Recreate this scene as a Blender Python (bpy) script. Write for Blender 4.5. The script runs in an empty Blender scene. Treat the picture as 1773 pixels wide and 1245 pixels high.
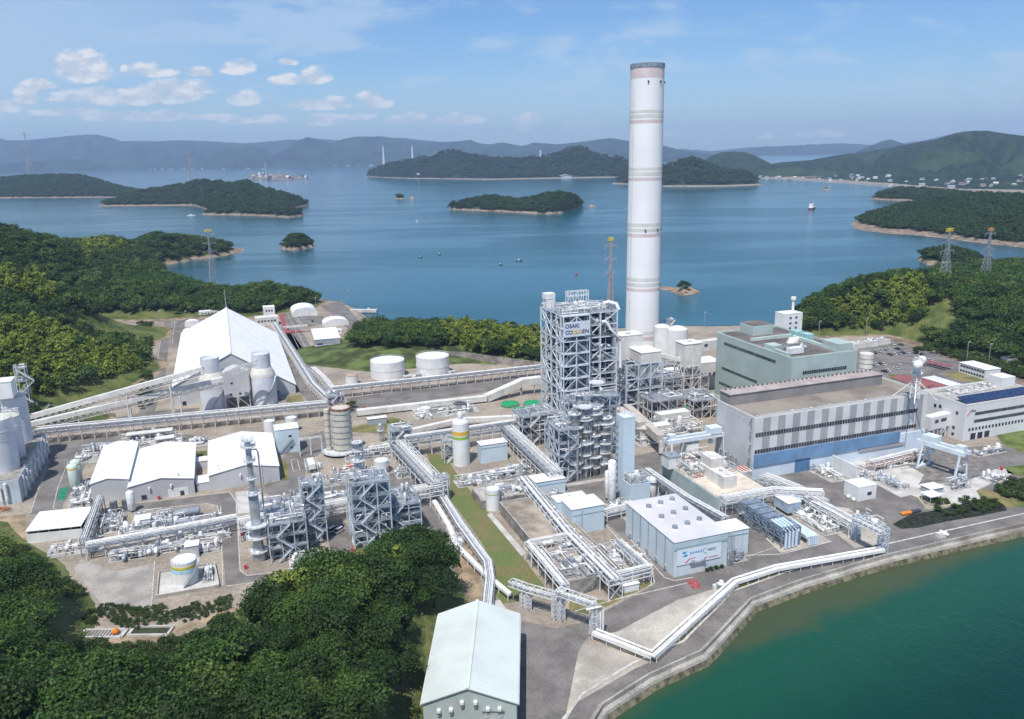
import bpy, math, random, numpy as np
from mathutils import Vector, Matrix, noise
random.seed(7)
scene = bpy.context.scene
COL = scene.collection
R = math.radians

# ------------------------------------------------------------------ camera
FPX, CX, CY, HZ, ROLL, CAMH = 1400.0, 886.5, 622.5, 264.0, 0.0200, 140.0
TH = math.atan((CY - HZ) * math.cos(ROLL) / FPX)
_f = Vector((0, math.cos(TH), -math.sin(TH))); _u = Vector((0, math.sin(TH), math.cos(TH))); _r = Vector((1, 0, 0))
CRT = _r * math.cos(ROLL) - _u * math.sin(ROLL)
CUP = _r * math.sin(ROLL) + _u * math.cos(ROLL)
cam = bpy.data.cameras.new('camera'); camo = bpy.data.objects.new('camera', cam); COL.objects.link(camo)
m = Matrix((CRT, CUP, -_f)).transposed().to_4x4(); m.translation = Vector((0, 0, CAMH))
camo.matrix_world = m
cam.sensor_width = 36; cam.lens = FPX / 1773 * 36; cam.clip_start = 1; cam.clip_end = 60000
scene.camera = camo
scene.render.resolution_x = 1024; scene.render.resolution_y = 719

# ------------------------------------------------------------------ exposure
scene.view_settings.view_transform = 'Standard'; scene.view_settings.look = 'None'
scene.view_settings.exposure = 0.15; scene.view_settings.gamma = 1

def ray(px, py):
    return CRT * (px - CX) - CUP * (py - CY) + _f * FPX
def P(px, py, z=0.0):            # where the sight line of a photo pixel meets the level z
    d = ray(px, py); t = (z - CAMH) / d.z
    return Vector((d.x * t, d.y * t, z))
def Q(px, py, D):                # the point of a sight line at distance D
    d = ray(px, py); t = D / d.y
    return Vector((d.x * t, D, CAMH + d.z * t))

# ------------------------------------------------------------------ sun
SUN_EL, SUN_AZ = R(62), R(198)
sl = bpy.data.lights.new('sun', 'SUN'); sl.energy = 4.4; sl.angle = R(0.53); sl.color = (1, .96, .9)
so = bpy.data.objects.new('sun', sl); COL.objects.link(so)
to_sun = Vector((math.sin(SUN_AZ) * math.cos(SUN_EL), math.cos(SUN_AZ) * math.cos(SUN_EL), math.sin(SUN_EL)))
so.rotation_euler = to_sun.to_track_quat('Z', 'Y').to_euler(); so.location = (0, 0, 400)

# ------------------------------------------------------------------ world: sky with clouds
W = bpy.data.worlds.new('World'); scene.world = W; W.use_nodes = True
nt = W.node_tree; nt.nodes.clear()
class G:                          # small node-graph helper
    def __init__(s, nt): s.t = nt
    def n(s, typ, **k):
        x = s.t.nodes.new(typ)
        for a, b in k.items(): setattr(x, a, b)
        return x
    def link(s, a, b): s.t.links.new(a, b)
    def m(s, op, a, b=None, c=None, clamp=False):
        x = s.n('ShaderNodeMath', operation=op, use_clamp=clamp)
        for i, v in enumerate((a, b, c)):
            if v is None: continue
            if isinstance(v, (int, float)): x.inputs[i].default_value = v
            else: s.link(v, x.inputs[i])
        return x.outputs[0]
    def mix(s, f, a, b):
        x = s.n('ShaderNodeMix', data_type='RGBA')
        for i, v in ((0, f), (6, a), (7, b)):
            if isinstance(v, (int, float)): x.inputs[i].default_value = v
            elif isinstance(v, tuple): x.inputs[i].default_value = v + (1,) if len(v) == 3 else v
            else: s.link(v, x.inputs[i])
        return x.outputs[2]
    def noise(s, vec, scale, detail=4, rough=.55, dist=0):
        x = s.n('ShaderNodeTexNoise'); x.inputs['Scale'].default_value = scale
        x.inputs['Detail'].default_value = detail; x.inputs['Roughness'].default_value = rough
        x.inputs['Distortion'].default_value = dist
        if vec is not None: s.link(vec, x.inputs['Vector'])
        return x.outputs['Fac']
    def ramp(s, f, lo, hi):
        x = s.n('ShaderNodeMapRange', clamp=True); x.inputs[1].default_value = lo; x.inputs[2].default_value = hi
        x.interpolation_type = 'SMOOTHSTEP'; s.link(f, x.inputs[0]); return x.outputs[0]
g = G(nt)
sky = g.n('ShaderNodeTexSky', sky_type='NISHITA', sun_disc=False, sun_elevation=SUN_EL, sun_rotation=SUN_AZ)
sky.altitude = 50; sky.air_density = 1.0; sky.dust_density = 0.6; sky.ozone_density = 2.2
tc = g.n('ShaderNodeTexCoord'); sx = g.n('ShaderNodeSeparateXYZ'); g.link(tc.outputs['Generated'], sx.inputs[0])
ysafe = g.m('MAXIMUM', sx.outputs[1], 0.02)
az = g.m('DIVIDE', sx.outputs[0], ysafe); el = g.m('DIVIDE', sx.outputs[2], ysafe)
cv = g.n('ShaderNodeCombineXYZ'); g.link(az, cv.inputs[0]); g.link(g.m('MULTIPLY', el, 2.1), cv.inputs[2])
cvs = g.n('ShaderNodeCombineXYZ'); g.link(az, cvs.inputs[0]); g.link(g.m('MULTIPLY', el, 4.0), cvs.inputs[2])
n1 = g.noise(cv.outputs[0], 26, 6, .58); n2 = g.noise(cv.outputs[0], 9, 3, .5)
up = g.n('ShaderNodeVectorMath', operation='ADD'); g.link(cv.outputs[0], up.inputs[0]); up.inputs[1].default_value = (-.004, 0, .016)
n1u = g.noise(up.outputs[0], 26, 6, .58)
def ell(px, py, rx, ry):          # a soft patch of sky in which cumulus may stand, flat-bottomed
    d = ray(px, py); a0, e0 = d.x / d.y, d.z / d.y
    dx = g.m('DIVIDE', g.m('SUBTRACT', az, a0), rx / FPX)
    dy = g.m('DIVIDE', g.m('SUBTRACT', el, e0), ry / FPX)
    lowd = g.m('MULTIPLY', g.m('MINIMUM', dy, 0), 2.6)
    dyy = g.m('ADD', g.m('MAXIMUM', dy, 0), lowd)
    r2 = g.m('ADD', g.m('MULTIPLY', dx, dx), g.m('MULTIPLY', dyy, dyy))
    return g.m('SUBTRACT', 1, r2, clamp=True)
cl = None
for e in [(142, 128, 60, 46), (118, 122, 45, 22), (150, 98, 25, 18), (216, 122, 10, 12), (265, 126, 60, 22), (345, 128, 35, 14), (405, 122, 44, 24),
          (548, 138, 32, 26), (492, 142, 34, 18), (498, 110, 24, 12), (245, 172, 130, 30), (310, 158, 80, 26), (160, 170, 100, 20), (45, 172, 30, 28),
          (424, 176, 34, 24), (560, 184, 70, 20), (645, 180, 40, 26), (560, 212, 44, 18), (690, 212, 26, 14), (722, 206, 24, 16), (800, 210, 44, 20), (915, 212, 38, 18),
          (1000, 222, 50, 14), (1170, 232, 24, 8), (1322, 238, 22, 9), (1430, 234, 70, 14), (0, 190, 50, 24), (900, 224, 30, 10), (260, 205, 150, 16), (440, 210, 70, 14), (110, 196, 70, 12), (350, 205, 60, 12), (620, 205, 40, 12), (760, 214, 20, 10), (70, 150, 40, 16), (1000, 214, 16, 8),
          (-120, 150, 90, 40), (1950, 180, 90, 40)]:
    v = ell(*e); cl = v if cl is None else g.m('MAXIMUM', cl, v)
dens = g.m('MULTIPLY', g.m('SUBTRACT', g.m('ADD', g.m('MULTIPLY', cl, 1.25), g.m('MULTIPLY', g.m('SUBTRACT', n1, .5), 3.6)), .36), 1.9, clamp=True)
dens = g.m('MULTIPLY', dens, g.ramp(cl, 0.0, .3))
dens = g.m('MULTIPLY', dens, g.m('ADD', g.m('MULTIPLY', g.ramp(el, .015, .11), .45), .58))
lit = g.ramp(g.m('ADD', g.m('SUBTRACT', n1, n1u), g.m('MULTIPLY', g.m('SUBTRACT', n2, .5), .25)), -.10, .12)
ccol = g.mix(lit, (5.9, 6.7, 7.8), (8.5, 8.75, 9.2))
# high thin veil and wisps
ci = g.noise(cvs.outputs[0], 2.6, 5, .6, .6); ci2 = g.noise(cvs.outputs[0], 7, 5, .62, .3)
veil = g.m('MULTIPLY', g.ramp(g.m('ADD', ci, g.m('MULTIPLY', g.m('SUBTRACT', ci2, .5), 1.1)), .44, .68), .60)
left = g.m('MULTIPLY', g.ramp(g.m('MULTIPLY', az, -1), .05, .6), g.m('MULTIPLY', g.ramp(ci, .25, .55), .62))
low = g.m('MULTIPLY', g.m('SUBTRACT', 1, g.ramp(el, .0, .13)), .48)
veil = g.m('MAXIMUM', g.m('MAXIMUM', veil, left), low)
skyc = g.n('ShaderNodeVectorMath', operation='MULTIPLY'); g.link(sky.outputs[0], skyc.inputs[0]); skyc.inputs[1].default_value = (.78, 1.03, 1.34)
c1 = g.mix(veil, skyc.outputs[0], (5.3, 6.9, 8.6))
c2 = g.mix(dens, c1, ccol)
bg = g.n('ShaderNodeBackground'); bg.inputs[1].default_value = 0.09; g.link(c2, bg.inputs[0])
wo = g.n('ShaderNodeOutputWorld'); g.link(bg.outputs[0], wo.inputs[0])

# ------------------------------------------------------------------ materials
MATS = {}
def mat(name, col, var=.12, scale=.3, rough=.65, metal=0.0, streak=0.0, col2=None, spec=.3, stain=0.0, objrand=0.0, bump=0.0, bscale=1.0, fine=0.0, seam=None):
    if name in MATS: return MATS[name]
    m = bpy.data.materials.new(name); m.use_nodes = True; t = m.node_tree; t.nodes.clear(); h = G(t)
    geo = h.n('ShaderNodeNewGeometry'); pos = geo.outputs['Position']
    nz = h.noise(pos, scale, 5, .6)
    c2 = col2 or tuple(max(0, c * (1 - 2 * var)) for c in col); c1 = tuple(min(1, c * (1 + var)) for c in col)
    out = h.mix(h.ramp(nz, .36, .64), c2, c1)
    if fine:
        fz = h.noise(pos, scale * 14, 4, .7)
        x = h.n('ShaderNodeMix', data_type='RGBA', blend_type='MULTIPLY'); x.inputs[0].default_value = fine
        h.link(out, x.inputs[6]); rr = h.mix(h.ramp(fz, .3, .7), (.45, .45, .45), (1.2, 1.2, 1.2)); h.link(rr, x.inputs[7]); out = x.outputs[2]
    if streak:
        mp = h.n('ShaderNodeMapping'); mp.inputs['Scale'].default_value = (1.2, 1.2, .06); h.link(pos, mp.inputs['Vector'])
        st = h.ramp(h.noise(mp.outputs[0], 1.0, 4, .6), .5, .75)
        out = h.mix(h.m('MULTIPLY', st, streak), out, tuple(c * .55 for c in col))
    if stain:
        st = h.ramp(h.noise(pos, scale * .35, 3, .6), .52, .66)
        out = h.mix(h.m('MULTIPLY', st, stain), out, (.16, .13, .10))
    if seam:                      # sheet joints every seam metres along the wall or slope
        mp = h.n('ShaderNodeMapping'); mp.inputs['Rotation'].default_value = (0, 0, R(-19.5)); h.link(pos, mp.inputs['Vector'])
        sp = h.n('ShaderNodeSeparateXYZ'); h.link(mp.outputs[0], sp.inputs[0])
        jn = None
        for q, s in ((0, seam), (1, seam)):
            fr = h.m('FRACT', h.m('DIVIDE', sp.outputs[q], s)); e = h.m('LESS_THAN', fr, .10)
            jn = e if jn is None else h.m('MAXIMUM', jn, e)
        out = h.mix(h.m('MULTIPLY', jn, .28), out, tuple(c * .6 for c in col))
    if objrand:
        oi = h.n('ShaderNodeObjectInfo')
        hs = h.n('ShaderNodeHueSaturation'); h.link(out, hs.inputs['Color'])
        h.link(h.m('ADD', h.m('MULTIPLY', oi.outputs['Random'], objrand), 1 - objrand * .5), hs.inputs['Value'])
        h.link(h.m('ADD', h.m('MULTIPLY', oi.outputs['Random'], objrand * .06), .5 - objrand * .03), hs.inputs['Hue'])
        out = hs.outputs[0]
    b = h.n('ShaderNodeBsdfPrincipled'); b.inputs['Roughness'].default_value = rough; b.inputs['Metallic'].default_value = metal
    b.inputs['Specular IOR Level'].default_value = spec; h.link(out, b.inputs['Base Color'])
    if bump:
        bn = h.n('ShaderNodeBump'); bn.inputs['Strength'].default_value = 1; bn.inputs['Distance'].default_value = bump
        h.link(h.noise(pos, bscale, 4, .65), bn.inputs['Height']); h.link(bn.outputs[0], b.inputs['Normal'])
    o = h.n('ShaderNodeOutputMaterial'); h.link(b.outputs[0], o.inputs[0])
    MATS[name] = m; return m

WHITE = mat('white_metal', (.74, .74, .73), .05, .15, .5, streak=.18)
ROOFW = mat('white_roof', (.78, .78, .78), .03, .1, .5)
CREAM = mat('cream_metal', (.66, .64, .60), .07, .2, .6, streak=.3)
PIPEW = mat('pipe_white', (.78, .77, .75), .10, .5, .45, streak=.1)
STEELW = mat('painted_steel', (.62, .63, .64), .08, .4, .55)
STEELP = mat('pinkish_steel', (.64, .59, .57), .10, .4, .6)
BSTEEL = mat('bluish_steel', (.50, .56, .63), .10, .4, .5)
DSTEEL = mat('grey_steel', (.30, .33, .37), .15, .5, .45, metal=.2)
GALV = mat('galvanised', (.42, .45, .48), .15, .6, .4, metal=.4)
SILVER = mat('silver_cladding', (.62, .64, .66), .1, .8, .32, metal=.7)
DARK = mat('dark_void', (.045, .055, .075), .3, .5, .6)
GLASS = mat('window_glass', (.045, .055, .07), .3, .4, .15, spec=.6)
CONC = mat('concrete', (.42, .40, .37), .12, .15, .85, streak=.3, fine=.25)
CONCL = mat('pale_concrete', (.52, .50, .47), .1, .12, .85, fine=.2)
CONCD = mat('stained_concrete', (.30, .27, .24), .2, .2, .9, streak=.6, stain=.4)
ASPH = mat('asphalt', (.195, .180, .168), .13, .10, .9, fine=.45, stain=.18)
RED = mat('red_paint', (.45, .06, .06), .1, 1)
ORANGE = mat('orange_paint', (.75, .22, .03), .1, 1)
GREENP = mat('green_paint', (.02, .30, .12), .1, .5)
RUST = mat('rust', (.26, .12, .08), .25, .6, .8)
YELLOW = mat('yellow_paint', (.70, .52, .06), .1, 1)

def setm(o, mt):
    for x in (mt if isinstance(mt, (list, tuple)) else [mt]): o.data.materials.append(x)

# ------------------------------------------------------------------ mesh builder
class MB:
    def __init__(s): s.v = []; s.f = []; s.mi = []; s.cur = 0; s.sm = []; s.smooth = False
    def add(s, vs, fs):
        b = len(s.v); s.v.extend([tuple(p) for p in vs])
        for f in fs: s.f.append([b + i for i in f]); s.mi.append(s.cur); s.sm.append(s.smooth)
        return s
    def box(s, c, sz, rz=0.0):    # centre, full size, turn about z
        ca, sa = math.cos(rz), math.sin(rz); x, y, z = sz[0] / 2, sz[1] / 2, sz[2] / 2; vs = []
        for k in (-z, z):
            for (i, j) in ((-x, -y), (x, -y), (x, y), (-x, y)): vs.append((c[0] + i * ca - j * sa, c[1] + i * sa + j * ca, c[2] + k))
        return s.add(vs, [(0, 3, 2, 1), (4, 5, 6, 7), (0, 1, 5, 4), (1, 2, 6, 5), (2, 3, 7, 6), (3, 0, 4, 7)])
    def prism(s, poly, z0, z1):
        n = len(poly)
        a = sum(poly[i][0] * poly[(i + 1) % n][1] - poly[(i + 1) % n][0] * poly[i][1] for i in range(n))
        if a < 0: poly = poly[::-1]
        vs = [(p[0], p[1], z0) for p in poly] + [(p[0], p[1], z1) for p in poly]
        return s.add(vs, [tuple(range(n))[::-1], tuple(range(n, 2 * n))] + [(i, (i + 1) % n, n + (i + 1) % n, n + i) for i in range(n)])
    def bar(s, a, b, w, h=None, n=4):
        a, b = Vector(a), Vector(b); d = b - a
        if d.length < 1e-5: return s
        d.normalize(); t = Vector((0, 0, 1)) if abs(d.z) < .95 else Vector((1, 0, 0))
        x = d.cross(t).normalized(); y = x.cross(d).normalized(); h = h or w
        vs = [];
        for p in (a, b):
            for i, j in ((-1, -1), (1, -1), (1, 1), (-1, 1)): vs.append(p + x * i * w / 2 + y * j * h / 2)
        return s.add(vs, [(0, 3, 2, 1), (4, 5, 6, 7), (0, 1, 5, 4), (1, 2, 6, 5), (2, 3, 7, 6), (3, 0, 4, 7)])
    def tube(s, pts, r, n=8, caps=True):
        pts = [Vector(p) for p in pts]; k = len(pts); vs = []; fs = []; o = s.smooth
        for i, p in enumerate(pts):
            d = (pts[min(i + 1, k - 1)] - pts[max(i - 1, 0)]).normalized()
            t = Vector((0, 0, 1)) if abs(d.z) < .9 else Vector((0, 1, 0))
            x = d.cross(t).normalized(); y = x.cross(d).normalized()
            rr = r
            if 0 < i < k - 1:
                c = (pts[i] - pts[i - 1]).normalized().dot((pts[i + 1] - pts[i]).normalized()); rr = r
            for j in range(n):
                a = 2 * math.pi * j / n; vs.append(p + x * math.cos(a) * rr + y * math.sin(a) * rr)
        for i in range(k - 1):
            for j in range(n):
                fs.append((i * n + j, i * n + (j + 1) % n, (i + 1) * n + (j + 1) % n, (i + 1) * n + j))
        s.smooth = True; s.add(vs, fs); s.smooth = o
        if caps: s.add([vs[j] for j in range(n)], [tuple(range(n))[::-1]]); s.add([vs[(k - 1) * n + j] for j in range(n)], [tuple(range(n))])
        return s
    def lathe(s, c, prof, n=24):  # prof: (r, z) from the bottom up
        vs = []; fs = []; o = s.smooth
        for (r, z) in prof:
            for j in range(n):
                a = 2 * math.pi * j / n; vs.append((c[0] + r * math.cos(a), c[1] + r * math.sin(a), c[2] + z))
        for i in range(len(prof) - 1):
            for j in range(n): fs.append((i * n + j, i * n + (j + 1) % n, (i + 1) * n + (j + 1) % n, (i + 1) * n + j))
        s.smooth = True; s.add(vs, fs); s.smooth = o
        k = (len(prof) - 1) * n
        if prof[-1][0] > .05: s.add(vs[k:k + n], [tuple(range(n))])
        return s
    def quad(s, a, b, c, d): return s.add([a, b, c, d], [(0, 1, 2, 3)])
    def build(s, name, mt, parent=None, loc=None):
        me = bpy.data.meshes.new(name)
        me.from_pydata(s.v, [], s.f); me.polygons.foreach_set('material_index', s.mi); me.polygons.foreach_set('use_smooth', s.sm); me.update()
        o = bpy.data.objects.new(name, me); COL.objects.link(o); setm(o, mt)
        if any(s.sm):
            try: me.set_sharp_from_angle(angle=R(40))
            except Exception: pass
        if loc is not None: o.location = loc
        if parent is not None: o.parent = parent
        return o

def tag(o, label=None, cat=None, group=None, kind=None):
    if label: o['label'] = label
    if cat: o['category'] = cat
    if group: o['group'] = group
    if kind: o['kind'] = kind
    return o
def empty(name, label, cat, loc=(0, 0, 0), rz=0.0, group=None):
    o = bpy.data.objects.new(name, None); COL.objects.link(o); o.location = loc; o.rotation_euler = (0, 0, rz); o.empty_display_size = 1
    return tag(o, label, cat, group)
def copy_tree(o, parent=None):
    c = o.copy(); COL.objects.link(c); c.parent = parent
    for ch in list(KIDS(o)): copy_tree(ch, c)
    return c
def KIDS(o): return [x for x in COL.objects if x.parent == o]
def struct(o): o['kind'] = 'structure'; return o

# ------------------------------------------------------------------ plant frame: U runs right and away, V runs away and left
UA = R(19.5); UD = Vector((math.cos(UA), math.sin(UA), 0)); VD = Vector((-math.sin(UA), math.cos(UA), 0)); UP = Vector((0, 0, 1))
def uv(p): return (p.dot(UD), p.dot(VD))
def at(px, py, du=0, dv=0, z=0.0): p = P(px, py, z); return p + UD * du + VD * dv
# ================================================================== sea, land, hills
def sea_mat():
    m = bpy.data.materials.new('sea_water'); m.use_nodes = True; t = m.node_tree; t.nodes.clear(); h = G(t)
    geo = h.n('ShaderNodeNewGeometry'); pos = geo.outputs['Position']
    sp = h.n('ShaderNodeSeparateXYZ'); h.link(pos, sp.inputs[0])
    # bed depth: a pale strip of shallow bed follows the quay, the bay is deep green; the open strait's blue puts sky reflection into the colour
    a, b = P(1230, 1139, -3), P(1773, 929, -3); d = (b - a).normalized(); nx, ny = d.y, -d.x
    dist = h.m('ADD', h.m('MULTIPLY', sp.outputs[0], nx), h.m('MULTIPLY', sp.outputs[1], ny)); dist = h.m('SUBTRACT', dist, a.x * nx + a.y * ny)
    a2, b2 = P(1049, 1245, -3), P(1230, 1139, -3); d2 = (b2 - a2).normalized(); mx, my = d2.y, -d2.x
    dist2 = h.m('SUBTRACT', h.m('ADD', h.m('MULTIPLY', sp.outputs[0], mx), h.m('MULTIPLY', sp.outputs[1], my)), a2.x * mx + a2.y * my)
    sh = h.m('MINIMUM', dist, dist2)
    nz = h.m('SUBTRACT', h.noise(pos, .06, 4, .6), .5)
    shn = h.m('ADD', sh, h.m('MULTIPLY', nz, 12))
    near = h.mix(h.ramp(shn, -3, 7), (.050, .070, .030), (.007, .066, .036))
    near = h.mix(h.ramp(shn, 8, 55), near, (.0008, .030, .021))
    far = h.mix(h.ramp(h.noise(pos, .0016, 3, .5), .35, .65), (.004, .075, .108), (.005, .088, .124))
    base = h.mix(h.ramp(sp.outputs[1], 380, 560), near, far)
    b = h.n('ShaderNodeBsdfPrincipled'); h.link(base, b.inputs['Base Color']); b.inputs['IOR'].default_value = 1.33
    b.inputs['Roughness'].default_value = .12; b.inputs['Specular IOR Level'].default_value = .5
    mp = h.n('ShaderNodeMapping'); mp.inputs['Scale'].default_value = (.25, 1, 1); h.link(pos, mp.inputs['Vector'])
    # wind lanes: smoother and rougher stretches of water
    lane = h.ramp(h.noise(mp.outputs[0], .006, 4, .6, .8), .42, .62)
    wv = h.m('ADD', h.noise(pos, .55, 3, .6), h.m('MULTIPLY', h.noise(pos, .12, 3, .6), 1.2))
    bp = h.n('ShaderNodeBump'); h.link(wv, bp.inputs['Height']); h.link(h.m('ADD', h.m('MULTIPLY', lane, .5), .22), bp.inputs['Strength']); bp.inputs['Distance'].default_value = .55
    h.link(bp.outputs[0], b.inputs['Normal'])
    o = h.n('ShaderNodeOutputMaterial'); h.link(b.outputs[0], o.inputs[0]); return m
mb = MB(); mb.quad((-13000, -300, -3), (13000, -300, -3), (13000, 18000, -3), (-13000, 18000, -3))
struct(mb.build('sea', sea_mat()))

def forest_mat(name, c1, c2, sc, rockz=None, rock=(.34, .22, .15), patch=None):
    m = bpy.data.materials.new(name); m.use_nodes = True; t = m.node_tree; t.nodes.clear(); h = G(t)
    geo = h.n('ShaderNodeNewGeometry'); pos = geo.outputs['Position']
    out = h.mix(h.ramp(h.noise(pos, sc, 5, .65), .38, .62), c1, c2)
    if patch: out = h.mix(h.m('MULTIPLY', h.ramp(h.noise(pos, sc * .12, 3, .5), .55, .66), .8), out, patch)
    if rockz is not None:
        sp = h.n('ShaderNodeSeparateXYZ'); h.link(pos, sp.inputs[0])
        zz = h.m('ADD', sp.outputs[2], h.m('MULTIPLY', h.m('SUBTRACT', h.noise(pos, .03, 4, .6), .5), rockz * 2.2))
        rk = h.m('SUBTRACT', 1, h.ramp(zz, rockz * .7, rockz))
        rc = h.mix(h.ramp(h.noise(pos, .12, 4, .6), .35, .65), tuple(c * .45 for c in rock), rock)
        out = h.mix(rk, out, rc)
    b = h.n('ShaderNodeBsdfPrincipled'); b.inputs['Roughness'].default_value = .85; b.inputs['Specular IOR Level'].default_value = .15
    h.link(out, b.inputs['Base Color'])
    bn = h.n('ShaderNodeBump'); bn.inputs['Distance'].default_value = 1.2 / sc * .12; h.link(h.noise(pos, sc * 1.5, 4, .65), bn.inputs['Height']); h.link(bn.outputs[0], b.inputs['Normal'])
    o = h.n('ShaderNodeOutputMaterial'); h.link(b.outputs[0], o.inputs[0]); return m
FMFAR = forest_mat('far_forest', (.006, .016, .013), (.028, .052, .032), .004)
FMMID = forest_mat('mid_forest', (.007, .020, .013), (.026, .050, .024), .03, 1.6, (.36, .31, .26), (.04, .066, .03))
FMISL = forest_mat('island_ground', (.02, .04, .018), (.04, .07, .025), .06, 1.1, (.32, .25, .19))
FMSAND = forest_mat('sandbar', (.36, .28, .19), (.44, .34, .23), .1, 4, (.36, .27, .19))
UNDER = forest_mat('undergrowth', (.06, .085, .022), (.14, .15, .05), .06, .8, (.34, .26, .18))
UNDERF = forest_mat('undergrowth_dry', (.07, .095, .028), (.15, .16, .06), .12)

def interp(pts, x):
    if x <= pts[0][0]: return pts[0][1]
    for (a, b), (c, d) in zip(pts, pts[1:]):
        if x <= c: return b + (d - b) * (x - a) / (c - a)
    return pts[-1][1]
def ridge(name, top, shore, depth, mt, step=4, rows=10, rough=.35, D=None, nsc=None, off=0.0, steep=1.0, back=1.3):
    """A body of hills with real depth: shore line in front, crest, and a slope down behind it."""
    x0, x1 = top[0][0], top[-1][0]; n = max(6, int((x1 - x0) / step)); V = []; F = []
    nb = rows // 2; info = []
    for i in range(n + 1):
        px = x0 + (x1 - x0) * i / n; pt = interp(top, px) + (noise.fractal(Vector((px * .11, x0 * .3, off)), .8, 2.1, 4) * (1.1 if name == 'mountains' else .55) - .1 if x1 - x0 > 120 else 0)
        if D: f = Q(px, 300, D); f.z = -3
        else: f = P(px, interp(shore, px), -3)
        edge = min(1, 3.5 * min(i, n - i) / n + .05)
        dr = depth * edge; ft = Q(px, pt, f.y + dr); hgt = max(1.0, ft.z - off + 3)
        dirx = ray(px, pt); k = dirx.x / dirx.y
        for j in range(rows + nb + 1):
            t = j / rows
            y = f.y + dr * t
            x = f.x + k * dr * t
            if t <= 1: h = math.sin(t * math.pi / 2) ** steep
            else: h = math.cos(min(1, (t - 1) / (nb / rows)) * math.pi / 2)
            s = nsc or (3.0 / max(depth, 40))
            nn = noise.fractal(Vector((x * s, y * s, off)), .9, 2.0, 5) if True else 0
            mid = math.sin(min(t, 1) * math.pi) if t <= 1 else .6
            z = -4 + hgt * h * min(1 if t <= 1 else .9, 1 - rough * mid * (.5 - nn * .9)) + (0 if 0 < i < n else -1)
            V.append((x, y, z))
    w = rows + nb + 1
    for i in range(n):
        for j in range(w - 1): F.append((i * w + j, (i + 1) * w + j, (i + 1) * w + j + 1, i * w + j + 1))
    me = bpy.data.meshes.new(name); me.from_pydata(V, [], F); me.update(); me.polygons.foreach_set('use_smooth', [True] * len(F))
    o = bpy.data.objects.new(name, me); COL.objects.link(o); setm(o, mt); struct(o)
    return o, V, F
FM = FMFAR
ridge('mountains', [(-120, 235), (60, 246), (200, 250), (300, 243), (340, 243), (430, 248), (500, 242), (560, 241), (600, 243), (690, 238), (760, 245), (850, 250), (1150, 262), (1180, 258), (1230, 262), (1300, 255), (1370, 252), (1450, 248), (1530, 252), (1600, 242), (1640, 232), (1665, 227), (1700, 232), (1773, 240), (1900, 240)], None, 1500, FM, 6, D=15500, nsc=.0012, rough=.3)
ridge('mountains', [(-140, 225), (-60, 232), (0, 237), (20, 243), (50, 243), (80, 240), (120, 236), (150, 233), (175, 233), (200, 239), (215, 244), (260, 244), (290, 246), (315, 250), (335, 248), (355, 258), (380, 253), (400, 252), (420, 255), (440, 252), (460, 258), (478, 270), (500, 282)], [(-140, 299), (0, 297), (500, 289)], 2600, FM, 5, nsc=.0016, rough=.8)
ridge('mountains', [(455, 282), (480, 268), (500, 256), (520, 243), (535, 237), (550, 240), (575, 247), (600, 240), (625, 236), (665, 236), (690, 241), (740, 247), (765, 246), (790, 245), (815, 243), (840, 250), (855, 249), (870, 246), (890, 250), (905, 253), (925, 247), (960, 250), (1000, 246), (1040, 241), (1060, 239), (1080, 243), (1110, 250), (1150, 253), (1190, 262), (1260, 271)], [(440, 290), (600, 286.5), (900, 283), (1260, 277)], 2200, FM, 4, nsc=.0022, rough=.8)
ridge('mountains', [(1480, 262), (1500, 254), (1520, 245), (1537, 241), (1552, 246), (1565, 252), (1600, 262)], None, 900, FM, 4, D=9000, nsc=.002)
ridge('hills', [(-60, 284), (0, 286), (60, 279), (110, 276), (150, 277), (185, 287), (196, 295)], [(-60, 302), (0, 301), (100, 298), (196, 296)], 700, FM, 4, nsc=.003)
ridge('hills', [(340, 290), (365, 276), (385, 262), (395, 259), (420, 264), (445, 274), (470, 286)], [(340, 293), (470, 290.5)], 900, FM, 4, nsc=.003)
ridge('hills', [(1205, 292), (1218, 280), (1230, 270), (1250, 263), (1270, 262), (1288, 263), (1305, 269), (1330, 281), (1350, 296)], [(1205, 304), (1350, 302)], 450, FMMID, 4, nsc=.005)
TOWNHILL = ridge('hills', [(1290, 302), (1320, 286), (1350, 281), (1400, 277), (1450, 268), (1500, 262), (1540, 255), (1580, 247), (1620, 240), (1645, 231), (1665, 227), (1700, 226), (1740, 232), (1773, 236), (1860, 226), (1950, 230)], [(1290, 309), (1370, 311), (1450, 316), (1500, 319), (1600, 327), (1650, 331), (1773, 334), (1950, 338)], 1700, FMMID, 4, rows=14, nsc=.0035, rough=1.15, steep=1.4)
MIDISL = ridge('island', [(630, 309), (636, 300), (650, 292), (680, 283), (700, 280), (730, 274), (745, 275), (765, 265), (790, 263), (800, 265), (815, 271), (830, 270), (860, 276), (900, 276), (940, 272), (975, 265), (990, 257), (1005, 256), (1020, 262), (1040, 271), (1060, 272), (1090, 280), (1115, 292), (1130, 306)], [(630, 306), (700, 309), (850, 311), (1000, 308), (1130, 306)], 420, FMMID, 3, nsc=.006, rough=.7)
ISL2 = ridge('island', [(1060, 317), (1075, 308), (1100, 300), (1150, 290), (1180, 279), (1196, 275), (1210, 277), (1230, 286), (1255, 297), (1290, 300), (1308, 310), (1320, 320)], [(1060, 318), (1150, 323), (1250, 323), (1320, 320)], 260, FMMID, 3, nsc=.008)
HN = 9.0
LEFTA = ridge('island', [(-90, 312), (-40, 310), (0, 307), (50, 302), (110, 300), (150, 302), (190, 315), (215, 322), (262, 330), (290, 342)], [(-90, 344), (0, 343), (170, 342), (290, 343)], 420, FMISL, 5, off=HN, nsc=.008)
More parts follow.
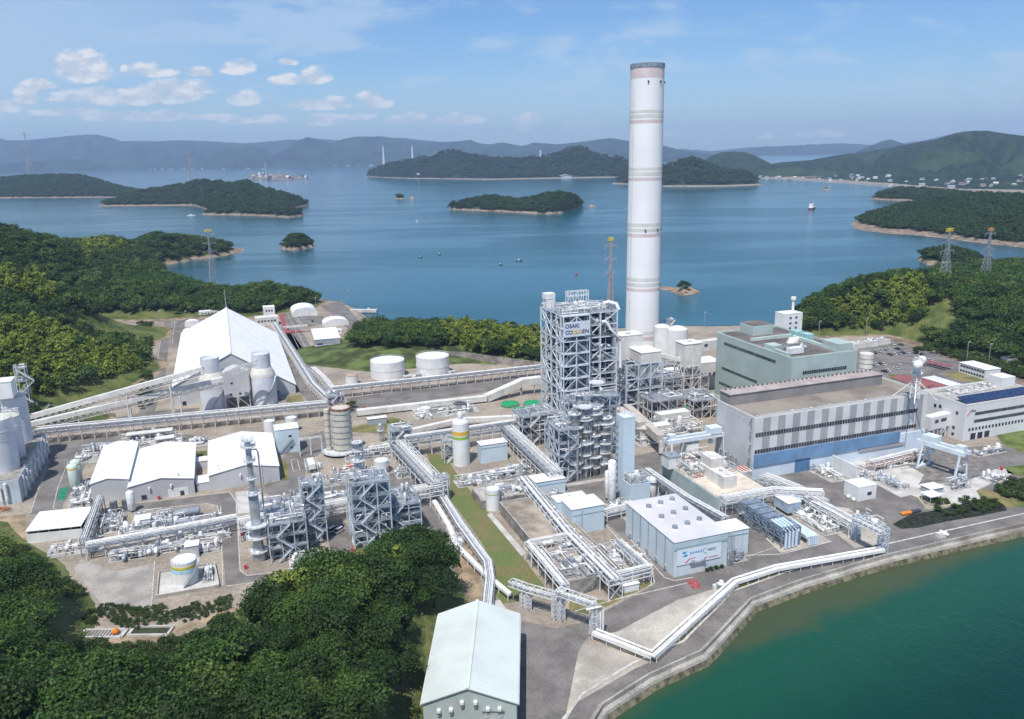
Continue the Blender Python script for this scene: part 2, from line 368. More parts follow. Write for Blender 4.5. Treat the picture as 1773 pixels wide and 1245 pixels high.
LEFTB = ridge('island', [(162, 357), (180, 347), (215, 338), (250, 327), (300, 319), (340, 311), (370, 308), (400, 315), (430, 310), (460, 322), (490, 330), (520, 340), (545, 352)], [(162, 358), (250, 357), (335, 356), (360, 364), (500, 364), (545, 353)], 330, FMISL, 4, off=HN, nsc=.009, rough=.6)
LEFTC = ridge('island', [(341, 371), (360, 359), (400, 346), (430, 342), (460, 350), (490, 352), (520, 359), (532, 372)], [(341, 372), (430, 373), (500, 377), (532, 373)], 90, FMISL, 3, off=7, nsc=.02)
SMALL = ridge('island', [(776, 358), (785, 347), (830, 338), (850, 335), (880, 337), (895, 341), (920, 339), (940, 332), (960, 327), (985, 331), (1000, 338), (1013, 354)], [(776, 363), (850, 366), (940, 371), (975, 369), (1013, 357)], 110, FMISL, 3, off=HN, nsc=.02)
ISLET = ridge('island', [(482, 427), (492, 414), (508, 404), (524, 403), (538, 412), (550, 425)], [(482, 431), (510, 434), (550, 427)], 42, FMISL, 2, off=5, nsc=.03)
SANDY = ridge('sandbar', [(1132, 495), (1150, 494), (1170, 497), (1190, 494), (1205, 500), (1216, 504)], [(1132, 499), (1160, 507), (1180, 513), (1200, 511), (1216, 505)], 28, FMSAND, 3, nsc=.05, off=0)
RPEN = ridge('hills', [(1440, 388), (1458, 385), (1480, 375), (1510, 362), (1540, 353), (1600, 343), (1640, 335), (1700, 330), (1773, 334), (1850, 330), (1950, 334)], [(1440, 390), (1470, 398), (1540, 406), (1620, 412), (1700, 422), (1773, 430), (1850, 438), (1950, 448)], 430, FMISL, 4, off=HN, nsc=.007, rough=.6)
RPEN2 = ridge('island', [(1500, 342), (1520, 331), (1550, 322), (1600, 323), (1650, 327), (1700, 332), (1740, 345)], [(1500, 345), (1560, 348), (1650, 352), (1740, 356)], 150, FMISL, 4, off=HN, nsc=.01)
PYISL = ridge('island', [(1581, 440), (1592, 430), (1610, 424), (1640, 421), (1675, 428), (1692, 434), (1715, 446), (1738, 460), (1752, 478)], [(1581, 447), (1605, 459), (1640, 463), (1680, 470), (1700, 484), (1752, 484)], 60, FMISL, 3, off=HN, nsc=.02)
TINY = ridge('island', [(1423, 328), (1430, 322), (1440, 328)], [(1423, 329), (1440, 329)], 30, FMISL, 2, off=2)
ROCK1 = ridge('island', [(684, 345), (688, 336), (696, 335), (700, 345)], [(684, 345), (700, 345)], 25, FMISL, 2, off=4)
ROCK2 = ridge('island', [(708, 344), (713, 339), (718, 344)], [(708, 345), (718, 345)], 15, FMSAND, 2, off=0)
ROCK3 = ridge('island', [(1017, 358), (1024, 353), (1036, 358)], [(1017, 358), (1036, 358)], 15, FMSAND, 2, off=0)
INDUS = ridge('island', [(432, 309), (445, 304), (470, 300), (500, 303), (530, 308)], [(432, 310), (480, 312), (530, 310)], 160, forest_mat('islet_works_ground', (.12, .11, .10), (.24, .21, .19), .03), 3, off=0)

# ------------------------------------------------------------------ height fields
def tps(ctrl):
    A = np.array([[p[0], p[1]] for p in ctrl]) / 100.0; z = np.array([p[2] for p in ctrl], float); n = len(A)
    def U(r2): return np.where(r2 > 1e-12, r2 * np.log(r2 + 1e-12) * .5, 0)
    K = U(((A[:, None] - A[None]) ** 2).sum(-1)) + np.eye(n) * .02
    Pm = np.hstack([np.ones((n, 1)), A]); L = np.zeros((n + 3, n + 3)); L[:n, :n] = K; L[:n, n:] = Pm; L[n:, :n] = Pm.T
    w = np.linalg.solve(L, np.concatenate([z, [0, 0, 0]]))
    def f(X):
        X = np.atleast_2d(np.array(X, float))[:, :2] / 100.0
        return U(((X[:, None] - A[None]) ** 2).sum(-1)) @ w[:n] + w[n] + X @ w[n + 1:]
    return f
def inpoly(x, y, poly):
    c = False; n = len(poly); j = n - 1
    for i in range(n):
        xi, yi = poly[i][0], poly[i][1]; xj, yj = poly[j][0], poly[j][1]
        if (yi > y) != (yj > y) and x < (xj - xi) * (y - yi) / (yj - yi) + xi: c = not c
        j = i
    return c
def terrain(name, f, bbox, step, mt, zcut=-9, zmax=200):
    xs = np.arange(bbox[0], bbox[2] + step, step); ys = np.arange(bbox[1], bbox[3] + step, step)
    X, Y = np.meshgrid(xs, ys); Z = np.clip(f(np.stack([X.ravel(), Y.ravel()], 1)), -11, zmax)
    V = []
    for x, y, z in zip(X.ravel(), Y.ravel(), Z):
        if z > .5: z += noise.noise(Vector((x * .05, y * .05, 3))) * min(1.5, z * .25)
        V.append((x, y, float(z)))
    w = len(xs); F = []
    for j in range(len(ys) - 1):
        for i in range(w - 1):
            q = (j * w + i, j * w + i + 1, (j + 1) * w + i + 1, (j + 1) * w + i)
            if max(V[k][2] for k in q) > -7: F.append(q)
    me = bpy.data.meshes.new(name); me.from_pydata(V, [], F); me.polygons.foreach_set('use_smooth', [True] * len(F)); me.update()
    o = bpy.data.objects.new(name, me); COL.objects.link(o); setm(o, mt); struct(o); return o
LH = [p_ for X_, Y_, D_ in ((-160, 390, 760), (0, 404, 800), (60, 417, 850), (130, 428, 930), (220, 424, 1040), (290, 411, 1180), (350, 424, 1210)) for p_ in (lambda c: (Vector((c.x * (1 + 110 / D_), c.y + 110, c.z * .45 - 4)), Vector((c.x * (1 + 210 / D_), c.y + 210, -9))))(Q(X_, Y_, D_))] + [Q(-160, 390, 760), Q(0, 404, 800), Q(60, 417, 850), Q(130, 428, 930), Q(220, 424, 1040), Q(290, 411, 1180), Q(350, 424, 1210),
      P(397, 441, -3), P(330, 448, -3), P(235, 466, 0), P(275, 474, -3.5), P(300, 487, -3.5), P(350, 499, -3), P(376, 503, -3), P(320, 462, -9), P(370, 470, -9), P(380, 452, -9),
      P(60, 370, -9), P(200, 375, -9), P(330, 385, -9), P(420, 425, -10), P(-160, 360, -9), P(440, 460, -12), P(410, 480, -9),
      Q(0, 480, 620), Q(100, 508, 640), Q(200, 492, 800), Q(300, 508, 770), P(350, 530, 2), P(200, 552, 1), P(100, 572, 4), P(400, 520, 3),
      Q(450, 500, 790), P(500, 512, 4), P(560, 527, .4), P(600, 520, -8), P(520, 480, -9),
      Q(-80, 545, 520), Q(0, 568, 520), Q(100, 590, 540), Q(0, 628, 450), Q(50, 668, 430), P(60, 722, -.6), P(150, 712, -.6), P(150, 672, 5), P(225, 648, 3),
      P(262, 660, -.7), P(262, 600, -.6), P(180, 592, 7), P(240, 562, -.6), P(0, 760, -.8), P(-80, 720, 6), P(300, 600, -.8), P(300, 700, -.8), P(400, 560, -.8), P(500, 545, -.8), P(330, 560, -.8), P(430, 620, -1), P(100, 760, -1), P(-300, 600, 40), P(-200, 500, 60)]
fL = tps(LH); terrain('hills', fL, (-620, 360, -80, 1320), 12, UNDER)
RH = [Q(1395, 552, 630), Q(1450, 522, 650), Q(1500, 508, 640), Q(1560, 496, 640), Q(1600, 492, 640), Q(1680, 495, 640), Q(1773, 508, 640), Q(1900, 500, 640),
      P(1400, 588, -.6), P(1450, 586, -.6), P(1500, 582, 0), P(1545, 572, 2.5), P(1600, 588, 2), P(1650, 606, 2), P(1700, 622, 1), P(1773, 645, .5), P(1900, 690, 0), P(1640, 548, 18),
      P(1400, 535, -10), P(1480, 480, -10), P(1600, 458, -10), P(1700, 458, -10), P(1850, 458, -10), P(1360, 560, -3), P(1340, 600, -1), P(1500, 640, -1), P(1700, 700, -1), P(2100, 460, -10), P(2100, 600, 22), P(1800, 560, 16)]
fR = tps(RH); terrain('hills', fR, (190, 440, 680, 960), 10, UNDER)
FH = [P(430, 1035, -.4), P(560, 985, -.3), P(640, 955, .5), P(700, 945, 2), P(760, 990, 0), P(790, 1030, 0), P(640, 1020, 9), P(700, 1010, 8), P(600, 1100, 18), P(420, 1150, 9), P(200, 1200, 8), P(600, 1245, 24), P(300, 1245, 20),
      P(50, 1150, 10), P(0, 1050, 10), P(50, 995, 4), P(110, 1010, -.2), P(745, 1090, 4), P(722, 1150, 2), P(712, 1230, 1), P(700, 1330, 2), P(145, 1112, -.2), P(250, 1106, -.4), P(330, 1085, -.5), P(400, 1062, -.5), P(200, 1060, -.8), P(350, 1040, -1), P(150, 1000, -.8),
      P(0, 930, 1), P(40, 960, 1), P(-120, 950, 6), P(-120, 1100, 18), P(-100, 1300, 24), P(300, 1350, 24), P(600, 1380, 26), P(880, 1000, -1.5), P(820, 1100, -1.5), P(820, 1240, -1.5), P(300, 950, -1.5), P(60, 880, -1.5), P(500, 900, -1.5)]
fF = tps(FH); terrain('hills', fF, (-250, 110, 6, 300), 5, UNDERF)
GH = [P(600, 640, -.3), P(545, 635, -.3), P(560, 612, 3), P(620, 596, 5), P(700, 590, 7), P(800, 592, 7), P(900, 600, 5), P(935, 615, 1), P(640, 646, -.3), P(700, 640, -.4), P(800, 632, -.4), P(920, 632, -.3), P(660, 622, 4), P(720, 618, 4), P(800, 615, 2), P(620, 572, -.5), P(700, 572, -1), P(800, 575, -1), P(900, 580, -1), P(1000, 600, -1), P(580, 590, -.4)]
fG = tps(GH); terrain('hills', fG, (-215, 495, 60, 680), 7, mat('grass_bank', (.095, .125, .035), .3, .08, .9, fine=.3), zmax=8)

# ------------------------------------------------------------------ site ground sheet with sea wall skirt
from mathutils.geometry import tessellate_polygon
def sheet(name, pts, z, mt, kind='structure', thick=0.0):
    pts = [Vector((p[0], p[1], z)) for p in pts]
    tris = tessellate_polygon([pts]); F = []
    for t in tris:
        a, b, c = (pts[i] for i in t)
        F.append(t if (b - a).cross(c - a).z > 0 else (t[0], t[2], t[1]))
    me = bpy.data.meshes.new(name); me.from_pydata([tuple(p) for p in pts], [], F); me.update()
    o = bpy.data.objects.new(name, me); COL.objects.link(o); setm(o, mt); o['kind'] = kind; return o
def PX(l, z=0.0): return [P(x, y, z) for x, y in l]
GROUND = mat('site_ground', (.34, .29, .235), .12, .05, .95, fine=.5, col2=(.26, .22, .18))
site = [(900, 1500), (965, 1340), (1005, 1275), (1028, 1245), (1042, 1222), (1123, 1170), (1214, 1129), (1228, 1115), (1300, 1038), (1390, 1005), (1529, 964), (1640, 938), (1773, 908), (1950, 870), (2400, 780), (2600, 560),
        (1800, 556), (1400, 560), (1241, 565), (1140, 564), (932, 578), (885, 580), (700, 571), (662, 566), (633, 553), (609, 532), (585, 521), (540, 522), (480, 514), (400, 512), (300, 530), (100, 540), (-300, 560), (-500, 1500)]
sheet('ground', PX(site), 0, GROUND)
# sea wall: parapet, sloping stone apron
quay = [(900, 1500), (965, 1340), (1005, 1275), (1028, 1245), (1042, 1222), (1123, 1170), (1214, 1129), (1228, 1115), (1300, 1038), (1390, 1005), (1529, 964), (1640, 938), (1773, 908), (1950, 870), (2400, 780)]
q = [P(x, y) for x, y in quay]
def offs(pts, d):
    out = []
    for i, p in enumerate(pts):
        a = pts[max(i - 1, 0)]; b = pts[min(i + 1, len(pts) - 1)]; t = (b - a).normalized(); out.append(p + Vector((t.y, -t.x, 0)) * d)
    return out
APR = mat('stone_apron', (.40, .37, .33), .15, .1, .9, stain=.5, fine=.5)
mb = MB(); levels = [(0, 0.0), (0.0, .9), (.5, .9), (.5, -.5), (1.7, -.7), (2.0, -1.5), (3.4, -3.6)]
rowsv = [[p + Vector((0, 0, z)) for p in offs(q, d)] for d, z in levels]
mb2 = MB()
for j, (a, b) in enumerate(zip(rowsv, rowsv[1:])):
    for i in range(len(q) - 1): (mb if j < 5 else mb2).quad(a[i], b[i], b[i + 1], a[i + 1])
sw = tag(mb.build('sea_wall', APR), 'long pale concrete sea wall with sloping stone apron along the green bay', 'sea wall')
mb2.build('tide_band', mat('algae_stone', (.17, .155, .10), .3, .5, .9, fine=.6), sw)
# shallow stone toe under the water line
mb = MB(); a = [p + Vector((0, 0, -3.6)) for p in offs(q, 3.3)]; b = [p + Vector((0, 0, -9)) for p in offs(q, 22)]
for i in range(len(q) - 1): mb.quad(a[i], b[i], b[i + 1], a[i + 1])
struct(mb.build('shore', mat('shore_rubble', (.2, .17, .12), .3, .3, .95)))
# back shore rubble
bq = [P(x, y) for x, y in [(1400, 560), (1241, 565), (1140, 564), (932, 578), (885, 580), (700, 571), (662, 566), (633, 553), (609, 532), (585, 521), (540, 522)]]
mb = MB(); a = [p + Vector((0, 0, .25)) for p in bq]; b = [p + Vector((0, 0, -5)) for p in offs(bq, -9)]
b = [p + Vector((0, 0, -5)) for p in offs(bq, 9)]
for i in range(len(bq) - 1): mb.quad(a[i], b[i], b[i + 1], a[i + 1])
tag(mb.build('rubble_shore', APR), 'grey rubble shore bank behind the plant facing the blue strait', 'shore bank')
# ================================================================== trees
def leafmat(name, c1, c2, sc=.09, objr=.5):
    m = bpy.data.materials.new(name); m.use_nodes = True; t = m.node_tree; t.nodes.clear(); h = G(t)
    geo = h.n('ShaderNodeNewGeometry'); pos = geo.outputs['Position']; oi = h.n('ShaderNodeObjectInfo')
    f = h.m('ADD', h.m('MULTIPLY', h.ramp(h.noise(pos, sc, 3, .6), .35, .65), .6), h.m('MULTIPLY', oi.outputs['Random'], .5), clamp=True)
    out = h.mix(f, c1, c2)
    out2 = h.mix(h.m('MULTIPLY', h.ramp(h.noise(pos, sc * 9, 3, .6), .3, .7), .55), out, tuple(c * .5 for c in c1))
    b = h.n('ShaderNodeBsdfPrincipled'); b.inputs['Roughness'].default_value = .6; b.inputs['Specular IOR Level'].default_value = .25
    h.link(out2, b.inputs['Base Color'])
    tr = h.n('ShaderNodeBsdfTranslucent'); h.link(out, tr.inputs[0]); ad = h.n('ShaderNodeMixShader'); ad.inputs[0].default_value = .25
    h.link(b.outputs[0], ad.inputs[1]); h.link(tr.outputs[0], ad.inputs[2])
    o = h.n('ShaderNodeOutputMaterial'); h.link(ad.outputs[0], o.inputs[0]); return m
LEAF = leafmat('leaf_green', (.020, .048, .010), (.062, .118, .022))
LEAFM = leafmat('leaf_mid_green', (.036, .085, .014), (.092, .175, .030))
LEAFY = leafmat('leaf_yellow_green', (.075, .135, .022), (.16, .22, .045))
BAMB = leafmat('leaf_bamboo', (.15, .205, .024), (.30, .36, .055), .03)
BARK = mat('bark', (.12, .09, .07), .3, 1.5, .9)
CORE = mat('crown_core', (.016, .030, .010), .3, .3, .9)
def unit(rg):
    while True:
        v = Vector((rg.uniform(-1, 1), rg.uniform(-1, 1), rg.uniform(-1, 1)))
        if .05 < v.length < 1: return v.normalized()
def crown_mesh(name, seed, nlobe, nleaf, ls, mats, h=.62, r=.5, bamboo=False):
    """Crown about 1 unit tall on a unit-high tree: leaf faces spread over many small lobes round a dark core."""
    rg = random.Random(seed); mb = MB(); lobes = []
    for i in range(nlobe):
        d = unit(rg); d.z = abs(d.z) * 1.0 - .15 if not bamboo else d.z
        rr = rg.uniform(.17, .27) * (2 * r)
        k = rg.uniform(.45, .95) - rr * .3
        c = Vector((d.x * r * k, d.y * r * k, 1 - h * .58 + d.z * h * .55 * k))
        if bamboo: c = Vector((d.x * r * .6, d.y * r * .6, .25 + .7 * (i + .5) / nlobe)); rr = .2 * (1.3 - c.z * .7)
        lobes.append((c, rr))
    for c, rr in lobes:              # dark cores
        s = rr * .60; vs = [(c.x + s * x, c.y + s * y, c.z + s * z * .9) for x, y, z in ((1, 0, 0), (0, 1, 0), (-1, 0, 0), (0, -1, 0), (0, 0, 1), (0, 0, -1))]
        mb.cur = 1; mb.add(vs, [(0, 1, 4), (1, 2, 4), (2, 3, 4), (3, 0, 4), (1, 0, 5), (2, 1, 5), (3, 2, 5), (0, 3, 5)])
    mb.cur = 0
    for i in range(nleaf):
        c, rr = rg.choice(lobes); d = unit(rg)
        if d.z < -.25: d.z = -d.z
        p = c + Vector((d.x, d.y, d.z * .85)) * rr * rg.uniform(.8, 1.12)
        nrm = (d + unit(rg) * .75).normalized(); t = nrm.cross(unit(rg)).normalized(); b = nrm.cross(t); s = ls * rg.uniform(.6, 1.3)
        q = [p + t * s * .5, p + b * s * .36, p - t * s * .5 + nrm * s * .1, p - b * s * .36]
        mb.add(q, [(0, 1, 2, 3)])
    me = bpy.data.meshes.new(name); me.from_pydata(mb.v, [], mb.f); me.polygons.foreach_set('material_index', mb.mi); me.update()
    for x in mats: me.materials.append(x)
    return me
def trunk_mesh(name, seed, mats=None):
    rg = random.Random(seed); mb = MB()
    mb.tube([(0, 0, -.1), (.01, 0, .25), (rg.uniform(-.04, .04), rg.uniform(-.04, .04), .55), (rg.uniform(-.06, .06), 0, .8)], .022, 6)
    for k in range(5):
        a = k * 1.256 + rg.uniform(-.3, .3); mb.tube([(0, 0, .3 + .05 * k), (.18 * math.cos(a), .18 * math.sin(a), .5 + .05 * k), (.32 * math.cos(a), .32 * math.sin(a), .62 + .05 * k)], .010, 5)
    me = bpy.data.meshes.new(name); me.from_pydata(mb.v, [], mb.f); me.update(); me.materials.append(BARK); return me
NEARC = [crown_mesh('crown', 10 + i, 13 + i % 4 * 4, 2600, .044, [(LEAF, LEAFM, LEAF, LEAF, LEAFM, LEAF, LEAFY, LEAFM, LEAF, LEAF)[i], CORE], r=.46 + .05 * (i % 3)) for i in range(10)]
NEARB = [crown_mesh('crown', 30 + i, 10, 900, .06, [BAMB, CORE], r=.34, bamboo=True) for i in range(2)]
TRK = [trunk_mesh('trunk', 5 + i) for i in range(3)]
def proto(name, me): return bpy.data.objects.new(name, me)
MIDP = bpy.data.collections.new('mid_broadleaf'); FARP = bpy.data.collections.new('far_broadleaf'); BAMP = bpy.data.collections.new('bamboo')
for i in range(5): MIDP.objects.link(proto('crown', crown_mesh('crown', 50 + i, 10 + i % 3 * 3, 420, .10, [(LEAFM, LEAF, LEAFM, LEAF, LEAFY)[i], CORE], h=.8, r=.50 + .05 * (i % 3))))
for i in range(4): BAMP.objects.link(proto('crown', crown_mesh('crown', 70 + i, 9, 300, .11, [BAMB, CORE], r=.36, bamboo=True)))
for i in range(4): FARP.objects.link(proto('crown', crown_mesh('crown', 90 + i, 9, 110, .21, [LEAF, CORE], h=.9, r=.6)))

def scatter(name, pts, coll, label, cat, zoff=-.25):
    """pts: (x, y, z, size). One uncountable wood."""
    me = bpy.data.meshes.new(name); me.from_pydata([(p[0], p[1], p[2] + p[3] * zoff) for p in pts], [], [])
    a = me.attributes.new('sc', 'FLOAT', 'POINT'); a.data.foreach_set('value', [p[3] for p in pts])
    b = me.attributes.new('rz', 'FLOAT', 'POINT'); b.data.foreach_set('value', [random.uniform(0, 6.28) for p in pts])
    o = bpy.data.objects.new(name, me); COL.objects.link(o)
    ng = bpy.data.node_groups.new(name, 'GeometryNodeTree')
    ng.interface.new_socket('Geometry', in_out='INPUT', socket_type='NodeSocketGeometry'); ng.interface.new_socket('Geometry', in_out='OUTPUT', socket_type='NodeSocketGeometry')
    N = ng.nodes; L = ng.links; gi = N.new('NodeGroupInput'); go = N.new('NodeGroupOutput')
    ci = N.new('GeometryNodeCollectionInfo'); ci.inputs['Collection'].default_value = coll; ci.inputs['Separate Children'].default_value = True; ci.inputs['Reset Children'].default_value = True
    ip = N.new('GeometryNodeInstanceOnPoints'); ip.inputs['Pick Instance'].default_value = True
    at1 = N.new('GeometryNodeInputNamedAttribute'); at1.data_type = 'FLOAT'; at1.inputs['Name'].default_value = 'sc'
    at2 = N.new('GeometryNodeInputNamedAttribute'); at2.data_type = 'FLOAT'; at2.inputs['Name'].default_value = 'rz'
    cx = N.new('ShaderNodeCombineXYZ'); er = N.new('FunctionNodeEulerToRotation')
    L.new(at2.outputs[0], cx.inputs[2]); L.new(cx.outputs[0], er.inputs[0])
    L.new(gi.outputs[0], ip.inputs['Points']); L.new(ci.outputs[0], ip.inputs['Instance']); L.new(at1.outputs[0], ip.inputs['Scale']); L.new(er.outputs[0], ip.inputs['Rotation'])
    L.new(ip.outputs[0], go.inputs[0])
    md = o.modifiers.new('scatter', 'NODES'); md.node_group = ng
    return tag(o, label, cat, kind='stuff')
def grid_pts(f, bbox, sp, size, ok, jit=.45, vary=.25):
    out = []; y = bbox[1]; k = 0
    while y < bbox[3]:
        x = bbox[0] + (sp / 2 if k % 2 else 0); k += 1
        row = []
        while x < bbox[2]:
            row.append((x + random.uniform(-jit, jit) * sp, y + random.uniform(-jit, jit) * sp)); x += sp
        zs = f(row)
        for (a, b), z in zip(row, zs):
            if ok(a, b, z): out.append((a, b, float(z), size * random.uniform(1 - vary, 1 + vary)))
        y += sp
    return out
def proj(x, y, z):
    d = Vector((x, y, z - CAMH)); w = d.dot(_f)
    return (CX + d.dot(CRT) / w * FPX, CY - d.dot(CUP) / w * FPX) if w > 1 else (-9999, 0)
def inpx(x, y, z, poly): a, b = proj(x, y, z); return inpoly(a, b, poly)

# ---- woods on the left hills
clear_left = [[(175, 545), (300, 535), (300, 720), (240, 720), (245, 640), (258, 600), (235, 598), (170, 585), (112, 562)], [(50, 725), (70, 700), (105, 678), (150, 664), (190, 652), (235, 642), (262, 640), (300, 720), (60, 760)]]
bam_left = [[(-60, 455), (0, 462), (60, 470), (100, 492), (90, 515), (60, 520), (0, 500), (-60, 500)], [(130, 415), (220, 420), (215, 437), (150, 442), (125, 430)], [(-60, 560), (60, 556), (120, 575), (180, 605), (240, 612), (246, 640), (210, 655), (120, 640), (60, 690), (-60, 690)]]
sitepoly = PX([(262, 548), (480, 520), (560, 528), (585, 521), (700, 700), (100, 760), (262, 700)])
def okL(x, y, z):
    if z < 1.2: return False
    if any(inpx(x, y, z, c) for c in clear_left): return False
    if inpoly(x, y, sitepoly) and z < 2.2: return False
    px, py = proj(x, y, z + 6); return -120 < px < 700
ptsL = grid_pts(fL, (-600, 380, -90, 1300), 6.4, 11.5, okL, vary=.38)
isb = [any(inpx(p[0], p[1], p[2] + 4, c) for c in bam_left) and random.random() < .97 for p in ptsL]
scatter('woodland', [p for p, b in zip(ptsL, isb) if not b], MIDP, 'dense dark green broadleaf woods over the hills on the left', 'woods')
scatter('bamboo_grove', [p for p, b in zip(ptsL, isb) if b], BAMP, 'yellow-green bamboo groves among the dark woods on the left hills', 'bamboo')
# ---- right hill
clear_right = [[(1500, 590), (1560, 572), (1600, 545), (1640, 515), (1656, 545), (1650, 580), (1600, 590)]]
bam_right = [[(1440, 520), (1500, 495), (1575, 478), (1618, 482), (1612, 520), (1560, 552), (1500, 560), (1450, 550)]]
def okR(x, y, z):
    if z < 2.6: return False
    px, py = proj(x, y, z + 6); return px < 1860 and not any(inpx(x, y, z, c) for c in clear_right)
ptsR = grid_pts(fR, (200, 450, 660, 950), 6.4, 11.5, okR, vary=.38)
isb = [any(inpx(p[0], p[1], p[2] + 4, c) for c in bam_right) and random.random() < .85 for p in ptsR]
scatter('woodland', [p for p, b in zip(ptsR, isb) if not b], MIDP, 'dark broadleaf woods over the hill behind the car park on the right', 'woods')
scatter('bamboo_grove', [p for p, b in zip(ptsR, isb) if b], BAMP, 'yellow-green bamboo grove on the near slope of the right hill', 'bamboo')
# ---- grove behind the oil tanks
grove = [(612, 600), (622, 572), (700, 568), (800, 572), (930, 585), (935, 625), (860, 622), (800, 606), (740, 604), (680, 604), (640, 606)]
ptsG = grid_pts(fG, (-210, 495, 60, 680), 6, 12, lambda x, y, z: z > -1 and inpx(x, y, max(z, 0), grove))
isb = [proj(p[0], p[1], p[2])[0] > 770 and random.random() < .6 for p in ptsG]
GT = [p for p, b in zip(ptsG, isb) if not b]
scatter('woodland', [p for p, b in zip(ptsG, isb) if not b], MIDP, 'dark green grove on the bank behind the two white oil tanks', 'woods', zoff=-.15)
scatter('bamboo_grove', [p for p, b in zip(ptsG, isb) if b], BAMP, 'light green bamboo along the grove beside the steel boiler tower', 'bamboo', zoff=-.15)

# ---- woods on the islands
def isl_wood(isl, sp, size, zmin, label, coll=FARP):
    o, V, F = isl; pts = []
    for f in F:
        a, b, c, d = (Vector(V[i]) for i in f)
        area = (b - a).cross(d - a).length; k = area / (sp * sp); n = int(k) + (random.random() < k % 1)
        for _ in range(n):
            s, t = random.random(), random.random(); p = a.lerp(b, s).lerp(d.lerp(c, s), t)
            if p.z > zmin: pts.append((p.x, p.y, p.z, size * random.uniform(.7, 1.25)))
    if pts: scatter('woodland', pts, coll, label, 'woods')
isl_wood(LEFTA, 11, 15, .2, 'green woods covering the long island at the far left')
isl_wood(LEFTB, 11, 14, .2, 'dark woods on the wide island in the left strait')
isl_wood(LEFTC, 9, 12, .2, 'dark woods on the low island nearest in the left strait')
isl_wood(SMALL, 8, 12, .4, 'dark woods on the small island in mid strait left of the chimney')
isl_wood(ISLET, 6, 9, .4, 'trees covering the tiny round islet left of centre')
isl_wood(RPEN, 8.5, 12, .3, 'green woods on the headland across the water at right')
isl_wood(RPEN2, 10, 13, .2, 'dark woods on the low spit beyond the right headland')
isl_wood(PYISL, 6.5, 10, .3, 'dark trees on the islet behind the two right pylons')
isl_wood(ROCK1, 7, 9, 1, 'tiny clump of trees on the rock in the strait')
isl_wood(ISL2, 18, 20, 4, 'woods on the island just right of the chimney')
isl_wood(MIDISL, 22, 24, 4, 'woods on the long island behind the strait left of the chimney')

# ---- trees one can tell apart
nprot = {}
def tree(x, y, z, h, w=1.0, bam=False, label='', group='', name=None):
    nm = name or ('bamboo_clump' if bam else 'broadleaf_tree')
    t = empty(nm, label, 'bamboo' if bam else 'tree', (x, y, z), random.uniform(0, 6.28), group)
    c = bpy.data.objects.new('crown', random.choice(NEARB if bam else NEARC)); COL.objects.link(c); c.parent = t
    k = bpy.data.objects.new('trunk', random.choice(TRK)); COL.objects.link(k); k.parent = t
    t.scale = (h * w, h * w, h); return t
near_ok = [(-150, 925), (0, 935), (55, 965), (108, 1003), (95, 1040), (60, 1052), (105, 1090), (112, 1172), (262, 1205), (335, 1192), (415, 1135), (445, 1050), (560, 992), (638, 962), (700, 945), (742, 960), (770, 990), (782, 1040), (740, 1070), (708, 1150), (688, 1245), (670, 1420), (-200, 1420)]
near_top = [(-150, 900), (0, 928), (60, 958), (112, 1000), (100, 1036), (70, 1046), (110, 1085), (120, 1112), (190, 1134), (262, 1134), (330, 1118), (404, 1072), (428, 1014), (470, 998), (560, 972), (610, 950), (640, 925), (680, 905), (712, 903), (745, 915), (770, 960), (796, 1005), (770, 1070), (740, 1150), (722, 1245), (705, 1420), (-200, 1420)]
cand = grid_pts(fF, (-250, 110, 0, 300), 7.4, 13, lambda x, y, z: inpx(x, y, z, near_ok) and inpx(x, y, z + 14, near_top) and -130 < proj(x, y, z + 8)[0] < 830 and proj(x, y, z + 11)[1] < 1290, jit=.45, vary=.38)
PATH = [P(x_, 1136 - .22 * (x_ - 200) if x_ > 290 else 1129, 0) for x_ in range(135, 400, 8)]
def hides(x, y, z, s):
    u = Vector((x, y, 0)).normalized()
    for q_ in PATH:
        dx, dy = q_.x - x, q_.y - y; al = dx * u.x + dy * u.y; la = abs(dx * u.y - dy * u.x)
        if la < s * .62 and -s * .6 < al < (max(z, 0) + s * .95) * 1.6: return True
    return False
H0, H1 = P(732, 1217.6, 10), P(766, 1065, 10); HD = (H1 - H0).normalized()
def near_hall(x, y, z, s): return (x - H0.x) * HD.y - (y - H0.y) * HD.x > -s * .66 - .5
cand = [c for c in cand if not hides(*c) and not (near_hall(*c) and c[1] < H1.y + 4)]
cand.sort(key=lambda p: math.hypot(p[0], p[1]))
for i, (x, y, z, s) in enumerate(cand[:290]):
    px, py = proj(x, y, z + s * .6)
    left = px < 330 and py < 1110
    tree(x, y, z - 1.0, s * (1.05 if not left else .95), random.uniform(.95, 1.2), random.random() < .03,
         'dark broadleaf tree of the small wood at the lower left edge' if left else 'dark broadleaf tree in the dense wood filling the foreground', group='trees of the lower left wood' if left else 'trees of the foreground wood')
if len(cand) > 290: scatter('woodland', cand[290:], MIDP, 'farther part of the foreground wood beside the left process plant', 'woods', zoff=-.1)
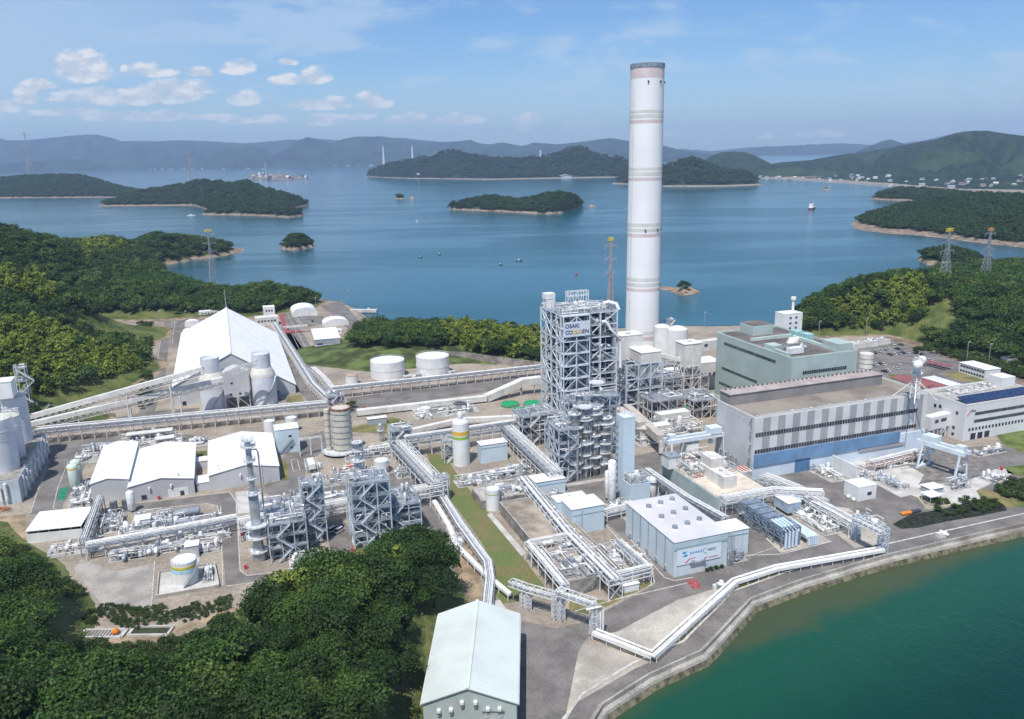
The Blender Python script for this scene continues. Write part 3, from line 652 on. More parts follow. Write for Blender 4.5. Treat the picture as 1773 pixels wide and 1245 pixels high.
# low scrub on grass slopes
SCR = bpy.data.collections.new('scrub')
for i in range(3): SCR.objects.link(proto('scrub', crown_mesh('scrub', 120 + i, 8, 160, .17, [leafmat('scrub_green', (.045, .08, .02), (.10, .15, .04)) if i == 0 else bpy.data.materials['scrub_green'], CORE], h=.9, r=.7)))
def scrub_area(poly, sp, size, label, f=None):
    pts = PX(poly); xs = [p.x for p in pts]; ys = [p.y for p in pts]
    f = f or (lambda X: np.zeros(len(X)))
    g_ = grid_pts(f, (min(xs), min(ys), max(xs), max(ys)), sp, size, lambda x, y, z: inpoly(x, y, pts) and noise.noise(Vector((x * .15, y * .15, 1))) > -.25)
    scatter('scrub', [(a, b, max(c, 0), d) for a, b, c, d in g_], SCR, label, 'scrub', zoff=-.1)
scrub_area([(160, 1045), (240, 1052), (330, 1048), (420, 1030), (425, 1052), (300, 1085), (200, 1092), (140, 1080)], 1.5, 1.5, 'green scrub on the bank below the left gravel yard')
scrub_area([(135, 1122), (200, 1122), (262, 1124), (330, 1104), (402, 1068), (415, 1110), (330, 1175), (250, 1190), (120, 1170)], 2.6, 3.4, 'bushes and young trees on the slope just below the dirt path', fF)
scrub_area([(0, 925), (60, 962), (112, 1002), (150, 1030), (110, 1050), (70, 1010), (0, 950)], 2.4, 2.6, 'scrub at the edge of the lower left wood')
scrub_area([(1612, 868), (1690, 862), (1740, 872), (1720, 885), (1640, 895), (1620, 885)], 2.0, 2.2, 'low dark scrub on the dark bed near the quay road')
scrub_area([(1722, 850), (1773, 832), (1850, 830), (1850, 862), (1773, 868), (1740, 862)], 2.0, 3.2, 'green bushes on the lawn at the right edge')
scrub_area([(1610, 595), (1700, 622), (1773, 645), (1900, 690), (1900, 700), (1773, 658), (1690, 634), (1600, 606)], 3, 4, 'bushy hedge line at the foot of the right hill')
scrub_area([(238, 560), (262, 560), (262, 700), (240, 712), (248, 640)], 3.0, 3.6, 'scrub between the hill and the side road on the left')
# ================================================================== plant kit
def root(name, label, cat, px, py, z=0.0, group=None, du=0, dv=0, base=0.0, rz=UA):
    p = at(px, py, du, dv, z); return empty(name, label, cat, (p.x, p.y, base), rz, group)

def windows(par, face, u0, u1, z0, z1, n, gap=.12, W=0, D=0, name='window', frame=True):
    """n panes in a row on a wall; face 'f' is the wall y=0, 'l' the wall x=0, 'r' x=W, 'b' y=D."""
    mb = MB(); w = (u1 - u0) / n
    for i in range(n):
        a = u0 + i * w + w * gap / 2; b = a + w * (1 - gap)
        c = {'f': ((a + b) / 2, -.02, (z0 + z1) / 2), 'l': (-.02, (a + b) / 2, (z0 + z1) / 2), 'r': (W + .02, (a + b) / 2, (z0 + z1) / 2)}[face]
        s = (b - a, .12, z1 - z0) if face == 'f' else (.12, b - a, z1 - z0)
        mb.box(c, s)
    return mb.build(name, GLASS, par)
def wallbox(par, W, D, H, wm, rm, parapet=.5, name='wall', roofname='roof', edge=None, z0=0.0):
    mb = MB(); mb.box((W / 2, D / 2, z0 + (H - z0) / 2), (W, D, H - z0)); mb.build(name, wm, par)
    rb = MB()
    if parapet > 0:
        t = .35; e = .06
        rb.box((W / 2, -e + t / 2, H + parapet / 2), (W + 2 * e, t, parapet)); rb.box((W / 2, D + e - t / 2, H + parapet / 2), (W + 2 * e, t, parapet))
        rb.box((-e + t / 2, D / 2, H + parapet / 2), (t, D - 2 * t + 2 * e - .01, parapet)); rb.box((W + e - t / 2, D / 2, H + parapet / 2), (t, D - 2 * t + 2 * e - .01, parapet))
        rb.build('parapet', edge or wm, par)
        rb = MB()
    rb.box((W / 2, D / 2, H + .06), (W - .8 if parapet > 0 else W + .5, D - .8 if parapet > 0 else D + .5, .10))
    return rb.build(roofname, rm, par)
def gable(par, W, D, He, Hr, wm, rm, over=.5, ridge_x=.5, thick=.25):
    """gable roof, ridge along y"""
    mb = MB(); xr = W * ridge_x
    mb.add([(0, 0, 0), (W, 0, 0), (W, 0, He), (xr, 0, Hr), (0, 0, He), (0, D, 0), (W, D, 0), (W, D, He), (xr, D, Hr), (0, D, He)],
           [(0, 1, 2, 3, 4), (9, 8, 7, 6, 5), (1, 6, 7, 2), (5, 0, 4, 9)]); mb.build('wall', wm, par)
    rb = MB(); sl = (Hr - He) / xr; sr = (Hr - He) / (W - xr)
    for s, x1, k in ((-1, -over, sl), (1, W + over, sr)):
        ze = He - over * k + .04
        a = [(xr, -over, Hr + .04), (x1, -over, ze), (x1, D + over, ze), (xr, D + over, Hr + .04)]
        b = [(p[0], p[1], p[2] + thick) for p in a]
        fs = [(0, 1, 2, 3), (7, 6, 5, 4), (0, 4, 5, 1), (1, 5, 6, 2), (2, 6, 7, 3)]
        if s == 1: fs = [f[::-1] for f in fs]
        rb.add(a + b, fs)
    rb.build('roof', rm, par)
    return par
def door(par, face, c, w, h, mt, W=0, name='door', z=0.0):
    mb = MB(); o = {'f': (c, -.05, z + h / 2), 'l': (-.05, c, z + h / 2), 'r': (W + .05, c, z + h / 2)}[face]
    mb.box(o, (w, .16, h) if face == 'f' else (.16, w, h)); return mb.build(name, mt, par)

def rail(mb, pts, z, h=1.1, w=.07, step=2.5, closed=True):
    n = len(pts)
    for i in range(n if closed else n - 1):
        a = Vector((*pts[i], z)); b = Vector((*pts[(i + 1) % n], z)); L = (b - a).length; k = max(1, int(L / step))
        mb.bar(a + UP * h, b + UP * h, w); mb.bar(a + UP * h * .5, b + UP * h * .5, w * .7)
        for j in range(k + 1):
            p = a.lerp(b, j / k); mb.bar(p, p + UP * h, w)
def steel_frame(W, D, zs, bx=6, by=6, w=.4, brace=.5, seed=0, x0=0, y0=0, mb=None):
    rg = random.Random(seed); mb = mb or MB(); nx = max(1, round(W / bx)); ny = max(1, round(D / by))
    X = [x0 + W * i / nx for i in range(nx + 1)]; Y = [y0 + D * j / ny for j in range(ny + 1)]
    for x in X:
        for y in Y:
            if x in (X[0], X[-1]) or y in (Y[0], Y[-1]): mb.box((x, y, (zs[-1]) / 2), (w, w, zs[-1]))
    for z in zs[1:]:
        for y in Y: mb.bar((X[0], y, z), (X[-1], y, z), w * .7, w * .9)
        for x in X: mb.bar((x, Y[0], z), (x, Y[-1], z), w * .7, w * .9)
    for a, b in zip(zs, zs[1:]):
        for i in range(nx):
            for y in (Y[0], Y[-1]):
                if rg.random() < brace:
                    p, q = ((X[i], y, a), (X[i + 1], y, b)) if rg.random() < .5 else ((X[i + 1], y, a), (X[i], y, b)); mb.bar(p, q, w * .5)
        for j in range(ny):
            for x in (X[0], X[-1]):
                if rg.random() < brace:
                    p, q = ((x, Y[j], a), (x, Y[j + 1], b)) if rg.random() < .5 else ((x, Y[j + 1], a), (x, Y[j], b)); mb.bar(p, q, w * .5)
    return mb
def stairs(mb, x, y, z0, z1, run, dirx=1, w=.9, axis='x'):
    a = Vector((x, y, z0)); b = Vector((x + (run * dirx if axis == 'x' else 0), y + (run * dirx if axis == 'y' else 0), z1))
    off = Vector((0, w, 0)) if axis == 'x' else Vector((w, 0, 0))
    mb.bar(a, b, .12, .35); mb.bar(a + off, b + off, .12, .35)
    n = int((z1 - z0) / .4)
    for i in range(n):
        p = a.lerp(b, (i + .5) / n); mb.bar(p, p + off, .3, .06)
    mb.bar(a + UP * 1.0, b + UP * 1.0, .06); mb.bar(a + off + UP * 1.0, b + off + UP * 1.0, .06)
def pipe_route(rg, W, D, z, zmax):
    """a pipe that turns square corners"""
    p = Vector((rg.uniform(0, W), rg.uniform(0, D), z)); pts = [p]; ax = rg.choice((0, 1))
    for k in range(rg.randint(2, 5)):
        q = p.copy(); c = rg.random()
        if c < .4: q.x = min(W, max(0, q.x + rg.choice((-1, 1)) * rg.uniform(.2, .6) * W))
        elif c < .75: q.y = min(D, max(0, q.y + rg.choice((-1, 1)) * rg.uniform(.2, .6) * D))
        else: q.z = min(zmax, max(.3, q.z + rg.choice((-1, 1)) * rg.uniform(1, 4)))
        if (q - p).length > .8: pts.append(q); p = q
    return pts
def drum(mb, a, b, r, n=14):          # a vessel with domed ends between two points
    a, b = Vector(a), Vector(b); d = (b - a).normalized()
    t = Vector((0, 0, 1)) if abs(d.z) < .9 else Vector((0, 1, 0)); x = d.cross(t).normalized(); y = x.cross(d).normalized()
    prof = [(.02, -.5 * r), (.55 * r, -.38 * r), (.87 * r, -.18 * r), (r, 0)]; L = (b - a).length
    prof = prof + [(k, L - z) for k, z in prof[::-1]]; vs = []; fs = []
    for (k, z) in prof:
        for j in range(n):
            an = 6.2832 * j / n; vs.append(a + d * z + x * math.cos(an) * k + y * math.sin(an) * k)
    for i in range(len(prof) - 1):
        for j in range(n): fs.append((i * n + j, i * n + (j + 1) % n, (i + 1) * n + (j + 1) % n, (i + 1) * n + j))
    s = mb.smooth; mb.smooth = True; mb.add(vs, fs); mb.smooth = s
EQM = [PIPEW, WHITE, GALV, STEELW, CREAM, SILVER]
def clutter(par, W, D, seed, n=14, h=3.0, z=0.0, mats=None, pipes=10, big=1.0, tall=0):
    """process equipment on a pad: horizontal drums on saddles, upright vessels, cabinets, pumps and piping; each a part"""
    rg = random.Random(seed); mats = mats or EQM
    for i in range(n):
        x, y = rg.uniform(.08, .92) * W, rg.uniform(.08, .92) * D; c = rg.random(); m = rg.choice(mats); mb = MB()
        if c < .28:
            r = rg.uniform(.35, .9) * big; L = rg.uniform(2.5, 5) * big; ax = rg.random() < .5; zc = z + r + rg.uniform(.4, h * .5)
            d = Vector((L / 2, 0, 0)) if ax else Vector((0, L / 2, 0)); p = Vector((x, y, zc)); drum(mb, p - d, p + d, r)
            for s in (-.6, .6): q = p + d * s; mb.box((q.x, q.y, (z + zc - r * .4) / 2), (.3 if ax else r * 1.5, r * 1.5 if ax else .3, zc - r * .4 - z))
            mb.build('drum', m, par)
        elif c < .5:
            r = rg.uniform(.4, 1.0) * big; H = rg.uniform(.7, 1.4) * h; p = Vector((x, y, z + .3)); drum(mb, p + UP * r * .5, p + UP * (H + r * .5), r)
            for k in range(4): mb.box((x + .8 * r * (-1) ** k, y + .8 * r * (-1) ** (k // 2), z + .35), (.14, .14, .7))
            mb.build('vessel', m, par)
        elif c < .8:
            w, d, H = rg.uniform(.8, 2.6) * big, rg.uniform(.8, 2.2) * big, rg.uniform(.4, 1.0) * h
            mb.box((x, y, z + H / 2 + .1), (w, d, H)); mb.box((x, y, z + H + .16), (w * 1.08, d * 1.08, .12)); mb.box((x + w * .25, y, z + H + .42), (w * .3, d * .4, .4))
            mb.build('cabinet', m, par)
        else:
            mb.tube([(x, y, z), (x, y, z + h * rg.uniform(.6, 1.3))], .14, 6); mb.box((x, y, z + .4), (1.0, .6, .7)); mb.tube([(x - .9, y, z + .7), (x + .9, y, z + .7)], .3, 8); mb.build('pump', m, par)
    for i in range(pipes):
        pts = pipe_route(rg, W, D, z + rg.uniform(.4, h), z + h * 1.2); mb = MB()
        if len(pts) > 1:
            r = rg.choice((.10, .13, .17, .22, .3)) * (.7 + .3 * big); mb.tube(pts, r, 6)
            for p in pts[:: 2]:
                if p.z - z > 1: mb.box((p.x, p.y, (p.z + z) / 2), (.12, .12, p.z - z))
            mb.build('pipe', rg.choice((PIPEW, PIPEW, SILVER, GALV, STEELW)), par)
def process_tower(name, label, cat, px, py, W, D, zs, seed, fm, eq=4, pipes=6, z=0, bx=5, by=5, w=.35, deckm=None, stair=True, brace=.5, **k):
    t = root(name, label, cat, px, py, z, **k); rg = random.Random(seed)
    steel_frame(W, D, [0] + zs, bx, by, w, brace, seed).build('steel_frame', fm, t)
    for lv in zs:
        mb = MB(); a = rg.uniform(0, .3) * W; mb.box((W / 2, D / 2, lv + .22), (W - .1 + .6, D + .5, .08)); dk = mb.build('deck', deckm or DSTEEL, t); mb = MB(); rail(mb, [(-.3, -.25), (W + .3, -.25), (W + .3, D + .25), (-.3, D + .25)], lv + .25); mb.build('handrail', fm, dk)
    lv = [0] + zs
    for a, b in zip(lv, lv[1:]): clutter(t, W, D, rg.randint(0, 9999), eq, (b - a) * .6, a + .28, [GALV, SILVER, STEELW, DSTEEL, PIPEW], pipes, .8)
    clutter(t, W, D, rg.randint(0, 9999), max(2, eq), 2.2, lv[-1] + .28, [GALV, SILVER, STEELW, PIPEW], pipes, .7)
    if stair:
        mb = MB(); s = 1
        for i, (a, b) in enumerate(zip(lv, lv[1:])):
            x = W * .2 if s > 0 else W * .2 + (b - a) * 1.1; stairs(mb, x, -1.3, a + .2, b + .2, (b - a) * 1.1, s); s = -s
        mb.build('stairs', fm, t)
    return t
def pipe_rack(name, label, pts, width, zt, fm, npipe, pm=None, seed=0, step=6.0, levels=2, truss=True, rmin=.10, rmax=.28, dz=1.8, group=None, walkway=False, drop=None):
    """pts: world points in plan; frame of bents and beams, each pipe a part"""
    rg = random.Random(seed); pts = [Vector((p[0], p[1], 0)) for p in pts]; p0 = pts[0].copy()
    t = empty(name, label, 'pipe rack', p0, 0, group); pts = [p - p0 for p in pts]
    dirs = []
    for i in range(len(pts)):
        a = pts[max(0, i - 1)]; b = pts[min(len(pts) - 1, i + 1)]; d = (b - a).normalized(); dirs.append(Vector((d.y, -d.x, 0)))
    def side(i, s): return pts[i] + dirs[i] * s
    mb = MB(); hw = width / 2; zl = [zt - dz * k for k in range(levels)]
    for i in range(len(pts) - 1):
        L = (pts[i + 1] - pts[i]).length; n = max(1, round(L / step))
        A0, A1, B0, B1 = side(i, -hw), side(i + 1, -hw), side(i, hw), side(i + 1, hw)
        for k in range(n + 1):
            if k == n and i < len(pts) - 2: continue
            a = A0.lerp(A1, k / n); b = B0.lerp(B1, k / n)
            ztop = zt + .25
            for q in (a, b): mb.box((q.x, q.y, ztop / 2), (.32, .32, ztop))
            for z in zl: mb.bar(a + UP * z, b + UP * z, .28, .32)
            if zt > 5 and k % 2 == 0: mb.bar(a, b + UP * (zl[-1]), .15); mb.bar(b, a + UP * zl[-1], .15)
            if k < n:
                a2 = A0.lerp(A1, (k + 1) / n); b2 = B0.lerp(B1, (k + 1) / n)
                for q, r2 in ((a, a2), (b, b2)):
                    if truss and zt > 3.5:
                        m_ = (q + r2) / 2; zb = zl[-1]
                        mb.bar(q + UP * zb, m_ + UP * zt, .16); mb.bar(m_ + UP * zt, r2 + UP * zb, .16)
        for z in zl:
            mb.bar(A0 + UP * z, A1 + UP * z, .24, .3); mb.bar(B0 + UP * z, B1 + UP * z, .24, .3)
    mb.build('steel_frame', fm, t)
    for k in range(npipe):
        lv = k % levels; s = -hw + width * (.12 + .76 * (k // levels + .5) / max(1, math.ceil(npipe / levels))) + rg.uniform(-.12, .12); r = rg.uniform(rmin, rmax)
        z = zl[lv] + .2 + r; mb = MB(); L = [side(i, s) + UP * z for i in range(len(pts))]
        mb.tube(L, r, 8); mb.build('pipe', pm or rg.choice((PIPEW, PIPEW, PIPEW, SILVER, STEELW, CREAM)), t)
    if walkway:
        mb = MB()
        for i in range(len(pts) - 1):
            a, b = side(i, hw + .1), side(i + 1, hw + .1); c, d = side(i, hw + 1.1), side(i + 1, hw + 1.1); z = UP * (zt + .4)
            mb.quad(a + z, b + z, d + z, c + z); mb.quad(c + z - UP * .08, d + z - UP * .08, b + z - UP * .08, a + z - UP * .08); rail(mb, [(c.x, c.y), (d.x, d.y)], zt + .4, closed=False)
        mb.build('walkway', GALV, t)
    return t
def cyl_tank(name, label, px, py, r, H, mt, z=0.0, cat='tank', roofh=.06, bands=(), railm=None, group=None, topm=None, stair=False, base=0.0, hoops=0, legs=0.0, n=32, spiral=0.0):
    p = P(px, py, z); t = empty(name, label, cat, (p.x, p.y, base), UA, group)
    mb = MB(); mb.lathe((0, 0, legs), [(r, 0), (r, H - legs)], n); mb.build('shell', mt, t)
    mb = MB(); mb.lathe((0, 0, H), [(r + .05, -.15), (r + .05, .02), (r * .5, r * roofh * .7), (.02, r * roofh)], n); mb.build('tank_roof', topm or mt, t)
    for z0, z1, bm in bands:
        mb = MB(); mb.lathe((0, 0, 0), [(r + .02, z0), (r + .05, z0), (r + .05, z1), (r + .02, z1)], n); mb.build('stripe', bm, t)
    if hoops:
        mb = MB()
        for k in range(hoops):
            zz = legs + (H - legs) * (k + 1) / (hoops + 1); mb.lathe((0, 0, zz), [(r + .02, -.12), (r + .15, -.12), (r + .15, .12), (r + .02, .12)], n)
        mb.build('hoop', railm or DSTEEL, t)
    if legs:
        mb = MB()
        for k in range(6): a = k * 1.047; mb.box((r * .9 * math.cos(a), r * .9 * math.sin(a), legs / 2), (.4, .4, legs))
        mb.build('legs', mt, t)
    mb = MB(); pts = [(r * math.cos(6.283 * k / 20), r * math.sin(6.283 * k / 20)) for k in range(20)]; rail(mb, pts, H, 1.1, .07, 9); mb.build('handrail', railm or STEELW, t)
    if stair:
        mb = MB(); pv = None
        for k in range(19):
            a = math.radians(-150 + spiral + k * 5.0); zz = H * k / 18; q = Vector(((r + .6) * math.cos(a), (r + .6) * math.sin(a), zz))
            if pv is not None: mb.bar(pv, q, .9, .25); mb.bar(pv + UP, q + UP, .07)
            pv = q
        mb.build('stairs', DSTEEL, t)
    return t
def text(body, size, mt, par, loc, rot, name='lettering', align='LEFT', ext=.03, bold=False):
    cu = bpy.data.curves.new(name, 'FONT'); cu.body = body; cu.size = size; cu.extrude = ext; cu.align_x = align
    if bold: cu.offset = size * .018
    o = bpy.data.objects.new(name, cu); COL.objects.link(o); bpy.context.view_layer.update()
    dg = bpy.context.evaluated_depsgraph_get(); me = bpy.data.meshes.new_from_object(o.evaluated_get(dg)); bpy.data.objects.remove(o)
    o = bpy.data.objects.new(name, me); COL.objects.link(o); me.materials.clear(); me.materials.append(mt); o.parent = par; o.location = loc; o.rotation_euler = rot; return o
def vent(mb, x, y, z, r=.6, h=.7):
    mb.lathe((x, y, z), [(r * .6, 0), (r * .6, h * .6), (r, h * .6), (r, h), (.05, h * 1.25)], 12)
# ================================================================== roads, lawns, pads
GRASS = mat('lawn', (.13, .15, .045), .3, .12, .95, fine=.5, col2=(.08, .115, .03))
DRYG = mat('dry_grass', (.20, .165, .075), .25, .10, .95, fine=.35, col2=(.10, .12, .04))
DIRT = mat('bare_soil', (.34, .26, .17), .2, .1, .95, fine=.3)
PALE = mat('pale_gravel', (.47, .43, .37), .12, .08, .95, fine=.3, stain=.35)
BROWN = mat('brown_bank', (.22, .165, .125), .2, .12, .95, fine=.3)
LINE = mat('road_paint', (.62, .60, .56), .2, .6, .8)
KERB = mat('kerb_stone', (.50, .47, .43), .12, .5, .85)
def road(l, z=.05, m=ASPH, n='road'): return sheet(n, PX(l), z, m)
road([(50, 892), (88, 800), (80, 785), (78, 768), (150, 757), (330, 752), (347, 760), (335, 768), (240, 768), (175, 778), (150, 800), (138, 830), (110, 872), (107, 884)])
road([(150, 886), (241, 872), (397, 853), (407, 868), (409, 905), (412, 940), (414, 985), (428, 996), (480, 990), (530, 976), (560, 968), (572, 955), (566, 915), (600, 905), (618, 950), (600, 975), (560, 988), (440, 1008), (391, 1014), (386, 960), (382, 896), (378, 876), (356, 871), (241, 884), (155, 893)])
road([(486, 800), (505, 768), (560, 746), (566, 775), (545, 792), (531, 806), (528, 832), (560, 838), (620, 830), (690, 818), (718, 824), (735, 860), (780, 930), (800, 985), (770, 960), (735, 905), (700, 850), (610, 846), (470, 858), (452, 850), (462, 838), (486, 832)])
road([(903, 1075), (960, 1088), (1010, 1078), (1018, 1103), (1001, 1129), (988, 1197), (975, 1245), (960, 1300), (890, 1310), (895, 1217)], .05)
road([(1003, 1115), (1010, 1078), (1130, 1014), (1128, 978), (1040, 895), (965, 838), (985, 822), (1060, 800), (1180, 770), (1300, 820), (1560, 785), (1650, 775), (1773, 770), (1850, 770), (1850, 876), (1773, 897), (1640, 927), (1529, 952), (1390, 985), (1290, 1000), (1241, 1018), (1174, 1038), (1069, 1093), (1015, 1104)], .055)
road([(1480, 592), (1530, 583), (1600, 602), (1700, 642), (1773, 670), (1850, 695), (1850, 770), (1773, 730), (1700, 690), (1560, 665), (1490, 650), (1450, 610)], .06, n='parking_lot')
road([(283, 556), (298, 555), (292, 600), (286, 660), (268, 712), (345, 706), (345, 716), (200, 738), (120, 745), (140, 735), (240, 716), (262, 660), (275, 600)])
road([(300, 552), (322, 552), (316, 600), (294, 600)])
road([(172, 585), (225, 580), (249, 555), (266, 555), (258, 580), (240, 598), (205, 596)])
road([(470, 572), (498, 566), (540, 625), (597, 690), (545, 706), (515, 676)], .05)
road([(484, 540), (508, 541), (546, 612), (505, 608)], .05)
road([(510, 545), (560, 548), (566, 560), (530, 566)], .05)
road([(600, 690), (700, 675), (935, 646), (935, 664), (760, 690), (606, 716)], .05)
road([(590, 520), (640, 575), (622, 588), (575, 545), (555, 530)], .05)
# quay road behind the parapet, with its pale kerb and soil verge
for d0, d1, mt, z, nm in ((-1.0, -6.2, ASPH, .06, 'road'), (-6.2, -7.0, KERB, .2, 'kerb'), (-7.0, -11, DRYG, .045, 'verge')):
    a, b = offs(q, d0), offs(q, d1); mb = MB()
    for i in range(len(q) - 1):
        mb.quad(*[p + UP * z for p in (a[i], a[i + 1], b[i + 1], b[i])])
        if nm == 'kerb': mb.quad(*[p for p in (b[i], b[i] + UP * z, b[i + 1] + UP * z, b[i + 1])])
    struct(mb.build(nm, mt))
sheet('gravel_yard', PX([(1018, 1105), (1069, 1094), (1174, 1039), (1241, 1019), (1252, 1018), (1240, 1035), (1130, 1128), (1040, 1108)]), .10, PALE)
sheet('gravel_yard', PX([(1001, 1131), (1025, 1112), (1128, 1146), (1100, 1158), (1000, 1216), (985, 1240), (976, 1255), (988, 1197)]), .10, PALE)
sheet('gravel_yard', PX([(128, 985), (140, 968), (200, 990), (268, 975), (262, 1055), (180, 1052)]), .04, mat('grey_gravel', (.36, .33, .30), .12, .09, .95, fine=.3))
sheet('gravel_yard', PX([(0, 895), (45, 890), (46, 945), (20, 930), (0, 925)]), .04, DIRT)
sheet('grass', PX([(738, 782), (770, 790), (798, 830), (847, 890), (905, 964), (947, 1022), (905, 1040), (868, 1046), (851, 1010), (840, 950), (815, 912), (775, 860), (748, 812)]), .09, mat('rough_grass', (.10, .135, .04), .3, .12, .95, fine=.6, col2=(.19, .165, .075)), 'stuff')
sheet('soil', PX([(782, 920), (812, 940), (832, 1000), (838, 1040), (790, 1050), (785, 1000)]), .05, DIRT)
sheet('grass', PX([(735, 1020), (800, 1040), (800, 1060), (770, 1062), (735, 1130), (725, 1205), (715, 1245), (735, 1100)]), .07, GRASS, 'stuff')
sheet('grass', PX([(1722, 748), (1773, 735), (1850, 728), (1850, 800), (1773, 786), (1735, 768)]), .12, GRASS, 'stuff')
sheet('grass', PX([(1636, 862), (1690, 845), (1773, 862), (1850, 850), (1850, 868), (1750, 880), (1700, 872), (1640, 870)]), .10, DRYG, 'stuff')
sheet('grass', PX([(1740, 810), (1773, 805), (1850, 800), (1850, 826), (1773, 825), (1745, 820)]), .12, GRASS, 'stuff')
sheet('grass', PX([(498, 685), (522, 684), (526, 694), (510, 699), (496, 696)]), .09, DRYG, 'stuff')
sheet('grass', PX([(598, 742), (680, 722), (715, 735), (690, 752), (610, 748)]), .07, DRYG, 'stuff')
sheet('grass', PX([(336, 782), (358, 780), (360, 800), (337, 804)]), .07, GRASS, 'stuff')
sheet('grass', PX([(486, 795), (497, 800), (500, 830), (490, 834)]), .08, DRYG, 'stuff')
sheet('grass', PX([(1636, 646), (1700, 640), (1720, 655), (1690, 665), (1645, 655)]), .12, DRYG, 'stuff')
sheet('grass', PX([(1538, 648), (1600, 652), (1595, 664), (1540, 662)]), .11, DRYG, 'stuff')
sheet('brown_bank', PX([(1505, 566), (1560, 566), (1640, 596), (1700, 616), (1773, 644), (1900, 680), (1900, 705), (1773, 668), (1700, 642), (1600, 606), (1545, 590)]), .09, BROWN)
sheet('path', PX([(138, 1106), (158, 1102), (250, 1098), (330, 1078), (404, 1052), (412, 1056), (345, 1085), (290, 1105), (250, 1117), (200, 1115), (150, 1114)]), .06, DIRT)
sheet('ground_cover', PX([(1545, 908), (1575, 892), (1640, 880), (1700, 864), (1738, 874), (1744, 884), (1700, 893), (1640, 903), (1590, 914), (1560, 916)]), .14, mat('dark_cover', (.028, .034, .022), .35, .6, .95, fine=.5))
sheet('concrete_pad', PX([(1560, 830), (1660, 838), (1735, 810), (1755, 820), (1690, 850), (1700, 866), (1630, 880), (1560, 850)]), .12, CONCL)
sheet('concrete_pad', PX([(1450, 795), (1560, 795), (1640, 840), (1560, 862), (1500, 830)]), .11, CONCL)
sheet('concrete_pad', PX([(1590, 840), (1600, 822), (1560, 800), (1690, 790), (1710, 800), (1670, 835)]), .13, mat('oily_pad', (.20, .18, .165), .2, .3, .9, stain=.5))
sheet('concrete_pad', PX([(1270, 880), (1330, 870), (1440, 938), (1352, 958)]), .10, PALE)
sheet('concrete_pad', PX([(1380, 870), (1470, 880), (1540, 940), (1480, 950)]), .11, PALE)
sheet('concrete_pad', PX([(985, 1035), (1050, 1040), (1130, 1002), (1128, 1012), (1020, 1065), (985, 1055)]), .08, DRYG)
sheet('concrete_pad', PX([(408, 852), (450, 848), (458, 885), (412, 890)]), .09, CONCL)
sheet('red_marking', PX([(1186, 1005), (1206, 1003), (1216, 1018), (1200, 1021)]), .09, mat('red_road', (.33, .09, .09), .2, 1))
sheet('red_marking', PX([(483, 545), (492, 545), (499, 575), (492, 578)]), .12, mat('red_road', (.33, .09, .09)))
sheet('red_marking', PX([(492, 572), (520, 571), (522, 576), (493, 578)]), .125, mat('red_road', (.33, .09, .09)))
sheet('green_court', PX([(104, 845), (119, 843), (113, 865), (98, 867)]), .09, mat('green_court', (.03, .20, .12), .1, .5))
def line(pts, w=.22, z=.11, nm='road_marking', m=LINE, h=0.0):
    mb = MB(); pts = [P(*p) for p in pts]
    for a, b in zip(pts, pts[1:]):
        t = (b - a).normalized(); n = Vector((-t.y, t.x, 0)) * w / 2; zz = UP * z
        if h: mb.bar(a + UP * h / 2, b + UP * h / 2, w, h)
        else: mb.quad(a - n + zz, b - n + zz, b + n + zz, a + n + zz)
    o = mb.build(nm, m); return struct(o)
for l in ([(53, 889), (83, 796)], [(92, 880), (100, 845), (118, 800)], [(92, 880), (105, 884)], [(303, 556), (298, 596)], [(488, 545), (520, 608)], [(497, 543), (534, 610)], [(505, 541), (545, 611)], [(504, 797), (515, 795), (519, 814), (508, 817), (504, 797)], [(1240, 975), (1300, 962), (1380, 935)]): line(l)
for l in ([(382, 876), (386, 1014)], [(391, 1015), (440, 1009), (560, 989), (600, 978)], [(411, 905), (416, 988), (428, 997), (480, 991), (563, 968), (573, 955)], [(241, 871), (397, 852), (409, 868), (411, 905)], [(241, 884), (356, 872), (376, 876), (384, 900)], [(268, 972), (262, 1055)],
          [(690, 855), (735, 908), (790, 1000)], [(1048, 908), (1076, 940), (1128, 978), (1133, 1010), (1100, 1028), (985, 1062)], [(1092, 935), (1150, 1000), (1168, 1006), (1200, 1000)], [(1060, 1040), (1190, 1010)], [(1290, 962), (1352, 960), (1440, 938)], [(598, 690), (935, 640)], [(604, 718), (760, 693), (935, 668)], [(283, 556), (268, 655)]): line(l, .35, nm='kerb', m=KERB, h=.16)
# painted bays of the car park
mb = MB(); c0 = P(1570, 640); 
for r in range(3):
    for k in range(16):
        a = c0 + UD * (k * 2.6 - 8) + VD * (r * 17 + 2); b = a + VD * 5; mb.quad(*[p + UP * .1 for p in (a, a + UD * .14, b + UD * .14, b)])
struct(mb.build('road_marking', LINE))
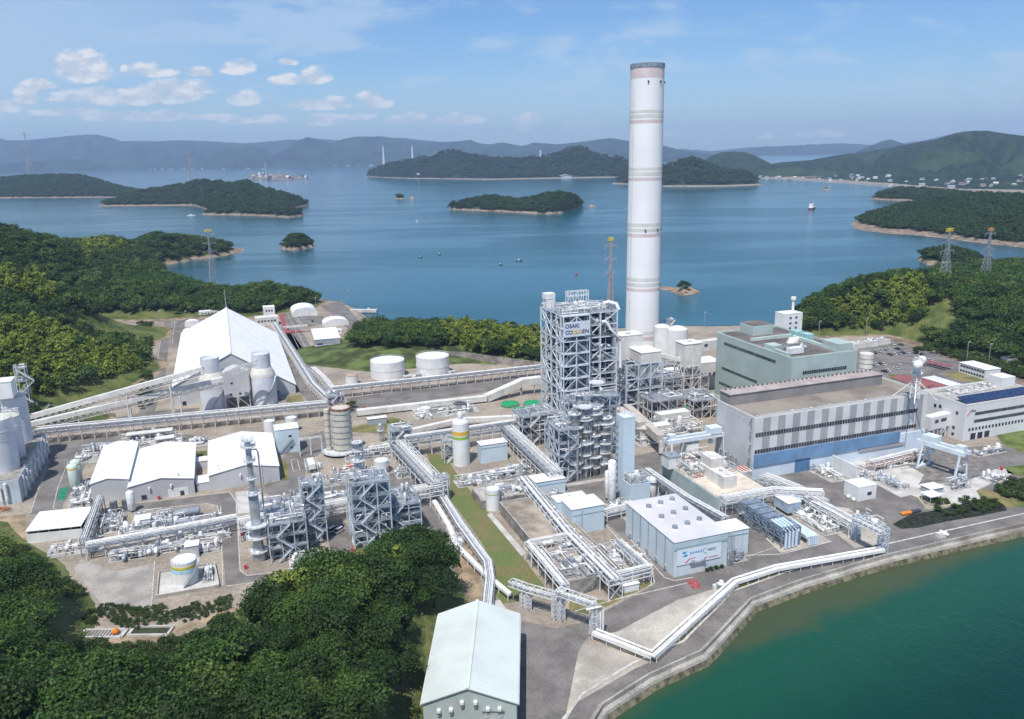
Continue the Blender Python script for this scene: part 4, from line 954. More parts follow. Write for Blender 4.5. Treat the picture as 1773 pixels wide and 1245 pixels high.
# ================================================================== chimney
cp = P(1111, 600); chim = empty('chimney', 'very tall white cylindrical chimney with faded pink and green bands', 'chimney', (cp.x, cp.y, 0), UA)
CW = mat('chimney_white', (.80, .795, .80), .02, .03, .6, streak=.03); CPINK = mat('faded_pink', (.64, .53, .53), .05, .1); CGREY = mat('faded_green', (.62, .62, .58), .05, .1)
HC = 195.6; r0, r1 = 12.1, 11.3
def cr(z): return r0 + (r1 - r0) * z / HC
mb = MB(); mb.lathe((0, 0, 0), [(cr(z), z) for z in (0, 40, 80, 120, 160, HC)], 64); mb.build('shaft', CW, chim)
def zpx(y): 
    z = 0
    for _ in range(1): pass
    lo, hi = -20, 220
    for _ in range(40):
        mid = (lo + hi) / 2
        if proj(cp.x, cp.y - 11, mid)[1] > y: lo = mid
        else: hi = mid
    return lo
for y0, y1, m_ in ((116, 134, CPINK), (190, 195.5, CGREY), (198, 204.5, CGREY), (207, 213, CPINK), (290, 295.5, CGREY), (298, 304.5, CGREY), (307.5, 313, CPINK), (387, 393, CGREY), (396, 402, CGREY), (405, 411, CPINK), (482, 488, CGREY), (491, 497, CGREY), (500, 505.5, CPINK), (574, 580, CGREY), (583, 590, CPINK)):
    a, b = zpx(y1), zpx(y0); mb = MB(); mb.lathe((0, 0, 0), [(cr(a) + .01, a), (cr(a) + .05, a), (cr(b) + .05, b), (cr(b) + .01, b)], 64); mb.build('band', m_, chim)
mb = MB(); a = zpx(115.5); mb.lathe((0, 0, 0), [(cr(a) + .05, a), (cr(a) + .35, a), (cr(HC) + .35, HC + .4), (cr(HC) - 1.2, HC + .4), (cr(HC) - 1.4, HC - 4)], 64); mb.build('crown_ring', mat('dark_rim', (.24, .28, .34), .2, .5), chim)
for an in (-2.0, -1.2, -.4):
    for zz in (zpx(141), zpx(399)):
        mb = MB(); mb.box(((cr(zz) + .25) * math.cos(an), (cr(zz) + .25) * math.sin(an), zz), (1, 1, 1.2), an); mb.build('warning_lamp', DARK, chim)
mb = MB(); 
for k in range(60): a = -2.9; z = 3 * k; mb.bar((cr(z) * math.cos(a) * 1.03, cr(z) * math.sin(a) * 1.03, z), (cr(z + 3) * math.cos(a) * 1.03, cr(z + 3) * math.sin(a) * 1.03, z + 3), .35)
mb.build('ladder', STEELW, chim)

# ================================================================== turbine hall with striped cladding
TW, TD, THH = 95.4, 28, 27.6
th = root('turbine_hall', 'long turbine hall with grey striped cladding and blue lower band', 'industrial building', 1307, 726, 27.6)
LG = mat('light_cladding', (.64, .64, .63), .04, .1, .55, seam=1.2); DG = mat('grey_cladding', (.37, .37, .38), .05, .1, .55, seam=1.2); PB = mat('pale_blue_cladding', (.62, .70, .78), .04, .1, .5, seam=1.5); BL = mat('blue_band', (.165, .29, .46), .08, .12, .45, streak=.15)
LGE = mat('end_cladding_shaded', (.56, .56, .57), .05, .1, .55, seam=1.2)  # light cladding again, darkened in colour for the end wall's shade
BROOF = mat('brown_roof', (.27, .235, .20), .12, .06, .9, stain=.5, fine=.25)
wallbox(th, TW, TD, THH, LGE, BROOF, .9, edge=LG)
mb = MB(); mb.box((TW / 2, -.10, 19.0), (TW + .1, .2, 17.8)); mb.build('front_cladding', LG, th)
for k in range(12):
    x0 = 4.3 + k * 7.7; mb = MB(); mb.box((x0 + 1.9, -.22, 19.2), (3.8, .06, 17.0)); mb.build('cladding_stripe', DG, th)
mb = MB(); mb.box((TW / 2, -.35, 5.0), (TW + .3, .7, 10.0)); mb.build('lower_wall', PB, th)
mb = MB(); mb.prism([(.0, -1.3), (80, -1.3), (80, -.7), (.0, -.7)], 6.2, 11.6); mb.build('blue_canopy', BL, th)
mb = MB(); mb.box((70, -.9, 5.2), (26, .5, 1.6)); mb.build('canopy_soffit', DG, th)
windows(th, 'f', .5, 90, 19.4, 21.2, 62, .2).location.y = -.28
windows(th, 'f', .5, 90, 11.9, 13.5, 62, .2).location.y = -.28
door(th, 'f', 26, 8, 6.5, mat('blue_door', (.10, .20, .36), .1, .5)).location.y = -.7
mb = MB()
for k in range(6): mb.box((-.3, 3 + k * 4, 26 - 0), (.35, .35, .1))
for zz in (6, 12, 18, 24): mb.bar((-.5, 1.5, zz), (-.5, 1.5, zz + 3.5), .35); vent(mb, -.9, 1.5, zz + 3, .5, 1)
mb.build('ladder', GALV, th)
mb = MB()
for y, z in ((9, 4), (13, 4), (17, 4), (21, 4)):
    mb.tube([(-1.4, y, 1), (-1.4, y, z), (-1.4, y, z + 2.4)], .7, 10); mb.tube([(-1.4, y, z + 2.5), (-2.3, y, z + 3.2)], .6, 10)
mb.build('air_intake', GALV, th)
# raised monitor along the back of the roof
mon = MB(); mon.box((TW * .46, TD - 4.5, THH + 2.6), (TW * .90, 8, 5.2)); mon.build('roof_monitor', mat('monitor_grey', (.26, .245, .245), .08, .1), th)
mon = MB(); mon.box((TW * .46, TD - 4.5, THH + 5.35), (TW * .91, 8.8, .3)); mon.build('monitor_roof', mat('monitor_cap', (.42, .36, .34), .1, .2), th)
mb = MB()
for k in range(34): vent(mb, 3 + k * 2.5, TD - 1.6, THH + 5.5, .55, .8)
mb.build('roof_vent', mat('dark_vent', (.2, .17, .16), .2, 1), th)
mb = MB(); mb.tube([(0.4, .4, THH + 1.3), (TW, .4, THH + 1.3)], .12, 6); 
for k in range(7): mb.box((20 + k * 10, 1, THH + 1), (.8, .6, 1))
mb.build('roof_conduit', STEELW, th)

# ================================================================== mint green boiler house
GRN = mat('mint_cladding', (.43, .515, .485), .05, .08, .55, streak=.25, seam=1.6); GRNW = mat('mint_trim', (.50, .60, .56), .05, .2); GROOF = mat('roof_felt', (.17, .15, .14), .2, .07, .9, stain=.5, fine=.3)
gb = root('boiler_house', 'large mint green boiler house with flat brown roof', 'industrial building', 1371, 622, 39.6)
GW, GD, GHH = 40, 64, 39.6
wallbox(gb, GW, GD, GHH, GRN, GROOF, .9, edge=GRNW)
windows(gb, 'l', 12, 57, 34.6, 36.2, 30, .15); windows(gb, 'l', 26, 58, 20.4, 21.8, 22, .15); windows(gb, 'l', 34, 60, 11.4, 12.8, 18, .15)
windows(gb, 'f', 7, 34, 31.0, 32.7, 20, .18)
mb = MB(); mb.box((20, 56, GHH + 2.8), (13, 12, 5.4)); mb.build('roof_house', GRN, gb)
mb = MB(); mb.box((20, 56, GHH + 5.7), (12.4, 11.4, .35)); mb.build('roof_slab', GROOF, gb)
mb = MB(); mb.box((20, 40, GHH + .9), (30, 1.2, 1.6)); mb.box((30, 20, GHH + .9), (1.2, 34, 1.6)); mb.build('roof_duct', GRNW, gb)
mb = MB(); mb.box((3.5, 19, GHH + 1.4), (6, 7, 3.4)); mb.box((2, 11, GHH + .7), (2, 12, 2)); mb.build('roof_unit', GRN, gb)
mb = MB(); mb.box((8, 8, GHH + 2), (8, 3.4, 3)); mb.build('air_handler', WHITE, gb)
for dx, dy in ((14, 18), (17, 21), (20, 24)):
    mb = MB(); drum(mb, (dx - 2.5, dy, GHH + 3), (dx + 2.5, dy, GHH + 3), 1.3); mb.box((dx - 1.6, dy, GHH + 1), (.4, 2, 2)); mb.box((dx + 1.6, dy, GHH + 1), (.4, 2, 2)); mb.build('roof_tank', CREAM, gb)
clutter(gb, 16, 12, 77, 8, 2.2, GHH + .2, [CREAM, STEELW, PIPEW], 10, .8)
for ch in KIDS(gb)[-18:]:
    if ch.name.split('.')[0] in ('drum', 'vessel', 'cabinet', 'pump', 'pipe'): ch.location = (8, 12, 0)
for dx, hh in ((30, 4.2), (34.5, 4.2)): pass
mb = MB(); mb.box((33, 30, GHH + 2), (5, 6, 3.6)); mb.box((33, 38, GHH + 2), (5, 6, 3.6)); mb.build('roof_chiller', mat('teal_unit', (.32, .52, .52), .1, .5), gb)
mb = MB(); mb.box((34, 8, GHH + 2.2), (9, 12, 4)); mb.build('roof_house', GRN, gb)
# stair and lift tower beside it
lt = root('lift_tower', 'white boxy lift tower with small windows behind the mint boiler house', 'building', 1359, 545, 43)
wallbox(lt, 13, 9, 43, WHITE, ROOFW, .4)
for zz in (40.6, 37.4, 34.4): windows(lt, 'f', 3.5, 5.2, zz - .6, zz + .6, 1); windows(lt, 'f', 7.6, 9.3, zz - .6, zz + .6, 1)
mb = MB(); mb.tube([(12, 8, 43), (12, 8, 50)], .8, 10); mb.lathe((12, 8, 50), [(1.6, 0), (1.6, .3), (1.6, 1.6), (.2, 1.8)], 12); mb.build('lamp_mast', WHITE, lt)

# ================================================================== silos behind chimney and between
for (px, py, r, H_, lab, lg) in ((1145, 622, 5.6, 23, 'white silo with domed cap right behind the chimney foot', 3), (1171, 624, 7.0, 22, 'wide white silo beside the chimney with conical roof', 0)):
    cyl_tank('silo', lab, px, py, r, H_, WHITE, cat='silo', roofh=.35, legs=lg, group=None)
process_tower('stair_frame', 'cream stair frame standing between the two white silos', 'steel frame', 1157, 622, 3, 3, [6, 12, 18, 24, 27], 4, STEELP, 0, 1, bx=3, by=3, w=.25)
# transfer house on trestle and its gallery to the mint house
ts = root('transfer_house', 'cream conveyor transfer house on a tall steel trestle', 'industrial building', 1186, 597, 34)
mb = MB(); mb.box((5.5, 5, 27.5), (11, 10, 13)); mb.build('wall', CREAM, ts); mb = MB(); mb.box((5.5, 5, 34.1), (11.6, 10.6, .3)); mb.build('roof', ROOFW, ts)
mb = MB(); mb.box((19, 6, 31), (16, 4.5, 5.5)); mb.build('gallery', CREAM, ts); windows(ts, 'f', 15, 17.5, 30.6, 32, 1).location.y = 3.7
steel_frame(11, 10, [0, 7, 14, 21], 5.5, 5, .55, 1.0, 3).build('trestle', STEELP, ts)
mb = MB(); vent(mb, 6, 5, 34.2, 1.4, 1.2); mb.build('roof_vent', WHITE, ts)
clutter(ts, 11, 10, 5, 4, 3, 14.2, [CREAM, STEELP], 10, .8)
# conveyor from the transfer house to the bunker
def conveyor(name, label, a, b, w, h, fm, gm, legs=(), truss=True, group=None, legm=None):
    t = empty(name, label, 'conveyor', (a.x, a.y, 0), 0, group); o = Vector((a.x, a.y, 0)); A = a - o; B = b - o
    mb = MB(); mb.bar(A, B, w, h); mb.build('gallery', gm, t)
    d = (B - A); L = d.length; d.normalize(); sd = d.cross(UP).normalized()
    if truss:
        mb = MB(); n = int(L / 3.5); dn = UP * -(h / 2 + 2.2)
        for s in (-1, 1):
            mb.bar(A + sd * s * w * .5 + dn, B + sd * s * w * .5 + dn, .3)
            for k in range(n):
                p0 = A.lerp(B, k / n) + sd * s * w * .5; p1 = A.lerp(B, (k + .5) / n) + sd * s * w * .5; p2 = A.lerp(B, (k + 1) / n) + sd * s * w * .5
                mb.bar(p0 - UP * h / 2, p1 + dn, .2); mb.bar(p1 + dn, p2 - UP * h / 2, .2); mb.bar(p0 - UP * h / 2, p0 + dn, .18)
        mb.build('truss', fm, t)
    for f in legs:
        p = A.lerp(B, f); mb = MB(); zt_ = p.z - h / 2 - (2.2 if truss else 0)
        for s in (-1, 1): mb.bar((p + sd * s * w * .5) * 1 + UP * (zt_ - p.z), Vector(((p + sd * s * w * .7).x, (p + sd * s * w * .7).y, 0)), .55)
        n = max(1, int(zt_ / 5))
        for k in range(1, n + 1): z = zt_ * k / (n + .3); mb.bar((p + sd * w * .6) + UP * (z - p.z), (p - sd * w * .6) + UP * (z - p.z), .3)
        mb.build('support', legm or fm, t)
    return t
# bunker house over the hoppers right of the boiler tower
bk = root('bunker_house', 'cream bunker house over steel hopper legs beside the boiler tower', 'industrial building', 1111, 612, 34)
mb = MB(); mb.box((6, 7.5, 31), (12, 15, 6)); mb.build('wall', CREAM, bk); mb = MB(); mb.box((6, 7.5, 34.1), (12.5, 15.5, .3)); mb.build('roof', ROOFW, bk)
mb = MB(); mb.box((1.5, 19, 34), (14, 10, 14)); mb.build('head_house', CREAM, bk); mb = MB(); mb.box((1.5, 19, 41.1), (14.5, 10.5, .3)); mb.build('head_roof', ROOFW, bk)
mb = MB(); vent(mb, 1, 18, 41.2, 1.5, 1.3); mb.build('roof_vent', WHITE, bk)
steel_frame(22, 15, [0, 6, 14, 20, 28], 7.3, 7.5, .7, .45, 9, x0=-9).build('steel_frame', BSTEEL, bk)
for i, (hx, hy) in enumerate(((7.5, 3.5), (1.5, 3.5), (7.5, 11))):
    mb = MB(); mb.lathe((hx, hy, 14), [(.8, 0), (3.4, 6), (3.4, 13)], 20); mb.build('hopper', SILVER, bk)
    mb = MB(); mb.lathe((hx, hy, 6.2), [(3, 0), (3, 3), (2.6, 5.4), (1, 6)], 20); mb.build('mill', DSTEEL, bk)
for lv in (6, 14, 20): mb = MB(); mb.box((6, 7.5, lv + .3), (14.5, 15.5, .12)); rail(mb, [(-1.2, -.3), (13.2, -.3), (13.2, 15), (-1.2, 15)], lv + .3); mb.build('deck', GALV, bk)
clutter(bk, 12, 14, 8, 8, 3, .2, None, 12, 1)
conveyor('conveyor', 'inclined cream conveyor gallery between bunker house and transfer house', bk.location + UD * 8 + VD * 18 + UP * 31, ts.location + UD * 1 + VD * 5 + UP * 24, 2.4, 2.2, STEELP, CREAM, (.45,), legm=STEELP)

# ================================================================== boiler tower: open steel structure
LX, LY = 31.5, 27.0     # size along U and V
bt = root('boiler_tower', 'tall open steel boiler tower carrying the lettered sign board', 'steel tower', 971, 547, 60)
BTM = mat('tower_steel', (.60, .65, .71), .08, .3, .5)
ZS = [0, 7.5, 14.5, 21, 27.5, 34, 40.5, 47, 53.5, 60]
mb = MB()
W_ = .7
XS = [0, 5.2, 14.5, 22, 31.5]; YS = [0, 5.5, 13, 20, 27]
for x in XS:
    for y in YS:
        if x in (0, 31.5) or y in (0, 27): mb.box((x, y, 30), (W_, W_, 60))
for z in ZS[1:]:
    for y in (0, 27): mb.bar((0, y, z), (31.5, y, z), .42, .55)
    for x in (0, 31.5): mb.bar((x, 0, z), (x, 27, z), .42, .55)
    for x in XS[1:-1]: mb.bar((x, 0, z), (x, 27, z), .4, .5)
mb.build('column_frame', BTM, bt)
mb = MB()
def X_(a, b, w=.55): mb.bar(a, b, w * .8)
for k in range(0, 8, 2):   # large bracing over two storeys
    a, b = ZS[k + 1], ZS[min(k + 3, 9)]; mid = ZS[k + 2]
    for y in (-.1, 27.1):
        X_((14.5, y, a), (22, y, mid)); X_((22, y, mid), (31.5, y, a)) if k % 4 == 0 else X_((22, y, mid), (31.5, y, b)); X_((14.5, y, b), (22, y, mid))
        X_((5.2, y, b), (14.5, y, mid)) ; X_((0, y, a), (5.2, y, mid)); X_((5.2, y, mid), (0, y, b)); X_((5.2, y, mid), (14.5, y, a))
    for x in (-.1, 31.6):
        X_((x, 0, b), (x, 13, mid), .6); X_((x, 13, mid), (x, 0, a), .5); X_((x, 13, b), (x, 27, a), .6) if k % 4 == 0 else X_((x, 13, a), (x, 27, b), .6)
        X_((x, 13, mid), (x, 27, b if k % 4 else a), .4); X_((x, 0, a), (x, 5.5, b), .35)
X_((-.1, 27, 0), (-.1, 13, 7.5), .6); X_((-.1, 0, 0), (-.1, 13, 7.5), .5)
mb.build('bracing', BTM, bt)
# outer stair bay on the front-left corner
mb = MB(); 
for i, z in enumerate(ZS[1:]):
    mb.bar((0, -3.2, z), (14.5, -3.2, z), .4, .5); mb.bar((0, 0, z), (0, -3.2, z), .4); mb.bar((14.5, 0, z), (14.5, -3.2, z), .4); mb.box((7.2, -1.6, z + .2), (14.5, 3.2, .1))
    if i < 8:
        mb.bar((0, -3.2, z), (7.2, -3.2, ZS[i + 2] - .3), .32); mb.bar((7.2, -3.2, ZS[i + 2] - .3), (14.5, -3.2, z), .32)
for x in (0, 7.2, 14.5): mb.box((x, -3.2, 33.7), (.5, .5, 52.5))
mb.build('stair_bay', BTM, bt)
mb = MB(); s = 1
for a, b in zip(ZS[1:], ZS[2:]): stairs(mb, 3 if s > 0 else 10, -2.6, a + .3, b + .3, 7, s); s = -s
mb.build('stairs', GALV, bt)
for z in ZS[1:]:
    mb = MB(); mb.box((15.7, 13.5, z + .35), (30.6, 26.2, .12)); dk = mb.build('deck', DSTEEL, bt); mb = MB(); rail(mb, [(-.5, -.5), (32, -.5), (32, 27.5), (-.5, 27.5)], z + .45, w=.05, step=4); mb.build('handrail', GALV, dk)
# boiler body inside; the shade of the voids is put into its near-black colour
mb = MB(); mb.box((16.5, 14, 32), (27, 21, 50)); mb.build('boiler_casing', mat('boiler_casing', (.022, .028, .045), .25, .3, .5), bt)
mb = MB()
for k in range(14): mb.tube([(6.5 + k * .6, 2.9, 8), (6.5 + k * .6, 2.9, 50)], .22, 6)
mb.build('downcomer_pipes', BTM, bt)
for a, b in zip(ZS[:-1], ZS[1:]): clutter(bt, 31, 3.0, int(a * 7), 11, 3.2, a + .45, [GALV, DSTEEL, BTM, DSTEEL, STEELW], 9, .9)
for a, b in list(zip(ZS[:-1], ZS[1:]))[::1]:
    n0 = len(COL.objects); clutter(bt, 2.8, 27, int(a * 9 + 3), 3, 3.0, a + .45, [GALV, SILVER, BTM], 3, .8)
# roof clutter
mb = MB(); mb.box((2.5, 22, 62.6), (4.5, 5.5, 4.4)); mb.build('roof_cabin', WHITE, bt)
mb = MB(); mb.box((2.5, 22, 66.6), (5.4, 5.0, 3.0)); mb.build('lift_house', WHITE, bt)
steel_frame(12, 3, [60, 65, 67.5], 3, 3, .28, .8, 6, x0=14, y0=23).build('roof_frame', WHITE, bt)
steel_frame(24, 14, [60, 63], 4, 4.5, .3, .4, 16, x0=2, y0=2).build('roof_beams', WHITE, bt)
clutter(bt, 30, 26, 61, 22, 2.6, 60.5, [WHITE, STEELW, SILVER, PIPEW], 30, .9)
mb = MB(); mb.tube([(27, 6, 60.8), (27, 6, 63.5), (29, 5, 64), (32.5, 3, 63), (33, 1, 60)], 1.0, 10); mb.build('roof_duct', WHITE, bt)
mb = MB(); mb.tube([(22.5, -.9, 55), (24, -1.4, 55.5), (26.5, -1.4, 52), (33, -1.4, 44.5), (33, -1.4, 30)], .85, 10); mb.build('steam_duct', WHITE, bt)
# sign board with lettering
mb = MB(); mb.box((7.3, -3.75, 53.4), (14.4, .25, 7.6)); sg = mb.build('sign_board', mat('sign_white', (.62, .66, .74), .03, .3), bt)
NAVY = mat('navy_letter', (.012, .025, .11), .02, 1)
sg2 = []
text('OSAKI', 2.75, NAVY, sg, (.7, -3.95, 54.2), (R(90), 0, 0), bold=True)
x = .7
for ch, mm in (('C', NAVY), ('O', NAVY), ('O', mat('sign_yellow', (.72, .50, .02), .02, 1)), ('L', mat('sign_lime', (.25, .42, .05), .02, 1)), ('G', mat('sign_orange', (.70, .30, .02), .02, 1)), ('E', NAVY), ('N', NAVY)):
    o = text(ch, 2.75, mm, sg, (x, -3.95, 51.0), (R(90), 0, 0), bold=True); x += {'C': 1.8, 'O': 2.05, 'L': 1.4, 'G': 2.0, 'E': 1.6, 'N': 2}[ch]
mb = MB(); mb.bar((6.4, -3.885, 50.6), (13.9, -3.885, 55.6), .02, .45); mb.build('sign_swoosh', mat('sign_swoosh', (.74, .66, .35), .02, 1), sg)
# ================================================================== left plant
PBL = mat('pale_blue_wall', (.46, .53, .58), .05, .12, .55, streak=.2, seam=1.5); LBL = mat('light_blue_wall', (.54, .64, .70), .04, .12, .5, seam=1.4)
SHW = mat('shed_wall', (.52, .52, .53), .05, .1, .6, streak=.15, seam=1.1); SIL = mat('silo_white', (.63, .65, .69), .06, .1, .55, streak=.35)
SROOF = mat('shed_roof', (.79, .78, .77), .03, .08, .5); GREYW = mat('grey_wall', (.36, .39, .43), .06, .1, .6, seam=1.2)
STACKM = mat('stack_cream', (.54, .51, .43), .07, .15, .6, streak=.35)
def R_(px, py, z): return P(px, py, z)
# coal silos on their base block
b = root('silo_plinth', 'pale blue-grey base block carrying the coal silos at the left edge', 'industrial building', 31, 830, 10.5)
mb = MB(); mb.box((-14, 31, 5.2), (28, 62, 10.4)); mb.build('wall', PBL, b); mb = MB(); mb.box((-14, 31, 10.45), (27, 61, .12)); mb.build('deck', CONCD, b)
mb = MB(); rail(mb, [(-27.5, .3), (-.3, .3), (-.3, 61.5), (-27.5, 61.5)], 10.5); mb.build('handrail', STEELW, b)
mb = MB()
for k in range(7): mb.box((.5, 6 + k * 8, 5), (.8, .5, 10.2)); mb.tube([(1.0, 9 + k * 8, 8), (1.0, 9 + k * 8, 3), (1.6, 9 + k * 8, 2.2)], .5, 8)
mb.build('wall_duct', PIPEW, b)
mb = MB(); mb.tube([(-5, -.7, 9.5), (-5, -.7, 2)], .7, 10); mb.tube([(-7, -.7, 8), (-7, -.7, 2)], .45, 10); mb.build('wall_duct', PIPEW, b)
for px, py, r, H_, lab in ((2, 812, 7.4, 23, 'pale coal silo nearest the camera at the left edge'), (36, 762, 5.4, 22, 'pale coal silo with dished top on the back right of the base block'), (24, 790, 5.0, 19, 'middle coal silo between the two larger ones at the left edge'), (-6, 752, 6.2, 25, 'pale coal silo under the white box house at the left edge')):
    p = P(px, py, 10.5); t = empty('coal_silo', lab, 'silo', (p.x, p.y, 10.5), UA, 'coal silos at the left edge')
    mb = MB(); mb.lathe((0, 0, 0), [(r, 0), (r, H_ * .78), (r + .15, H_ * .78), (r + .15, H_ * .8), (r, H_ * .8), (r, H_)], 40); mb.build('shell', SIL, t)
    mb = MB(); mb.lathe((0, 0, H_), [(r, -.02), (r, .3), (r * .75, .9), (.05, 1.3)], 40); mb.build('silo_roof', mat('silo_top', (.62, .62, .54), .06, .2), t)
    mb = MB(); rail(mb, [(r * math.cos(k * .4), r * math.sin(k * .4)) for k in range(16)], H_ + .2, 1.2, .08, 9); mb.build('handrail', STEELW, t)
    mb = MB()
    for k in range(3): mb.lathe((0, 0, H_ * (.62 + .05 * k)), [(r + .02, 0), (r + .12, 0), (r + .12, .3), (r + .02, .3)], 40)
    mb.build('hoop', SIL, t)
t = root('box_house', 'white box house standing on top of the left edge silos', 'industrial building', 0, 685, 36, base=34)
mb = MB(); mb.box((1, 5, 4), (8, 9, 8)); mb.build('wall', WHITE, t); mb = MB(); mb.box((1, 5, 8.1), (8.4, 9.4, .3)); mb.build('roof', ROOFW, t)
process_tower('steel_stair_tower', 'white lattice stair frame between the silos at the left edge', 'steel frame', 24, 822, 5, 5, [10, 15, 20, 25, 29], 71, STEELW, 2, 6, bx=5, by=5, w=.28)
process_tower('steel_stair_tower', 'white lattice frame behind the back right silo', 'steel frame', 42, 742, 5, 5, [12, 19, 26, 33], 72, STEELW, 2, 4, bx=5, by=5, w=.28)
t = root('pallet_stack', 'orange steel frames stacked beside the silo base', 'stack of frames', 8, 886); mb = MB()
for k in range(14): x, y, z = random.uniform(-3, 3), random.uniform(-2, 2), random.uniform(.3, 1.8); mb.bar((x - 1, y, z), (x + 1, y + .6, z), .25)
mb.build('frames', mat('orange_rust', (.45, .16, .07), .2, 1), t)
# storage sheds
def shed(label, px, py, z, W, D, He, Hr, wm=None, rm=None, rx=.5, name='storage_shed', group='white storage sheds of the left plant'):
    t = root(name, label, 'shed', px, py, z, group); gable(t, W, D, He, Hr, wm or SHW, rm or SROOF, .35, rx, .2); return t
s1 = shed('narrow white roofed storage shed, leftmost of the three', 156, 838.5, 8.8, 14.6, 49, 8.8, 10.3, rx=.45)
s2 = shed('wide white roofed storage shed, middle of the three', 222, 844, 7.0, 25.6, 47.5, 7.0, 9.2)
s3 = shed('white roofed storage shed nearest the striped stack, rightmost of the three', 361, 824, 6.9, 29.4, 47, 6.9, 9.6, rx=.52)
for s, us in ((s2, (8, 16.5)), (s3, (13,)), (s1, ())):
    mb = MB()
    for u in us: mb.tube([(u, -.5, 4.4), (u, -.5, 5.4)], .4, 10); mb.lathe((u, -.5, 5.4), [(.5, 0), (.5, .3), (.05, .7)], 10)
    if us: mb.build('wall_vent', WHITE, s)
door(s2, 'f', 19, 8, 3.6, WHITE); door(s2, 'f', 5.5, 2, 2, DARK, z=.6); door(s2, 'f', 20.5, 1.6, 2.2, DARK, name='opening').location.y = -.1
for px, py, lab in ((186, 866, 'grey service pole with crossbars before the leftmost shed'), (313, 855, 'grey service pole with crossbars before the middle shed'), (383, 843, 'thin grey lightning mast left on the rightmost shed front'), (457, 842, 'thin grey lightning mast right on the rightmost shed front')):
    t = root('utility_pole', lab, 'pole', px, py, 0); mb = MB(); mb.tube([(0, 0, 0), (0, 0, 10.5)], .14, 8); mb.build('pole', DSTEEL, t); mb = MB()
    for k in range(4): mb.box((0, 0, 5 + k * 1.3), (1.6 if px < 350 else .3, .15, .15))
    mb.build('crossbar', DSTEEL, t)
t = root('link_roof', 'small flat roof joining the middle and right storage sheds at the back', 'roof', 334, 800, 4); mb = MB(); mb.box((4, 3, 3.9), (8, 6, .3)); mb.build('roof', ROOFW, t); mb = MB(); mb.box((4, 3, 1.9), (7.6, 5.6, 3.7)); mb.build('wall', SHW, t)
t = root('link_roof', 'small flat roof joining the middle and right storage sheds at the front', 'roof', 337, 838, 4); mb = MB(); mb.box((3.5, 5, 3.9), (6.2, 9, .3)); mb.build('roof', ROOFW, t); mb = MB(); mb.box((3.5, 5, 1.9), (5.8, 8.6, 3.7)); mb.build('wall', SHW, t)
# low left shed
t = root('open_shed', 'low white flat roofed shed open under its eaves, lower left', 'shed', 44, 920, 5.1, rz=R(12)); W_, D_ = 19.5, 16
mb = MB(); mb.add([(0, -.4, 5.0), (W_, -.4, 5.0), (W_, D_, 5.7), (0, D_, 5.7), (0, -.4, 5.25), (W_, -.4, 5.25), (W_, D_, 5.95), (0, D_, 5.95)], [(0, 3, 2, 1), (4, 5, 6, 7), (0, 1, 5, 4), (1, 2, 6, 5), (2, 3, 7, 6), (3, 0, 4, 7)]); mb.build('roof', SROOF, t)
mb = MB(); mb.box((W_ / 2, .1, 1.9), (W_, .2, 3.8)); mb.box((.1, D_ / 2, 1.9), (.2, D_ - .6, 3.8)); mb.box((W_ / 2, D_ - .2, 2.7), (W_, .2, 5.4)); mb.build('wall', WHITE, t)
mb = MB()
for k in range(6): mb.box((.4 + k * (W_ - .8) / 5, .6, 2.5), (.3, .3, 5))
mb.build('post', STEELW, t)
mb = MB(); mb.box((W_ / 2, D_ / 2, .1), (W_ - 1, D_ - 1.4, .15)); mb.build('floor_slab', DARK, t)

# ---- big stock yard shed with lopsided roof
oL = P(299.5, 669.5, 12.2); bs = empty('coal_store', 'huge white gabled coal store with ribbed roof', 'industrial building', (oL.x, oL.y, 0), UA)
def loc(p, o): d = p - Vector((o.x, o.y, 0)); return d.dot(UD), d.dot(VD), p.z
def solve(px, py, v, o):           # level at which the sight line meets the plane V=v of a thing
    lo, hi = 0, 80
    for _ in range(40):
        m_ = (lo + hi) / 2
        if loc(P(px, py, m_), o)[1] > v: lo = m_
        else: hi = m_
    return lo
za = solve(399, 612, 0, bs.location); xa = loc(P(399, 612, za), bs.location)[0]
zr = solve(511, 666, 0, bs.location); xr_ = loc(P(511, 666, zr), bs.location)[0]
BD = loc(P(386, 534, za), bs.location)[1]
print('coal store', xa, za, xr_, zr, BD)
mb = MB(); WB = xr_
mb.add([(0, 0, 0), (WB, 0, 0), (WB, 0, zr), (xa, 0, za), (0, 0, 12.2), (0, BD, 0), (WB, BD, 0), (WB, BD, zr), (xa, BD, za), (0, BD, 12.2)], [(0, 1, 2, 3, 4), (9, 8, 7, 6, 5), (1, 6, 7, 2), (5, 0, 4, 9)]); mb.build('wall', SHW, bs)
mb = MB(); 
def slab(mb, a, b, c, d, t_=.3): up = Vector((0, 0, t_)); q_ = [Vector(p) for p in (a, b, c, d)]; mb.add(q_ + [p + up for p in q_], [(3, 2, 1, 0), (4, 5, 6, 7), (0, 1, 5, 4), (1, 2, 6, 5), (2, 3, 7, 6), (3, 0, 4, 7)])
BSR = mat('store_roof', (.86, .85, .83), .02, .05, .5, stain=.04)
slab(mb, (-.8, -.6, 12.0), (xa, -.6, za + .05), (xa, BD + .6, za + .05), (-.8, BD + .6, 12.0)); slab(mb, (xa, -.6, za + .05), (WB + .8, -.6, zr - .3), (WB + .8, BD + .6, zr - .3), (xa, BD + .6, za + .05)); mb.build('roof', BSR, bs)
mb = MB()
for k in range(15):
    y = BD * (k + .5) / 15; mb.bar((-.7, y, 12.45), (xa, y, za + .5), .7, .35); mb.bar((xa, y, za + .5), (WB + .7, y, zr + .12), .7, .35)
mb.box((xa, BD / 2, za + .5), (1.0, BD + 1, .5)); mb.build('roof_rib', mat('rib_grey', (.79, .775, .76), .05, .3), bs)
